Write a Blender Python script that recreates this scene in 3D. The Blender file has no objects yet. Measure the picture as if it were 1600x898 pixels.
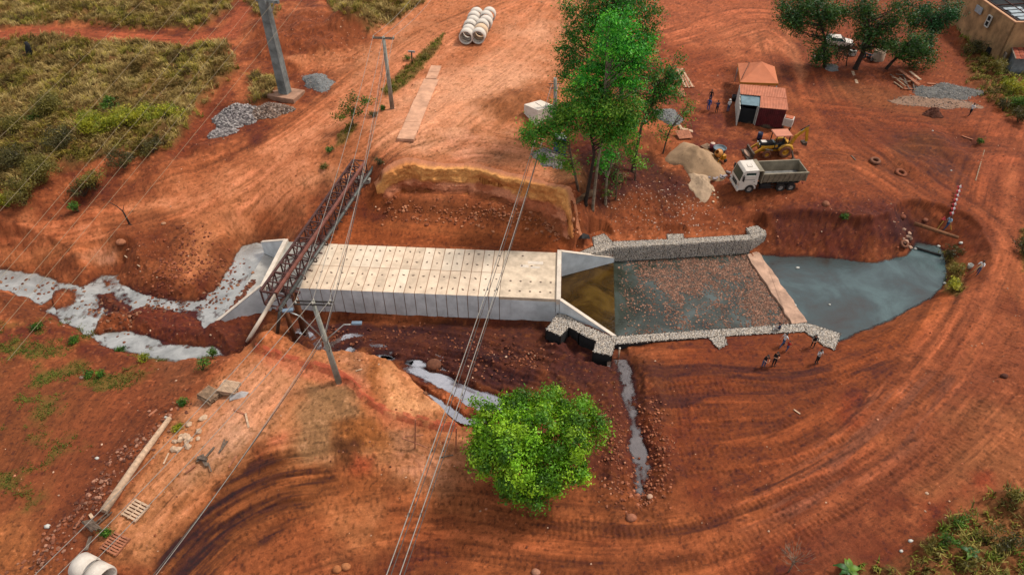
import bpy, bmesh, math, random
import numpy as np
from mathutils import Vector, Matrix, Euler

S = bpy.context.scene
# ------------------------------------------------------------------ camera
TH = math.radians(41.6); FOC = 1067.0; CH = 42.5
cam_d = bpy.data.cameras.new("camera"); cam = bpy.data.objects.new("camera", cam_d)
S.collection.objects.link(cam)
cam.location = (0, 0, CH); cam.rotation_euler = (math.pi/2 - TH, 0, 0)
cam_d.sensor_width = 36; cam_d.lens = FOC/1600*36; cam_d.clip_end = 2000
S.camera = cam
S.view_settings.view_transform = 'Standard'; S.view_settings.look = 'None'
S.view_settings.exposure = 0.8; S.view_settings.gamma = 1
S.view_settings.use_curve_mapping = False
# ------------------------------------------------------------------ daylight
SUN_EL, SUN_AZ = 55, 68            # azimuth measured from +Y towards +X
W = bpy.data.worlds.new("World"); S.world = W; W.use_nodes = True
nt = W.node_tree; nt.nodes.clear()
wo = nt.nodes.new('ShaderNodeOutputWorld'); bg = nt.nodes.new('ShaderNodeBackground')
sky = nt.nodes.new('ShaderNodeTexSky'); sky.sky_type = 'NISHITA'; sky.sun_disc = False
sky.sun_elevation = math.radians(SUN_EL); sky.sun_rotation = math.radians(SUN_AZ)
sky.air_density = 1.0; sky.dust_density = 2.0
tcw = nt.nodes.new('ShaderNodeTexCoord')
cn = nt.nodes.new('ShaderNodeTexNoise'); cn.inputs['Scale'].default_value = 4.0
cn.inputs['Detail'].default_value = 7; cn.inputs['Roughness'].default_value = .58
nt.links.new(tcw.outputs['Generated'], cn.inputs['Vector'])
cr = nt.nodes.new('ShaderNodeValToRGB')
cr.color_ramp.elements[0].position = .38; cr.color_ramp.elements[0].color = (3.6, 3.9, 4.4, 1)
cr.color_ramp.elements[1].position = .66; cr.color_ramp.elements[1].color = (11.5, 11.4, 11.2, 1)
nt.links.new(cn.outputs['Fac'], cr.inputs['Fac'])
mx = nt.nodes.new('ShaderNodeMix'); mx.data_type = 'RGBA'; mx.inputs[0].default_value = .82
nt.links.new(sky.outputs['Color'], mx.inputs[6]); nt.links.new(cr.outputs['Color'], mx.inputs[7])
nt.links.new(mx.outputs[2], bg.inputs['Color']); bg.inputs['Strength'].default_value = .082
nt.links.new(bg.outputs['Background'], wo.inputs['Surface'])
sun_d = bpy.data.lights.new("sun", 'SUN'); sun = bpy.data.objects.new("sun", sun_d)
S.collection.objects.link(sun)
sun_d.energy = 2.5; sun_d.angle = math.radians(11); sun_d.color = (1, .93, .84)
_e, _a = math.radians(SUN_EL), math.radians(SUN_AZ)
sd_ = Vector((math.cos(_e)*math.sin(_a), math.cos(_e)*math.cos(_a), math.sin(_e)))
sun.rotation_euler = sd_.to_track_quat('Z', 'Y').to_euler()

# ------------------------------------------------------------------ helpers
KEXP = 1.55                       # sunlit albedo -> picture value
def lin(c):
    c = c/255.0
    return c/12.92 if c <= .04045 else ((c+.055)/1.055)**2.4
def A(r, g, b, k=KEXP):           # base colour of a surface seen as sRGB r,g,b in open daylight
    return tuple(min(.9, lin(v)/k) for v in (r, g, b))
def P(x, y, z=0.0):               # point of the photograph at height z
    dx = (x-800)/FOC; dy = (449-y)/FOC
    d = Vector((dx, math.cos(TH)+dy*math.sin(TH), -math.sin(TH)+dy*math.cos(TH)))
    t = (CH-z)/-d.z
    return Vector((d.x*t, d.y*t, z))
def PY(x, y, Y):                  # point of the photograph at distance Y
    dx = (x-800)/FOC; dy = (449-y)/FOC
    d = Vector((dx, math.cos(TH)+dy*math.sin(TH), -math.sin(TH)+dy*math.cos(TH)))
    t = Y/d.y
    return Vector((d.x*t, Y, CH+d.z*t))
def PP(pts, z=0.0): return [tuple(P(x, y, z)[:2]) for x, y in pts]

def _hash(ix, iy, seed):
    h = (ix.astype(np.int64)*374761393 + iy.astype(np.int64)*668265263 + seed*974711) & 0xffffffff
    h = ((h ^ (h >> 13))*1274126177) & 0xffffffff
    h = (h ^ (h >> 16))
    return (h & 0xffff)/65535.0
def vnoise(x, y, seed=0):
    ix = np.floor(x); iy = np.floor(y); fx = x-ix; fy = y-iy
    fx = fx*fx*fx*(fx*(fx*6-15)+10); fy = fy*fy*fy*(fy*(fy*6-15)+10)
    a = _hash(ix, iy, seed); b = _hash(ix+1, iy, seed); c = _hash(ix, iy+1, seed); d = _hash(ix+1, iy+1, seed)
    return (a+(b-a)*fx)*(1-fy) + (c+(d-c)*fx)*fy
def fbm(x, y, octv=4, seed=0, gain=.5):
    s = 0; a = 1; t = 0
    for o in range(octv):
        s = s + a*vnoise(x*2**o + 17.3*o, y*2**o - 9.1*o, seed+o); t += a; a *= gain
    return s/t
def sstep(a, b, x):
    t = np.clip((x-a)/(b-a), 0, 1); return t*t*(3-2*t)
def sd_poly(poly, X, Y):          # signed distance, positive inside
    n = len(poly); d2 = np.full(X.shape, 1e18); ins = np.zeros(X.shape, bool)
    for i in range(n):
        ax, ay = poly[i]; bx, by = poly[(i+1) % n]
        ex, ey = bx-ax, by-ay; l2 = ex*ex+ey*ey+1e-12
        t = np.clip(((X-ax)*ex+(Y-ay)*ey)/l2, 0, 1)
        d2 = np.minimum(d2, (X-ax-ex*t)**2+(Y-ay-ey*t)**2)
        if ay != by:
            c = (ay > Y) != (by > Y)
            ins ^= c & (X < (bx-ax)*(Y-ay)/(by-ay)+ax)
    d = np.sqrt(d2); return np.where(ins, d, -d)
def line_st(line, X, Y):          # arc length, signed offset to a polyline
    best = np.full(X.shape, 1e18); s = np.zeros(X.shape); t_ = np.zeros(X.shape); acc = 0
    for i in range(len(line)-1):
        ax, ay = line[i]; bx, by = line[i+1]; ex, ey = bx-ax, by-ay; L = math.hypot(ex, ey)+1e-9
        t = np.clip(((X-ax)*ex+(Y-ay)*ey)/(L*L), 0, 1)
        dx = X-ax-ex*t; dy = Y-ay-ey*t; d2 = dx*dx+dy*dy
        m = d2 < best; best = np.where(m, d2, best)
        s = np.where(m, acc+t*L, s); t_ = np.where(m, np.sqrt(d2)*np.sign(ex*dy-ey*dx), t_)
        acc += L
    return s, t_
def smooth_line(pts, n=6):        # Catmull-Rom
    pts = [np.array(p, float) for p in pts]; out = []
    q = [2*pts[0]-pts[1]]+pts+[2*pts[-1]-pts[-2]]
    for i in range(1, len(q)-2):
        for k in range(n):
            t = k/n
            out.append(.5*((2*q[i])+(-q[i-1]+q[i+1])*t+(2*q[i-1]-5*q[i]+4*q[i+1]-q[i+2])*t*t+(-q[i-1]+3*q[i]-3*q[i+1]+q[i+2])*t**3))
    out.append(pts[-1]); return [tuple(p) for p in out]

# ---- materials
MATS = {}
def mat(name, col, rough=.85, var=.12, scale=6.0, bump=.0, bscale=40.0, metal=0.0, spec=.3, col2=None, vcol=False, trans=0.0, wave=None, alpha=None):
    if name in MATS: return MATS[name]
    m = bpy.data.materials.new(name); m.use_nodes = True; MATS[name] = m
    n = m.node_tree; b = n.nodes['Principled BSDF']
    b.inputs['Roughness'].default_value = rough; b.inputs['Metallic'].default_value = metal
    b.inputs['Specular IOR Level'].default_value = spec
    tc = n.nodes.new('ShaderNodeTexCoord'); nz = n.nodes.new('ShaderNodeTexNoise')
    nz.inputs['Scale'].default_value = scale; nz.inputs['Detail'].default_value = 6; nz.inputs['Roughness'].default_value = .62
    n.links.new(tc.outputs['Object'], nz.inputs['Vector'])
    if col2 is None: col2 = tuple(c*(1-3.2*var) if var < .3 else c*.1 for c in col)
    rp = n.nodes.new('ShaderNodeValToRGB'); rp.color_ramp.elements[0].position = .36; rp.color_ramp.elements[1].position = .66
    if vcol:
        at = n.nodes.new('ShaderNodeAttribute'); at.attribute_name = 'Col'
        rp.color_ramp.elements[0].color = (1-1.6*var,)*3+(1,); rp.color_ramp.elements[1].color = (1+1.3*var,)*3+(1,)
        n.links.new(nz.outputs['Fac'], rp.inputs['Fac'])
        mm = n.nodes.new('ShaderNodeMix'); mm.data_type = 'RGBA'; mm.blend_type = 'MULTIPLY'; mm.inputs[0].default_value = 1
        n.links.new(at.outputs['Color'], mm.inputs[6]); n.links.new(rp.outputs['Color'], mm.inputs[7]); cout = mm.outputs[2]
    else:
        rp.color_ramp.elements[0].color = tuple(max(0, c) for c in col2)+(1,); rp.color_ramp.elements[1].color = tuple(col)+(1,)
        n.links.new(nz.outputs['Fac'], rp.inputs['Fac']); cout = rp.outputs['Color']
    n.links.new(cout, b.inputs['Base Color'])
    hs = None
    if bump > 0:
        n2 = n.nodes.new('ShaderNodeTexNoise'); n2.inputs['Scale'].default_value = bscale; n2.inputs['Detail'].default_value = 5
        n.links.new(tc.outputs['Object'], n2.inputs['Vector'])
        bp = n.nodes.new('ShaderNodeBump'); bp.inputs['Strength'].default_value = bump; bp.inputs['Distance'].default_value = .05
        n.links.new(n2.outputs['Fac'], bp.inputs['Height']); n.links.new(bp.outputs['Normal'], b.inputs['Normal'])
    if trans > 0:
        tr = n.nodes.new('ShaderNodeBsdfTranslucent'); ms = n.nodes.new('ShaderNodeMixShader'); ms.inputs[0].default_value = trans
        n.links.new(cout, tr.inputs['Color']); o = n.nodes['Material Output']
        n.links.new(b.outputs[0], ms.inputs[1]); n.links.new(tr.outputs[0], ms.inputs[2]); n.links.new(ms.outputs[0], o.inputs['Surface'])
    if alpha is not None: b.inputs['Alpha'].default_value = alpha
    return m

# ---- objects
COL = S.collection
def link(name, me, parent=None):
    o = bpy.data.objects.new(name, me); COL.objects.link(o)
    if parent is not None: o.parent = parent
    return o
def tag(o, label=None, cat=None, group=None, kind=None):
    if label: o['label'] = label
    if cat: o['category'] = cat
    if group: o['group'] = group
    if kind: o['kind'] = kind
    return o
def thing(name, label, cat, loc=(0, 0, 0), rotz=0.0, group=None, rot=None):
    o = link(name, None); o.location = loc; o.empty_display_size = .2
    o.rotation_euler = rot if rot is not None else (0, 0, rotz)
    return tag(o, label, cat, group)
def copy_tree(o, parent=None):
    c = o.copy(); COL.objects.link(c)
    if parent is not None: c.parent = parent
    for ch in list(o.children): copy_tree(ch, c)
    return c
class MB:
    def __init__(s): s.v = []; s.f = []; s.m = []; s.sm = []
    def add(s, vs, fs, mi=0, smooth=False):
        o = len(s.v); s.v += [tuple(p) for p in vs]
        for f in fs: s.f.append([o+i for i in f]); s.m.append(mi); s.sm.append(smooth)
        return s
    def box(s, c, size, rz=0.0, mi=0, mtx=None, taper=1.0):
        hx, hy, hz = size[0]/2, size[1]/2, size[2]/2; vs = []
        for z in (-1, 1):
            k = taper if z > 0 else 1
            for x, y in ((-1, -1), (1, -1), (1, 1), (-1, 1)):
                v = Vector((x*hx*k, y*hy*k, z*hz))
                if mtx is not None: v = mtx @ v
                elif rz: v = Matrix.Rotation(rz, 3, 'Z') @ v
                vs.append(v+Vector(c))
        return s.add(vs, [(3, 2, 1, 0), (4, 5, 6, 7), (0, 1, 5, 4), (1, 2, 6, 5), (2, 3, 7, 6), (3, 0, 4, 7)], mi)
    def bar(s, p0, p1, w, h=None, mi=0, up=(0, 0, 1)):
        p0 = Vector(p0); p1 = Vector(p1); d = p1-p0; L = d.length
        if L < 1e-6: return s
        h = h or w; z = d/L; u = Vector(up)
        if abs(z.dot(u)) > .98: u = Vector((1, 0, 0))
        x = z.cross(u).normalized(); y = x.cross(z).normalized(); vs = []
        for p in (p0, p1):
            for a, b in ((-1, -1), (1, -1), (1, 1), (-1, 1)): vs.append(p+x*(a*w/2)+y*(b*h/2))
        return s.add(vs, [(3, 2, 1, 0), (4, 5, 6, 7), (0, 1, 5, 4), (1, 2, 6, 5), (2, 3, 7, 6), (3, 0, 4, 7)], mi)
    def tube(s, path, r, n=8, mi=0, cap=True, smooth=True):
        path = [Vector(p) for p in path]; R = r if isinstance(r, (list, tuple)) else [r]*len(path)
        vs = []; fs = []; u0 = None
        for i, p in enumerate(path):
            d = (path[min(i+1, len(path)-1)]-path[max(i-1, 0)]).normalized()
            if u0 is None:
                u0 = d.cross(Vector((0, 0, 1)))
                if u0.length < .05: u0 = d.cross(Vector((1, 0, 0)))
            u0 = (u0-d*u0.dot(d)).normalized(); w = d.cross(u0)
            for k in range(n):
                a = 2*math.pi*k/n; vs.append(p+(u0*math.cos(a)+w*math.sin(a))*R[i])
        for i in range(len(path)-1):
            for k in range(n):
                k2 = (k+1) % n; fs.append((i*n+k, i*n+k2, (i+1)*n+k2, (i+1)*n+k))
        s.add(vs, fs, mi, smooth)
        if cap:
            b = len(s.v)-len(vs)
            s.f.append([b+k for k in range(n)][::-1]); s.m.append(mi); s.sm.append(False)
            s.f.append([b+(len(path)-1)*n+k for k in range(n)]); s.m.append(mi); s.sm.append(False)
        return s
    def lathe(s, prof, n=20, mi=0, mtx=None, smooth=True, close=False):   # prof: (r,z)
        vs = []; fs = []
        for r, z in prof:
            for k in range(n):
                a = 2*math.pi*k/n; v = Vector((r*math.cos(a), r*math.sin(a), z)); vs.append(mtx @ v if mtx is not None else v)
        m = len(prof)
        for i in range(m if close else m-1):
            j = (i+1) % m
            for k in range(n): k2 = (k+1) % n; fs.append((i*n+k, i*n+k2, j*n+k2, j*n+k))
        return s.add(vs, fs, mi, smooth)
    def prism(s, poly, z0, z1, mi=0):
        n = len(poly)
        zb = z0 if isinstance(z0, (list, tuple)) else [z0]*n; zt = z1 if isinstance(z1, (list, tuple)) else [z1]*n
        a = sum(poly[i][0]*poly[(i+1) % n][1]-poly[(i+1) % n][0]*poly[i][1] for i in range(n))
        idx = list(range(n)) if a > 0 else list(range(n))[::-1]
        vs = [(poly[i][0], poly[i][1], zb[i]) for i in idx]+[(poly[i][0], poly[i][1], zt[i]) for i in idx]
        fs = [list(range(n))[::-1], list(range(n, 2*n))]+[(i, (i+1) % n, n+(i+1) % n, n+i) for i in range(n)]
        return s.add(vs, fs, mi)
    def sphere(s, c, r, n=10, m=7, mi=0):
        r = (r, r, r) if not isinstance(r, (tuple, list)) else r
        vs = [Vector(c)+Vector((0, 0, -r[2]))]; fs = []
        for i in range(1, m):
            p = -math.pi/2+math.pi*i/m
            for k in range(n):
                a = 2*math.pi*k/n; vs.append(Vector(c)+Vector((r[0]*math.cos(p)*math.cos(a), r[1]*math.cos(p)*math.sin(a), r[2]*math.sin(p))))
        vs.append(Vector(c)+Vector((0, 0, r[2])))
        for k in range(n):
            k2 = (k+1) % n; fs.append((0, 1+k2, 1+k)); fs.append((len(vs)-1, 1+(m-2)*n+k, 1+(m-2)*n+k2))
            for i in range(m-2): fs.append((1+i*n+k, 1+i*n+k2, 1+(i+1)*n+k2, 1+(i+1)*n+k))
        return s.add(vs, fs, mi, True)
    def mesh(s, name, mats):
        me = bpy.data.meshes.new(name); me.from_pydata(s.v, [], s.f)
        for m in (mats if isinstance(mats, (list, tuple)) else [mats]): me.materials.append(m)
        me.polygons.foreach_set('material_index', s.m); me.polygons.foreach_set('use_smooth', s.sm); me.update()
        return me
    def build(s, name, mats, parent=None, bevel=0.0):
        o = link(name, s.mesh(name, mats), parent)
        if bevel:
            b = o.modifiers.new('bevel', 'BEVEL'); b.width = bevel; b.segments = 2; b.limit_method = 'ANGLE'; b.angle_limit = .6
        return o
def np_mesh(name, V, Fc, m, col=None, smooth=False):   # arrays: V (n,3), Fc (k,3|4)
    me = bpy.data.meshes.new(name); nv = len(V); nf, k = Fc.shape
    me.vertices.add(nv); me.vertices.foreach_set('co', np.ascontiguousarray(V, np.float32).ravel())
    me.loops.add(nf*k); me.loops.foreach_set('vertex_index', np.ascontiguousarray(Fc, np.int32).ravel())
    me.polygons.add(nf); me.polygons.foreach_set('loop_start', np.arange(0, nf*k, k, dtype=np.int32))
    me.polygons.foreach_set('use_smooth', np.full(nf, smooth, bool)); me.update(calc_edges=True)
    if col is not None:
        ca = me.color_attributes.new('Col', 'FLOAT_COLOR', 'POINT')
        c4 = np.ones((nv, 4), np.float32); c4[:, :3] = col; ca.data.foreach_set('color', c4.ravel())
    me.materials.append(m); return me
_t = (1+5**.5)/2
ICO_V = np.array([(-1, _t, 0), (1, _t, 0), (-1, -_t, 0), (1, -_t, 0), (0, -1, _t), (0, 1, _t), (0, -1, -_t), (0, 1, -_t), (_t, 0, -1), (_t, 0, 1), (-_t, 0, -1), (-_t, 0, 1)])/1.902
ICO_F = np.array([(0, 11, 5), (0, 5, 1), (0, 1, 7), (0, 7, 10), (0, 10, 11), (1, 5, 9), (5, 11, 4), (11, 10, 2), (10, 7, 6), (7, 1, 8), (3, 9, 4), (3, 4, 2), (3, 2, 6), (3, 6, 8), (3, 8, 9), (4, 9, 5), (2, 4, 11), (6, 2, 10), (8, 6, 7), (9, 8, 1)])
def rocks(name, pts, size, cols, m, seed=0, flat=.65, parent=None, jit=.3):   # many stones in one mesh
    r = np.random.default_rng(seed); n = len(pts); pts = np.asarray(pts, float)
    size = np.broadcast_to(np.asarray(size, float), (n,)) if np.ndim(size) < 2 else size
    v = np.repeat(ICO_V[None], n, 0)*(1+r.uniform(-jit, jit, (n, 12, 1)))
    sc = np.stack([r.uniform(.75, 1.25, n), r.uniform(.75, 1.25, n), flat*r.uniform(.7, 1.3, n)], 1)
    v = v*(sc*size[:, None])[:, None, :]
    a = r.uniform(0, 6.283, n); ca, sa = np.cos(a)[:, None], np.sin(a)[:, None]
    tl = r.uniform(-.5, .5, n)[:, None]; v = np.stack([v[..., 0], v[..., 1]-v[..., 2]*tl, v[..., 2]+v[..., 1]*tl], -1)
    v = np.stack([v[..., 0]*ca-v[..., 1]*sa, v[..., 0]*sa+v[..., 1]*ca, v[..., 2]], -1)+pts[:, None]
    cols = np.asarray(cols, float); c = cols[r.integers(0, len(cols), n)]*r.uniform(.7, 1.25, (n, 1))
    F_ = (ICO_F[None]+12*np.arange(n)[:, None, None]).reshape(-1, 3)
    me = np_mesh(name, v.reshape(-1, 3), F_, m, np.repeat(c, 12, 0))
    return link(name, me, parent)
# ------------------------------------------------------------------ terrain
CTRL = [ # photograph x, y, ground height
(0,898,-1.2),(60,700,-1.6),(0,620,-1.9),(120,640,-1.5),(0,520,-2.1),(150,560,-2.2),(260,590,-1.8),(180,848,-.2),(212,797,0),(330,650,.4),(270,740,.2),(155,870,-.3),
(300,740,.3),(390,640,.8),(480,600,.8),(400,550,.9),(560,600,.7),(640,640,.5),(700,690,0),(600,700,.2),(500,700,.5),(420,690,.6),
(500,740,-.5),(330,850,-1.2),(420,800,-1.2),(600,800,-1.4),(500,850,-1.5),(800,820,-1.4),(1000,850,-1.3),(1200,800,-1.1),(1100,650,-1.1),(1100,560,-1.15),(1250,600,-1.1),
(1200,530,-1.2),(1350,700,-1.0),(1500,600,-.7),(1560,450,-.5),(1400,880,-.8),(1600,800,-.4),(1600,600,-.3),(800,700,-.9),(900,640,-1.2),(1000,600,-1.2),(1400,520,-1.1),
(560,335,-.3),(700,350,-.3),(850,365,-.35),(930,372,-1.0),(1000,365,-1.15),(1100,355,-1.1),(1190,350,-1.0),(940,335,.0),(1050,325,.3),(1200,330,.7),(1300,345,.4),
(1200,290,1.0),(1100,270,1.0),(1200,240,1.2),(1190,180,1.5),(1350,250,1.0),(1450,330,.2),(1480,370,-.4),(1400,200,1.3),(1550,300,.2),(1600,200,1.0),(1500,180,1.3),
(1300,100,2),(1450,100,1.8),(1600,100,1.2),(1300,0,2.8),(1100,50,3.3),(1500,0,2.3),(1000,150,3.0),(950,270,2.0),(900,240,3.4),(870,220,3.9),(840,180,4.1),(760,190,4.1),(750,70,4.5),(800,0,4.9),
(620,170,4.0),(600,235,3.9),(520,200,3.0),(550,100,3.8),(450,280,1.5),(300,300,.7),(200,380,-.5),(350,340,0),(400,342,-.9),(100,340,.3),(0,370,.2),(100,400,-.9),
(250,420,-1.3),(350,372,-1.6),(388,360,-1.7),(330,400,-1.9),(300,385,-1.0),(432,352,-.6),(430,340,.2),(420,240,1.9),(520,330,.1),(447,150,2.8),(370,190,2.4),(300,200,2.6),(200,250,2.4),(50,290,2.0),(0,250,2.8),(150,150,3.6),
(0,50,4.2),(300,50,4.2),(0,0,4.6),(400,60,3.8),(480,70,4.0),(650,0,4.6),(1700,500,0),(1700,0,1.5),(-100,300,2.2),(-100,700,-1.8),(-100,0,4.5),(1700,898,0),(800,960,-1.4),(300,980,-1.2),(1300,980,-1)]
class TPS:
    def __init__(s, pts, lam=4.0):
        a = np.array([(*P(x, y, z)[:2], z) for x, y, z in pts]); s.p = a[:, :2]; n = len(a)
        K = s.k(((s.p[:, None]-s.p[None])**2).sum(-1)); Q = np.c_[np.ones(n), s.p]
        M = np.zeros((n+3, n+3)); M[:n, :n] = K+lam*np.eye(n); M[:n, n:] = Q; M[n:, :n] = Q.T
        s.w = np.linalg.solve(M, np.r_[a[:, 2], 0, 0, 0])
    @staticmethod
    def k(d2): return .5*d2*np.log(d2+1e-9)
    def __call__(s, X, Y):
        sh = X.shape; x = X.ravel(); y = Y.ravel(); out = np.empty(x.size)
        for i in range(0, x.size, 60000):
            xx, yy = x[i:i+60000], y[i:i+60000]; n = len(s.p)
            d2 = (xx[:, None]-s.p[None, :, 0])**2+(yy[:, None]-s.p[None, :, 1])**2
            out[i:i+60000] = s.k(d2)@s.w[:n]+s.w[n]+s.w[n+1]*xx+s.w[n+2]*yy
        return out.reshape(sh)
# culvert frame: u along the culvert (to the right), v away from the viewer
CO = (4.41, 46.19); CA = math.radians(-3.7)
def CU(u, v, z=0.0): return Vector((CO[0]+u*math.cos(CA)-v*math.sin(CA), CO[1]+u*math.sin(CA)+v*math.cos(CA), z))
def CU2(*uv): return [tuple(CU(a, b)[:2]) for a, b in uv]
ZG = -1.2                          # top of the gabion walls
ZW = -2.95                         # water in stream, basin and pond

# grid: rows farther apart with distance
ys = [10.0]
while ys[-1] < 150:
    y = ys[-1]; ys.append(y+min(.36, .8*(y*y+CH*CH)/29000))
while ys[-1] < 900: ys.append(ys[-1]+max(2, .08*(ys[-1]-130)))
ys = np.array(ys); hw = np.where(ys < 150, (ys+24)*.88, 153+(ys-150)*1.2)
NC = 1220
fr = np.linspace(-1, 1, NC); ext = np.array([1.05, 1.15, 1.4, 2, 3.5]); fr = np.r_[-ext[::-1], fr, ext]
GX = fr[None]*hw[:, None]; GY = np.repeat(ys[:, None], len(fr), 1)

base = TPS(CTRL)
Z = np.zeros_like(GX)
cy = np.clip(GY, 14, 150); cx = np.clip(GX, -100, 100)
# the smooth base is evaluated on every 5th row / column and interpolated
ri = np.unique(np.r_[np.arange(0, len(ys), 5), len(ys)-1]); ci = np.unique(np.r_[np.arange(0, len(fr), 5), len(fr)-1])
zb = base(cx[np.ix_(ri, ci)], cy[np.ix_(ri, ci)])
tmp = np.empty((len(ys), len(ci)))
for k in range(len(ci)): tmp[:, k] = np.interp(ys, ys[ri], zb[:, k])
for k in range(len(ys)): Z[k] = np.interp(fr, fr[ci], tmp[k])
Z = np.clip(Z, -3, 6)

def region(poly, margin):
    xs = [p[0] for p in poly]; y_ = [p[1] for p in poly]
    r0 = max(0, np.searchsorted(ys, min(y_)-margin)-1); r1 = min(len(ys), np.searchsorted(ys, max(y_)+margin)+1)
    gx = GX[r0:r1]; c = np.where(((gx > min(xs)-margin) & (gx < max(xs)+margin)).any(0))[0]
    if len(c) == 0 or r1 <= r0: return None
    return slice(r0, r1), slice(c[0], c[-1]+1)
def rag(X, Y, amp, scale=1.2, seed=5): return amp*(fbm(X*scale, Y*scale, 4, seed)-.5)*2

# -- plateau behind the cut
plat = PP([(583,268),(610,263),(640,258),(690,262),(740,262),(790,275),(830,285),(875,300),(903,321)], 4.0)
plat += PP([(925,300),(960,250),(980,180),(1000,100),(900,60),(700,100),(640,180),(585,232)], 4.0)
sl = region(plat, 6); X, Y = GX[sl], GY[sl]
sd = sd_poly(plat, X, Y); fl, ft = line_st(plat[:9], X, Y)
front = np.abs(np.abs(ft)-np.abs(sd)) < .05
front = front & (fl > .05)
d = sd+rag(X, Y, .25, .4, 31)
ztop = np.maximum(Z[sl], 3.9+.3*(fbm(X*.2, Y*.2, 3, 4)-.5))
bench = sstep(-3.8, -1.2, d)*.8
zf = Z[sl]*0+np.minimum(Z[sl], .6)+bench
cut = sstep(-.1, .5, d)
zc = zf*(1-cut)+ztop*cut
wf = sstep(-4, -1.5, sd)*0+1
blend = np.where(front, 1.0, 0.0)
zs = Z[sl]+(ztop-Z[sl])*sstep(-1.5, 3, sd)
Lf = fl.max(); wf = sstep(0, 2.0, fl)*(1-sstep(Lf-1.6, Lf-.1, fl)); Zold = Z[sl]*1.0
Z[sl] = np.where(sd > -5, zs, Zold); Z[sl] = np.where(front, zc*wf+Z[sl]*(1-wf), Z[sl])
CLIFF = np.zeros_like(Z); CLIFF[sl] = np.where(front, wf*sstep(-1.3, -.6, d)*(1-sstep(.3, .5, d)), 0)

def dig(poly, floor, w, ramp=0.0, ragamp=.3, rs=.9, seed=1, only_down=True, win=0.0):
    sl = region(poly, w+1)
    if sl is None: return
    X, Y = GX[sl], GY[sl]; sd = sd_poly(poly, X, Y)+rag(X, Y, ragamp, rs, seed)
    f = floor(X, Y) if callable(floor) else floor
    z = Z[sl]; t = sstep(-win, w, sd)
    if only_down: f = np.minimum(f, z)
    Z[sl] = z+(f-z)*t
# -- muddy trench on the near side of the culvert
tf = TPS([(360,525,-2.7),(400,525,-2.6),(470,535,-3.0),(470,500,-3.2),(560,508,-3.25),(640,508,-3.25),(700,508,-3.25),(800,510,-3.2),(600,530,-2.75),(600,560,-3.05),(690,600,-3.05),(770,628,-3.0),(800,640,-2.6),(850,515,-2.9),(840,560,-2.2),(900,610,-1.6),(940,580,-1.7),(960,700,-1.3),(650,545,-2.75),(760,560,-2.4)], 1.0)
trench = PP([(330,548),(375,548),(415,520),(445,536),(480,552),(520,556),(560,552),(600,562),(640,592),(690,642),(718,664)], .4)
trench += PP([(760,690),(860,680),(960,660),(985,600),(990,545),(1045,530)], -1.2)+CU2((0,-1),(0,1),(-29,1),(-33,-2))
dig(trench, tf, 1.7, ragamp=.35, seed=3)
# -- pits left open beside the near gabion wall
dig(PP([(853,505),(853,522),(885,542),(925,562),(957,568),(957,525)], ZG), -2.9, .5, ragamp=.12, seed=9)
dig(PP([(957,525),(957,560),(1000,553),(1045,534)], ZG), -1.72, .4, ragamp=.1, seed=10)
# -- culvert, basin
dig(CU2((-28.3,.3),(-28.3,6.6),(0.2,6.6),(0.2,.3)), -3.4, .3, ragamp=0)
NI = PP([(905,397),(958,387),(1065,381),(1176,374),(1192,369)], ZG)     # inner top edge, far gabion wall
SI = PP([(916,509),(955,525),(1075,517),(1180,510),(1261,504),(1274,506)], ZG)
basin = CU2((5.1,-2.75),(0.1,-.2),(0.1,7.0),(5.65,9.7))+[(p[0], p[1]+.3) for p in NI[1:4]]+PP([(1262,503)], -2.5)+[(p[0], p[1]-.3) for p in SI[4:0:-1]]
dig(basin, -3.13, .25, ragamp=0)
dig(CU2((-28,.2),(-28,6.7),(-31.5,8.8),(-33.5,9.2),(-34,-3),(-32,-2.4)), -3.25, .3, ragamp=.1)
# -- stream
WN = [(-150,400),(-60,412),(0,420),(30,422),(60,427),(100,442),(130,447),(158,430),(185,430),(190,442),(215,457),(250,464),(300,466),(335,455),(350,432),(362,408),(378,385),(402,377),(440,385)]
WS = [(430,440),(350,500),(322,512),(300,495),(262,492),(230,480),(205,490),(190,487),(158,500),(152,520),(206,516),(262,537),(345,541),(354,557),(280,564),(235,560),(188,552),(150,532),(108,508),(76,492),(40,470),(0,452),(-150,440)]
stream = PP(WN+WS, ZW)
def water_cut(poly, zw, bank=.55, reach=2.2, ragamp=.3, rs=.8, seed=2, depth=.35):
    sl = region(poly, reach+1); X, Y = GX[sl], GY[sl]; sd = sd_poly(poly, X, Y)+rag(X, Y, ragamp, rs, seed)
    z = Z[sl]; inside = zw-.02-depth*sstep(0, .8, sd)
    up = zw+.02+bank*np.clip(-sd, 0, 9)
    lowz = np.maximum(z, np.minimum(up, zw+.35)); cap = zw+.05+.85*np.clip(-sd, 0, 9)
    Z[sl] = np.where(sd > 0, np.minimum(z, inside), np.minimum(np.where(-sd < reach, lowz, z), np.where(-sd < reach, cap+2*sstep(.6*reach, reach, -sd), 99)))
water_cut(stream, ZW, seed=12, reach=4.2, ragamp=.26)
for i, isl in enumerate([[(155,460),(178,455),(182,468),(202,478),(198,500),(186,500),(172,480),(155,478)],[(212,502),(228,482),(262,480),(288,492),(306,495),(308,512),(285,520),(250,522),(225,515)],[(212,448),(330,446),(322,466),(270,468),(230,460)],[(350,462),(357,440),(361,442),(354,466)]]):
    p = PP(isl, ZW+.2); sl = region(p, 1.5); X, Y = GX[sl], GY[sl]; sd = sd_poly(p, X, Y)+rag(X, Y, .35, 1.1, 40+i)
    Z[sl] = np.maximum(Z[sl], ZW-.1+.75*sstep(-.3, 1.2, sd)*(.6+.8*fbm(X*1.5, Y*1.5, 3, 44)))
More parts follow.
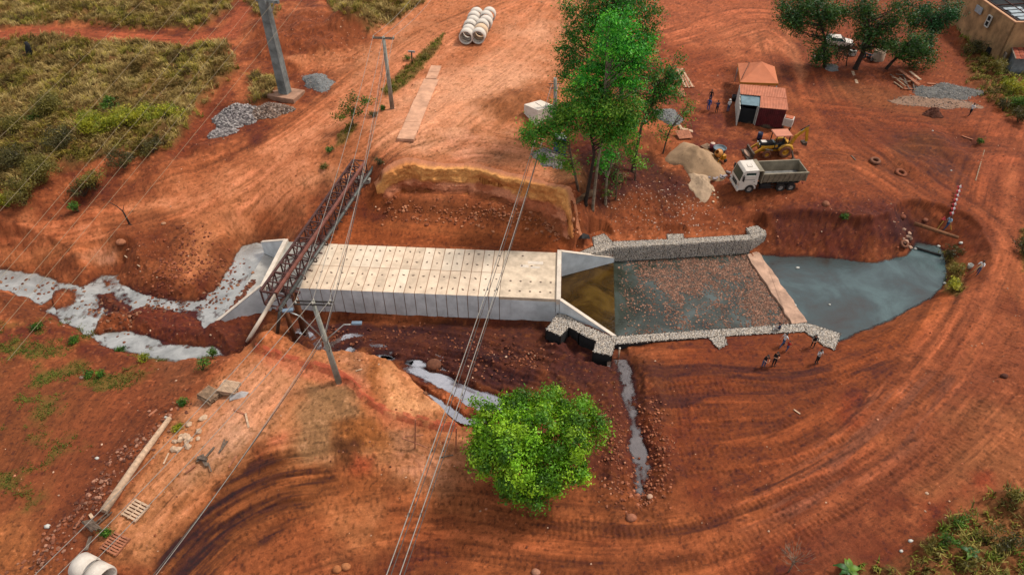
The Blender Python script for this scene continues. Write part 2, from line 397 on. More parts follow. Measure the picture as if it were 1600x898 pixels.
# -- pond
pond = PP([(1172,394),(1200,399),(1250,400),(1310,404),(1370,410),(1415,398),(1432,378),(1470,384),(1482,410),(1482,432),(1474,452),(1430,480),(1380,505)], ZW)+PP([(1318,519),(1290,512),(1262,503)], -1.6)
PONDSHEET = pond
water_cut(pond, ZW, bank=.9, reach=4.5, ragamp=.18, seed=21, depth=.8)
# -- puddles of the trench
PUD = [[(620,565),(655,562),(668,575),(690,580),(716,598),(735,606),(790,622),(830,640),(780,645),(735,638),(700,612),(660,590)],[(528,552),(548,541),(566,549),(560,560),(530,562)],[(440,540),(462,533),(474,545),(465,556),(444,552)],[(575,556),(612,552),(618,562),(580,566)]]
for i, p in enumerate(PUD): water_cut(PP(p, -2.93), -2.93, bank=.25, reach=.9, ragamp=.25, rs=1.2, seed=50+i, depth=.2)
# -- drain ditch
ZD = -1.85
dl = smooth_line(PP([(968,540),(972,568),(980,600),(988,650),(994,690),(1002,720),(1000,765),(1003,800)], ZD), 5)
xs_ = [p[0] for p in dl]; sl = region(dl, 4); X, Y = GX[sl], GY[sl]; s_, t_ = line_st(dl, X, Y)
Ld = s_.max(); hwid = .50+.12*np.sin(s_*.6)-.22*sstep(.75*Ld, Ld, s_); dd = np.abs(t_)-hwid+rag(X, Y, .13, 1.3, 61)
prof = ZD-.02-.15*np.clip(-dd*3, 0, 1)+np.clip(dd, 0, 9)*(.75+.25*fbm(X, Y, 2, 8))+.4*sstep(.85*Ld, Ld, s_)
Z[sl] = np.minimum(Z[sl], np.where(s_ < Ld-.01, prof, 9))
# low spoil ridges along the ditch
Z[sl] += .35*np.exp(-((np.abs(t_)-2.1)/.7)**2)*(fbm(X*.8, Y*.8, 3, 66))*(sstep(0, 3, s_))

# -- heaps and hollows:  x, y, radius in metres, height
HEAPS = [(432,75,4.2,1.6),(470,55,4.5,1.5),(500,78,4,1.2),(548,42,4.5,1.7),(575,40,3,.9),(520,40,5,1.2),(455,100,3,.7),(415,45,4,1.2),(490,25,5,1.0),
 (800,165,5,1.0),(830,150,3,.8),(780,180,2.5,-.4),(640,245,4,.4),(430,522,1.7,1.3),(416,530,1.5,.8),(445,535,1.6,.5),(520,575,3,.4),(600,590,3,.5),(535,690,2.2,.4),(560,655,2.5,.6),
 (1030,235,3.2,-.9),(1010,265,4,-.5),(940,270,5,.6),(900,290,3,.7),(1385,240,3,.3),(1410,270,2,-.3),(1450,260,4,.4),(1490,255,3,-.4),(1460,220,4,.5),(1500,215,3.5,-.6),(1230,240,3,.2),
 (1458,177,1.0,.6),(1275,110,4,.3),(1340,390,2,.3),(1400,360,2.5,.4),(1545,580,1.5,-.25),(1560,400,3,.3),(930,560,2,.5),(870,545,1.8,.6),(640,540,2.5,.25),(560,538,2,.2),(740,570,3,.3),
 (330,395,2.5,.4),(190,370,2.0,.5),(225,390,2,.3),(90,470,2,.5),(30,470,2,.4),(400,420,1.2,.2),(140,340,3,.5),(265,265,4,.7),(330,235,3,.5),(290,240,2,-.5),(60,300,3,.5),(120,305,2,-.8),(1570,200,4,.3)]
for i, (hx, hy, r, h) in enumerate(HEAPS):
    p = P(hx, hy, 0)
    for _ in range(3):
        k = np.searchsorted(ys, p.y); j = np.searchsorted(GX[min(k, len(ys)-1)], p.x); p = P(hx, hy, float(Z[min(k, len(ys)-1), min(j, len(fr)-1)]))
    q = [(p.x-r, p.y-r), (p.x+r, p.y+r), (p.x+r, p.y-r)]; sl = region(q, r*.6)
    if sl is None: continue
    X, Y = GX[sl], GY[sl]; a = i*1.7; ex = ((X-p.x)*math.cos(a)+(Y-p.y)*math.sin(a))/1.2; ey = (-(X-p.x)*math.sin(a)+(Y-p.y)*math.cos(a))
    dd = np.sqrt(ex**2+ey**2)/r+.35*(fbm(X*.7, Y*.7, 3, 100+i)-.5)
    Z[sl] += h*(1-sstep(0, 1, dd))

# -- wheel tracks (photograph coordinates, half width in m)
ROADS = {
 'left': ([(-120,372),(0,366),(100,352),(230,325),(330,290),(420,240),(500,185),(590,115),(680,58),(790,10),(860,-20)], 5.2, .0),
 'bottom': ([(230,960),(330,880),(450,815),(580,785),(720,790),(860,815),(1000,830),(1130,805),(1250,750),(1350,680),(1430,590),(1490,500),(1530,420),(1556,340),(1572,270),(1600,190),(1640,120)], 6.2, .0),
 'bottom2': ([(330,990),(500,900),(700,860),(900,880),(1100,870),(1300,800),(1450,700),(1560,600)], 5.5, 0),
 'yard': ([(1215,-20),(1230,60),(1262,140),(1290,190),(1350,240),(1430,300),(1500,370),(1540,420)], 6, 0),
 'yard2': ([(1260,260),(1330,260),(1420,330),(1500,380)], 4, 0),
 'yard3': ([(1230,180),(1330,190),(1450,200),(1600,215)], 6, 0),
 'strip': ([(500,335),(600,338),(740,350),(880,362)], 3.0, 0),
 'plateau': ([(570,300),(600,245),(680,190),(760,130),(840,70),(900,-10)], 7, 0),
 'plateau2': ([(620,250),(740,220),(850,235)], 5, 0),
 'topright': ([(1040,80),(1120,60),(1200,40),(1260,80)], 9, 0),
 'fan': ([(360,440),(395,380),(440,320),(520,260)], 3.5, 0),
 'fan2': ([(270,440),(320,380),(380,330),(450,270)], 4.0, 0),
 'field': ([(990,575),(1100,565),(1250,570),(1400,520)], 3.5, 0),
 'field2': ([(1000,640),(1120,625),(1260,620),(1380,580)], 3.5, 0),
 'field3': ([(1010,700),(1120,690),(1230,670),(1330,620)], 3.0, 0),
 'v1': ([(1066,590),(1072,660),(1085,760)], .7, 0), 'v2': ([(1112,610),(1125,680),(1135,720)], .6, 0),
 'pal': ([(480,560),(400,650),(300,760),(200,880)], 4.5, 0),
 'cut': ([(230,880),(320,790),(420,735),(520,715)], 3.5, 0),
 'trench': ([(470,545),(560,530),(700,545),(800,575),(900,600)], 4.5, 0),
 'hillpath': ([(-60,62),(0,55),(80,46),(180,57),(280,63),(345,50),(380,10),(395,-20)], 1.6, 0),
 'll': ([(0,780),(80,640),(160,560)], 6, 0), 'll2': ([(60,880),(150,740),(230,640)], 5, 0)}
FLOW = np.zeros(Z.shape+(3,), np.float32); STREAK = np.full(Z.shape, .5); TRK = np.zeros(Z.shape); RIDGE = np.zeros(Z.shape)
def zat(x, y):
    k = int(np.clip(np.searchsorted(ys, y)-1, 0, len(ys)-2)); ty = np.clip((y-ys[k])/(ys[k+1]-ys[k]), 0, 1)
    a = np.interp(x, GX[k], Z[k]); b = np.interp(x, GX[k+1], Z[k+1]); return float(a+(b-a)*ty)
def G(x, y, dz=0.0):              # point of the ground seen at photograph x, y
    z = 0.0
    for _ in range(24):
        p = P(x, y, z); zn = zat(p.x, p.y)
        if abs(zn-z) < .004: break
        z += .6*(zn-z)
    p = P(x, y, z); p.z = zat(p.x, p.y)+dz; return p
ROADL = {}
for i, (k, (pts, hwd, _)) in enumerate(ROADS.items()):
    L = smooth_line([tuple(G(x, y)[:2]) for x, y in pts], 5); ROADL[k] = L
    sl = region(L, hwd*1.4); X, Y = GX[sl], GY[sl]; s_, t_ = line_st(L, X, Y)
    t2 = t_+(fbm(s_*.035, t_*.06, 2, 200+i)-.5)*hwd*.35
    w = 1-sstep(.55*hwd, 1.25*hwd, np.abs(t_)+rag(X, Y, .25*hwd, .25, 210+i))
    n1 = fbm(s_*.055+3*i, t2*1.7, 4, 220+i, .65); n2 = fbm(s_*.07, t2*.6, 3, 240+i)
    FLOW[sl] = np.where((w > FLOW[sl][..., 2])[..., None], np.stack([s_+40*i, t2+13*i, w], -1), FLOW[sl])
    Ls = s_.max(); w = w*sstep(0, 3.5, s_)*(1-sstep(Ls-3.5, Ls, s_)) if k != 'hillpath' else w
    st = np.clip(.5+(.95*(n1-.5)+.3*(n2-.5))*1.5, 0, 1)
    w2 = w*(.35+.65*sstep(.3, .6, n2))
    STREAK[sl] = STREAK[sl]*(1-w2)+st*w2; TRK[sl] = np.maximum(TRK[sl], w)
    deep = {'trench': .35, 'cut': .35, 'field': .10, 'field2': .10, 'field3': .08, 'v1': .15, 'v2': .15}.get(k, .05)
    dz = (n1-.5)*2*deep*w
    if k not in ('trench', 'cut', 'hillpath', 'll', 'll2', 'pal'):      # lug marks in the fresher ruts
        band = sstep(.55, .72, fbm(s_*.05+9, t2*1.1, 2, 260+i))
        dz = dz+w*band*.03*np.sign(np.sin(s_*2*math.pi/.42+np.abs(np.sin(t2*5))*1.5))
    if k not in ('trench', 'hillpath', 'll', 'll2', 'cut', 'v1', 'v2'):
        rk = random.Random(500+i); band = np.zeros(X.shape); Ls = s_.max()
        for q in range(int(hwd*1.1)):
            o_ = rk.uniform(-.9, .9)*hwd; s0 = rk.uniform(-.3, .7)*Ls; s1 = s0+rk.uniform(.3, .9)*Ls; drift = rk.uniform(-.25, .25)*hwd
            for dlt in (-.95, .95):
                c_ = o_+dlt+drift*(s_-s0)/max(1, Ls)+.35*np.sin(s_*.05*rk.uniform(.8, 1.2)+q)
                band = np.maximum(band, np.exp(-((t_-c_)/rk.uniform(.13, .22))**2)*sstep(s0, s0+3, s_)*(1-sstep(s1-3, s1, s_))*rk.uniform(.4, 1))
        lug = .6+.4*np.sign(np.sin(s_*2*math.pi/.5))
        dz = dz-.07*band*lug*w; RIDGE[sl] = np.maximum(RIDGE[sl], band*w)
    Z[sl] += dz
# -- single vehicle tracks crossing each other on the open ground
rk = random.Random(91)
for (a0, a1, b0, b1, n_) in (((960, 600), (1150, 840), (1300, 450), (1560, 720), 15), ((1215, 0), (1300, 200), (1350, 240), (1590, 400), 10), ((560, 190), (720, 300), (780, 0), (900, 130), 9), ((0, 335), (160, 400), (480, 60), (700, 230), 7), ((450, 740), (700, 860), (900, 790), (1200, 880), 8), ((1010, 560), (1080, 760), (1120, 560), (1200, 780), 5), ((520, 325), (600, 375), (780, 340), (880, 375), 4), ((1250, 180), (1330, 330), (1450, 190), (1600, 330), 6), ((280, 330), (400, 440), (420, 260), (540, 340), 6)):
    for q in range(n_):
        A0 = G(rk.uniform(a0[0], a1[0]), rk.uniform(a0[1], a1[1])); B0 = G(rk.uniform(b0[0], b1[0]), rk.uniform(b0[1], b1[1])); M0 = (A0+B0)/2+Vector((rk.uniform(-4, 4), rk.uniform(-4, 4), 0))
        L = smooth_line([tuple(A0[:2]), tuple(M0[:2]), tuple(B0[:2])], 8); sl = region(L, 1.8)
        if sl is None: continue
        X, Y = GX[sl], GY[sl]; s_, t_ = line_st(L, X, Y); Ls = s_.max(); am = rk.uniform(.35, 1); band = np.zeros(X.shape)
        for dlt in (-.95, .95): band = np.maximum(band, np.exp(-((t_-dlt-.12*np.sin(s_*.3))/rk.uniform(.14, .24))**2))
        band = band*am*sstep(.2, 4, s_)*(1-sstep(Ls-4, Ls-.2, s_))*sstep(.3, .5, fbm(s_*.15+q, t_*0, 2, 900+q))
        RIDGE[sl] = np.maximum(RIDGE[sl], band); Z[sl] -= .05*band*(.6+.4*np.sign(np.sin(s_*2*math.pi/.46)))
# -- furrows scraped by the bucket on the field
sl = region(PP([(985,540),(1420,540),(1420,780),(985,780)], -1.1), 1); X, Y = GX[sl], GY[sl]
# -- general roughness
rough = .05+.16*(1-TRK)
n = (fbm(GX*.55, GY*.55, 5, 300, .58)-.5)
near = (GY < 160)
Z += np.where(near, n*rough*2.2, n*.8)
clod = np.clip(fbm(GX*2.4, GY*2.4, 3, 310, .6)-.48, 0, 1)
Z += np.where(near, clod*.26*(1-.85*TRK), 0)
# rougher spoil in trench, banks
def rmask(poly, soft, z=0.0, seed=0, ra=.8):
    p = [tuple(G(x, y)[:2]) for x, y in poly]; m = np.zeros(Z.shape); sl = region(p, soft+1)
    if sl is None: return m
    m[sl] = sstep(-soft, soft, sd_poly(p, GX[sl], GY[sl])+rag(GX[sl], GY[sl], ra, .5, seed)); return m
mrough = np.clip(rmask([(430,530),(860,500),(960,560),(1010,560),(1050,800),(960,800),(900,650),(760,690),(640,590),(520,560)], 1.2, seed=7)
   + rmask([(180,365),(300,350),(330,420),(250,460),(180,430)], 1.5, seed=8)+rmask([(80,500),(240,480),(420,500),(400,530),(260,540)], 1, seed=9)
   + rmask([(900,330),(940,260),(1100,230),(1120,330),(1000,370)], 1.5, seed=10)+.8*rmask([(1190,340),(1430,320),(1450,390),(1200,400)], 1, seed=11)
   + .7*rmask([(60,880),(230,650),(280,600),(250,720),(130,830)], 1, seed=12)+rmask([(500,700),(640,640),(740,720),(700,760),(540,760)], 1, seed=13)
   + .8*rmask([(400,30),(580,20),(590,90),(420,110)], 1.5, seed=14), 0, 1)
zl = (Z > ZW+.04)
Z += np.where(zl, mrough*(.30*(fbm(GX*1.1, GY*1.1, 4, 320, .6)-.5)+.5*np.clip(fbm(GX*2.9, GY*2.9, 3, 330)-.5, 0, 1)), 0)
# cliff strata and vertical gullies

# weathered slopes: soften two steep corners
for poly_ in ([(888,300),(985,285),(990,366),(885,374)], [(380,300),(482,300),(485,366),(382,372)]):
    q_ = [tuple(G(x, y)[:2]) for x, y in poly_]; sl = region(q_, 2); m_ = sstep(-.5, 1.5, sd_poly(q_, GX[sl], GY[sl])); zz_ = Z[sl].copy()
    for _ in range(60):
        p_ = np.pad(zz_, 1, mode='edge'); zz_ = (p_[:-2, 1:-1]+p_[2:, 1:-1]+p_[1:-1, :-2]+p_[1:-1, 2:])/4
    Z[sl] = Z[sl]*(1-m_)+(zz_+.25*(fbm(GX[sl]*1.1, GY[sl]*1.1, 4, 345)-.5))*m_
# keep the built things clear of loose relief
for poly, zc in ((CU2((-28.2,.35),(-28.2,6.5),(.1,6.5),(.1,.35)), -3.4), (basin, -3.13)):
    sl = region(poly, 1); Z[sl] = np.where(sd_poly(poly, GX[sl], GY[sl]) > .05, np.minimum(Z[sl], zc+.05*0), Z[sl])
for gp_ in ([(905,398),(958,388),(1065,382),(1176,375),(1198,367),(1183,351),(1165,355),(1160,367),(1070,371),(1068,364),(1042,365),(1042,374),(957,377),(945,364),(925,369),(928,383),(908,391)],
            [(955,525),(1075,517),(1180,510),(1261,504),(1315,520),(1304,547),(1286,539),(1258,518),(1180,522),(1137,526),(1138,537),(1124,545),(1117,541),(1106,528),(961,537),(956,557),(925,549),(931,534),(905,520),(890,511),(876,526),(851,514),(871,489),(884,490),(916,508)]):
    q_ = PP(gp_, ZG); sl = region(q_, 1); sdg = sd_poly(q_, GX[sl], GY[sl]); Z[sl] = np.where(sdg > -.12, np.minimum(Z[sl], ZG-.12), np.where(sdg > -.6, np.minimum(Z[sl], ZG-.12+.5*(-sdg-.1)), Z[sl]))
q_ = CU2((-28.5,-1.6),(.2,-1.6),(.2,.2),(-28.5,.2)); sl = region(q_, 1.5); s_b = sd_poly(q_, GX[sl], GY[sl]); Z[sl] = np.where(s_b > -1.2, np.minimum(Z[sl], -2.86+.22*(fbm(GX[sl]*.8, GY[sl]*.8, 3, 346)-.5)+.55*np.clip(-s_b, 0, 2)), Z[sl])
sl = region(CU2((-28,6.9),(-28,8.5),(0,8.5),(0,6.9)), 1); m = sstep(-.3, .3, sd_poly(CU2((-28,6.5),(-28,8.2),(0,8.2),(0,6.5)), GX[sl], GY[sl]))
Z[sl] = Z[sl]*(1-m)+np.clip(Z[sl], -.6, -.18)*m
# ------------------------------------------------------------------ what grows where
GRASS_DRY = [[(-60,-25),(372,-25),(362,12),(335,36),(300,46),(200,44),(110,36),(50,42),(-60,50)],
 [(-80,72),(0,68),(60,60),(180,68),(290,74),(345,70),(362,84),(366,112),(350,132),(325,152),(312,172),(290,205),(268,228),(235,242),(190,240),(160,250),(120,262),(60,270),(40,292),(-80,330)],
 [(505,-20),(690,-20),(655,10),(625,28),(600,40),(570,42),(545,28),(522,18)],[(380,-20),(400,-20),(405,8),(430,14),(428,30),(395,20)],[(400,118),(440,125),(440,150),(400,160),(385,145)]]
GRASS_MIX = [[(1492,38),(1512,60),(1540,80),(1560,104),(1610,112),(1640,205),(1600,192),(1570,176),(1535,152),(1512,118),(1505,80)],
 [(1660,740),(1600,752),(1545,785),(1490,808),(1440,842),(1400,872),(1330,888),(1300,930),(1700,930)]]
GRASS_STRIP = [[(694,52),(688,74),(662,106),(632,136),(604,150),(598,140),(625,112),(655,88)],[(548,192),(560,196),(540,225),(522,232),(528,215)],[(1466,396),(1492,396),(1498,425),(1512,450),(1494,462),(1474,456),(1484,430)],[(1595,360),(1640,350),(1640,430),(1596,425)]]
GREEN_LOW = [[(-40,515),(40,505),(110,500),(150,512),(150,530),(100,552),(40,565),(-40,580)],[(60,575),(130,570),(150,590),(90,610),(50,600)],[(45,690),(105,685),(110,705),(70,730),(45,740)],[(10,770),(50,760),(58,785),(20,800)],[(-20,640),(30,640),(70,670),(30,700),(-20,690)],[(210,555),(255,552),(250,568),(215,568)],[(0,735),(25,740),(20,760),(0,765)],[(120,585),(190,570),(240,580),(180,610),(120,620)],[(30,620),(100,610),(110,640),(60,655)]]
def gmask(polys, soft, seed=0, ra=1.2):
    m = np.zeros(Z.shape)
    for i, p in enumerate(polys): m = np.maximum(m, rmask(p, soft, seed=seed+i, ra=ra))
    return m
MD = gmask(GRASS_DRY, .9, 400); MM = gmask(GRASS_MIX, .8, 420); MS = gmask(GRASS_STRIP, .3, 440, .3); ML = gmask(GREEN_LOW, 1.2, 460, 1.6)
hum = fbm(GX*.55, GY*.55, 4, 480, .6)
Z += np.maximum(MD, MM)*(2.4*np.clip(hum-.42, 0, 1)+.1)+MS*.3*hum

# ------------------------------------------------------------------ soil colours
def a3(c): return np.array(A(*c))
f1 = fbm(GX*.12, GY*.12, 5, 500, .55); f2 = fbm(GX*.5, GY*.5, 5, 510, .6); f3 = fbm(GX*2.1, GY*2.1, 4, 520, .65)
C = np.empty(Z.shape+(3,))
def mixc(a, b, t): return a*(1-t[..., None])+b*t[..., None]
C[:] = mixc(a3((128,60,36))[None, None], a3((182,104,68))[None, None], sstep(.3, .7, .55*f1+.45*f2))
PAINT = [ # photograph outline, two tones, edge softness m, strength
 ([(560,-20),(900,-20),(905,80),(870,180),(830,290),(700,258),(585,250),(560,290),(470,330),(420,340),(330,400),(300,330),(420,250),(520,180)], (214,146,108), (190,116,78), 4, .92),
 ([(620,150),(700,100),(850,40),(860,120),(760,190),(640,225)], (226,164,126), (208,140,102), 3, .85),
 ([(690,30),(760,75),(700,120),(660,100)], (176,98,64), (160,86,54), 2, .5),
 ([(600,180),(640,232),(760,250),(870,280),(840,215),(720,205)], (222,162,126), (194,126,90), 2, .85),
 ([(690,215),(740,205),(790,235),(740,262),(700,250)], (200,130,104), (168,96,66), 1, .5),
 ([(740,160),(800,140),(870,120),(870,170),(820,200),(760,180)], (150,82,44), (168,94,54), 1.5, .75),
 ([(400,20),(560,20),(600,60),(540,95),(440,120),(395,90)], (160,84,48), (132,66,38), 2, .8),
 ([(440,88),(520,80),(560,72),(530,108),(470,112)], (208,138,100), (190,112,76), 1.2, .7),
 ([(900,-20),(1210,-20),(1230,80),(1100,150),(1060,130),(1020,60)], (190,108,76), (168,88,58), 4, .75),
 ([(1040,50),(1210,20),(1250,90),(1180,90),(1100,80)], (178,98,66), (196,122,88), 3, .5),
 ([(1050,70),(1140,85),(1150,130),(1080,130),(1040,100)], (140,64,34), (156,78,44), 2, .7),
 ([(1210,-20),(1600,-20),(1600,330),(1480,380),(1190,340),(1240,230),(1240,120)], (152,76,46), (136,66,38), 4, .8),
 ([(1290,120),(1420,140),(1470,190),(1350,170),(1300,150)], (128,82,52), (150,88,56), 2, .7),
 ([(1370,215),(1530,205),(1540,265),(1470,285),(1400,270)], (120,60,36), (98,52,30), 2, .65),
 ([(1290,235),(1390,240),(1420,280),(1320,275)], (162,96,66), (140,76,48), 2, .6),
 ([(1390,215),(1470,210),(1480,245),(1400,255)], (116,78,50), (132,74,44), 1.5, .5),
 ([(940,230),(1010,220),(1080,300),(1060,340),(980,330),(930,330)], (96,46,24), (72,34,20), 2, .85),
 ([(880,250),(950,240),(960,330),(920,330)], (86,46,28), (112,62,36), 1.2, .7),
 ([(855,240),(905,240),(915,300),(880,300)], (150,110,76), (126,92,62), 1, .7),
 ([(930,320),(1010,305),(1050,350),(940,360)], (172,92,56), (150,76,44), 1.5, .7),
 ([(1050,310),(1190,320),(1300,335),(1190,355),(1050,360)], (160,84,50), (140,70,42), 1.5, .7),
 ([(1190,325),(1420,330),(1450,380),(1420,400),(1200,400)], (120,52,28), (96,44,26), 1.2, .85),
 ([(1230,330),(1330,330),(1330,370),(1230,360)], (118,66,38), (130,60,34), 1.2, .6),
 ([(1380,325),(1440,330),(1450,385),(1390,400)], (112,56,34), (88,44,28), 1, .8),
 ([(1530,190),(1600,180),(1600,560),(1480,600),(1400,680),(1300,760),(1150,810),(1180,740),(1330,640),(1450,500),(1540,360)], (168,90,62), (148,76,52), 3, .75),
 ([(1300,760),(1420,640),(1500,560),(1600,560),(1600,740),(1480,790),(1400,850),(1250,880),(1200,830)], (150,78,56), (132,66,46), 4, .7),
 ([(1460,690),(1540,650),(1600,640),(1600,750),(1500,790),(1440,760)], (170,112,76), (150,92,62), 2.5, .75),
 ([(1450,790),(1490,770),(1480,810),(1455,825)], (126,36,22), (140,50,28), .8, .8),
 ([(1500,755),(1545,740),(1540,762),(1505,770)], (176,80,46), (160,66,40), .8, .7),
 ([(960,545),(1300,530),(1440,520),(1380,600),(1320,680),(1100,780),(1010,780),(1000,640)], (146,72,38), (122,58,30), 2.5, .85),
 ([(1000,560),(1060,575),(1050,650),(1010,640)], (128,76,50), (104,58,36), 1.2, .7),
 ([(1340,510),(1480,455),(1500,470),(1400,540),(1330,545)], (178,96,50), (150,76,40), 1, .7),
 ([(1310,640),(1345,620),(1360,650),(1320,665)], (186,66,30), (150,56,28), 1, .7),
 ([(1140,650),(1300,640),(1330,690),(1150,720)], (168,94,58), (146,74,42), 2, .5),
 ([(480,770),(640,762),(800,785),(960,815),(1080,812),(1060,826),(900,832),(760,808),(600,790),(480,800)], (206,128,84), (186,110,70), .9, .7), ([(700,845),(900,850),(1090,846),(1250,800),(1400,700),(1420,715),(1280,820),(1100,866),(900,868),(720,860)], (186,106,72), (166,90,60), .8, .6),
 ([(1190,760),(1330,660),(1440,550),(1520,420),(1535,430),(1460,570),(1350,680),(1210,780)], (192,108,72), (176,96,64), .8, .6), ([(1480,600),(1530,480),(1560,360),(1575,260),(1590,262),(1580,400),(1545,520),(1500,610)], (196,112,76), (180,100,66), .7, .6),
 ([(1265,150),(1290,200),(1380,270),(1480,350),(1470,360),(1370,290),(1275,215),(1250,160)], (184,102,66), (166,88,56), .7, .6), ([(1228,20),(1240,60),(1262,120),(1250,130),(1226,70)], (206,134,100), (186,112,80), .7, .7),
 ([(420,790),(520,760),(700,760),(900,800),(1100,820),(1180,800),(1150,860),(900,850),(600,870),(400,898)], (186,106,66), (160,84,48), 2.5, .75),
 ([(520,800),(600,790),(620,860),(520,890)], (204,140,98), (188,116,72), 2, .6),
 ([(620,870),(900,860),(1100,880),(1100,930),(600,930)], (116,60,32), (140,76,42), 2, .7),
 ([(1250,520),(1300,560),(1440,540),(1400,620),(1300,600)], (160,88,50), (140,70,40), 2, .4),
 # trench and mud
 ([(440,500),(860,500),(960,560),(1000,570),(990,700),(950,760),(920,720),(930,620),(800,620),(690,600),(560,550),(450,545)], (110,58,30), (86,44,23), 1.2, .95),
 ([(500,540),(660,520),(800,560),(860,590),(760,610),(640,570)], (112,58,28), (84,40,20), 1.2, .6),
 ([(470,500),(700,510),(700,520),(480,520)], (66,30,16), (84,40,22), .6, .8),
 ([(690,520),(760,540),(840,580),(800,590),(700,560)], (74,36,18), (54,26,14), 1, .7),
 ([(850,510),(960,560),(940,600),(860,580)], (120,58,30), (96,46,24), 1, .7),
 ([(900,640),(970,620),(985,760),(930,770)], (128,66,38), (104,52,30), 1.2, .7),
 ([(1005,620),(1050,640),(1060,760),(1010,780)], (130,68,40), (110,56,32), 1, .6),
 ([(940,760),(1060,760),(1050,800),(960,810)], (150,88,56), (128,70,42), 1, .6),
 ([(770,735),(900,740),(960,790),(800,790)], (160,94,56), (140,76,44), 1.5, .7),
 # near-left shelf
 ([(415,512),(445,530),(480,548),(560,552),(620,572),(700,650),(720,670),(740,720),(640,740),(470,720),(400,690),(330,780),(230,880),(140,860),(260,660),(370,560)], (204,140,98), (180,112,74), 1.2, .9),
 ([(395,520),(440,520),(470,560),(400,560)], (180,98,56), (196,116,74), .8, .8),
 ([(300,640),(400,560),(470,580),(420,660),(340,720)], (214,150,112), (192,124,88), 1.5, .85),
 ([(480,600),(545,595),(560,640),(500,730),(450,720),(470,650)], (158,122,92), (140,104,76), .8, .85),
 ([(330,690),(385,640),(390,690),(330,740),(280,760)], (176,140,116), (196,132,98), 1.2, .65),
 ([(540,556),(575,552),(572,610),(545,600)], (176,120,92), (150,104,80), .6, .8),
 ([(578,560),(600,560),(590,640),(565,640)], (168,100,52), (150,86,44), .5, .8),
 ([(600,570),(690,640),(640,650),(595,640)], (206,140,88), (226,166,116), 1, .7),
 ([(520,660),(600,655),(610,700),(540,705)], (164,98,48), (140,80,40), .8, .85),
 ([(525,690),(562,690),(560,740),(525,735)], (92,50,26), (110,60,32), .6, .85),
 ([(555,708),(582,712),(578,742),(548,745)], (178,76,48), (190,92,64), .5, .8),
 ([(605,670),(650,665),(660,710),(612,700)], (176,132,110), (160,116,92), .6, .7),
 ([(640,690),(740,680),(760,740),(690,770),(620,740)], (206,146,112), (178,112,80), 1, .8),
 ([(400,555),(440,550),(560,585),(620,650),(700,665),(690,676),(600,665),(540,600),(440,580)], (206,104,78), (196,112,84), .5, .55),
 ([(420,680),(455,670),(450,690),(425,695)], (198,100,74), (190,110,80), .5, .6),
 ([(390,715),(440,715),(520,745),(500,790),(380,850),(300,930),(230,930),(250,860),(330,780)], (168,102,62), (140,80,46), .8, .7),
 ([(300,800),(360,755),(430,722),(450,735),(380,775),(320,830)], (130,76,42), (110,62,34), .4, .4), ([(340,820),(420,765),(500,748),(515,760),(430,795),(350,850)], (120,68,36), (100,56,30), .35, .4),
 ([(270,860),(300,830),(310,850),(260,910)], (110,60,32), (120,66,36), .4, .4), ([(395,735),(425,715),(440,722),(410,750)], (110,60,32), (120,66,36), .4, .4),
 ([(470,735),(545,735),(640,750),(560,775),(480,780)], (150,84,46), (172,102,62), 1, .7),
 ([(360,840),(450,790),(480,830),(360,910)], (140,78,42), (116,62,34), 1.5, .6),
 # lower left slope
 ([(-40,560),(200,560),(330,560),(280,640),(150,820),(80,930),(-40,930)], (152,82,52), (134,68,42), 2, .8),
 ([(-40,560),(130,560),(120,700),(-40,760)], (140,86,50), (150,80,50), 3, .5),
 ([(-40,790),(60,780),(70,900),(-40,930)], (190,120,74), (168,96,58), 2, .7),
 ([(200,650),(260,640),(160,790),(60,900),(40,880),(130,760)], (120,62,38), (140,76,48), 1, .6),
 ([(230,560),(300,540),(310,600),(250,610)], (160,100,70), (146,84,56), 1.2, .6),
 ([(0,455),(70,480),(150,515),(60,500),(0,500)], (136,72,44), (116,60,36), .8, .8),
 ([(150,445),(320,445),(420,495),(400,535),(300,540),(210,505),(150,490)], (126,58,30), (100,46,24), .8, .9),
 # left road and fan
 ([(-40,345),(120,338),(260,305),(380,255),(500,180),(620,90),(700,40),(720,70),(600,170),(480,260),(330,330),(150,380),(-40,400)], (186,106,70), (206,134,96), 2, .85),
 ([(250,420),(300,350),(390,290),(440,300),(420,340),(340,400),(300,450)], (206,132,92), (180,104,66), 1.8, .8),
 ([(290,340),(380,300),(470,290),(510,340),(440,360),(400,345)], (196,114,76), (210,134,96), 2, .6),
 ([(400,340),(520,330),(560,290),(580,300),(560,370),(440,370)], (162,80,44), (146,70,38), 1.5, .7),
 ([(-20,395),(60,385),(190,385),(195,400),(150,412),(30,415)], (196,124,82), (180,100,62), 1, .7),
 ([(120,395),(190,390),(180,410),(140,408)], (222,160,130), (206,140,108), .7, .7),
 ([(150,330),(280,330),(300,390),(250,430),(200,420),(170,370)], (146,76,44), (124,64,38), 1.2, .75),
 ([(330,380),(370,370),(375,400),(340,450),(310,445)], (118,56,30), (136,66,38), .8, .8),
 ([(60,420),(130,415),(210,430),(200,448),(70,430)], (142,70,40), (122,60,34), .6, .7),
 ([(490,235),(560,180),(585,215),(575,260),(550,270),(505,262)], (176,98,60), (150,80,48), 1.2, .7),
 ([(355,125),(320,170),(285,215),(270,240),(330,235),(345,190),(370,150)], (150,70,42), (128,60,36), .8, .85),
 # strip below the cut
 ([(520,332),(900,350),(880,392),(720,388),(510,380)], (176,94,52), (152,76,40), 1, .9),
 ([(590,340),(720,350),(840,365),(720,372),(600,360)], (196,116,72), (182,100,60), 1, .6),
 ([(575,300),(620,305),(760,325),(900,345),(880,360),(700,345),(580,330)], (158,86,46), (134,70,36), .8, .85),
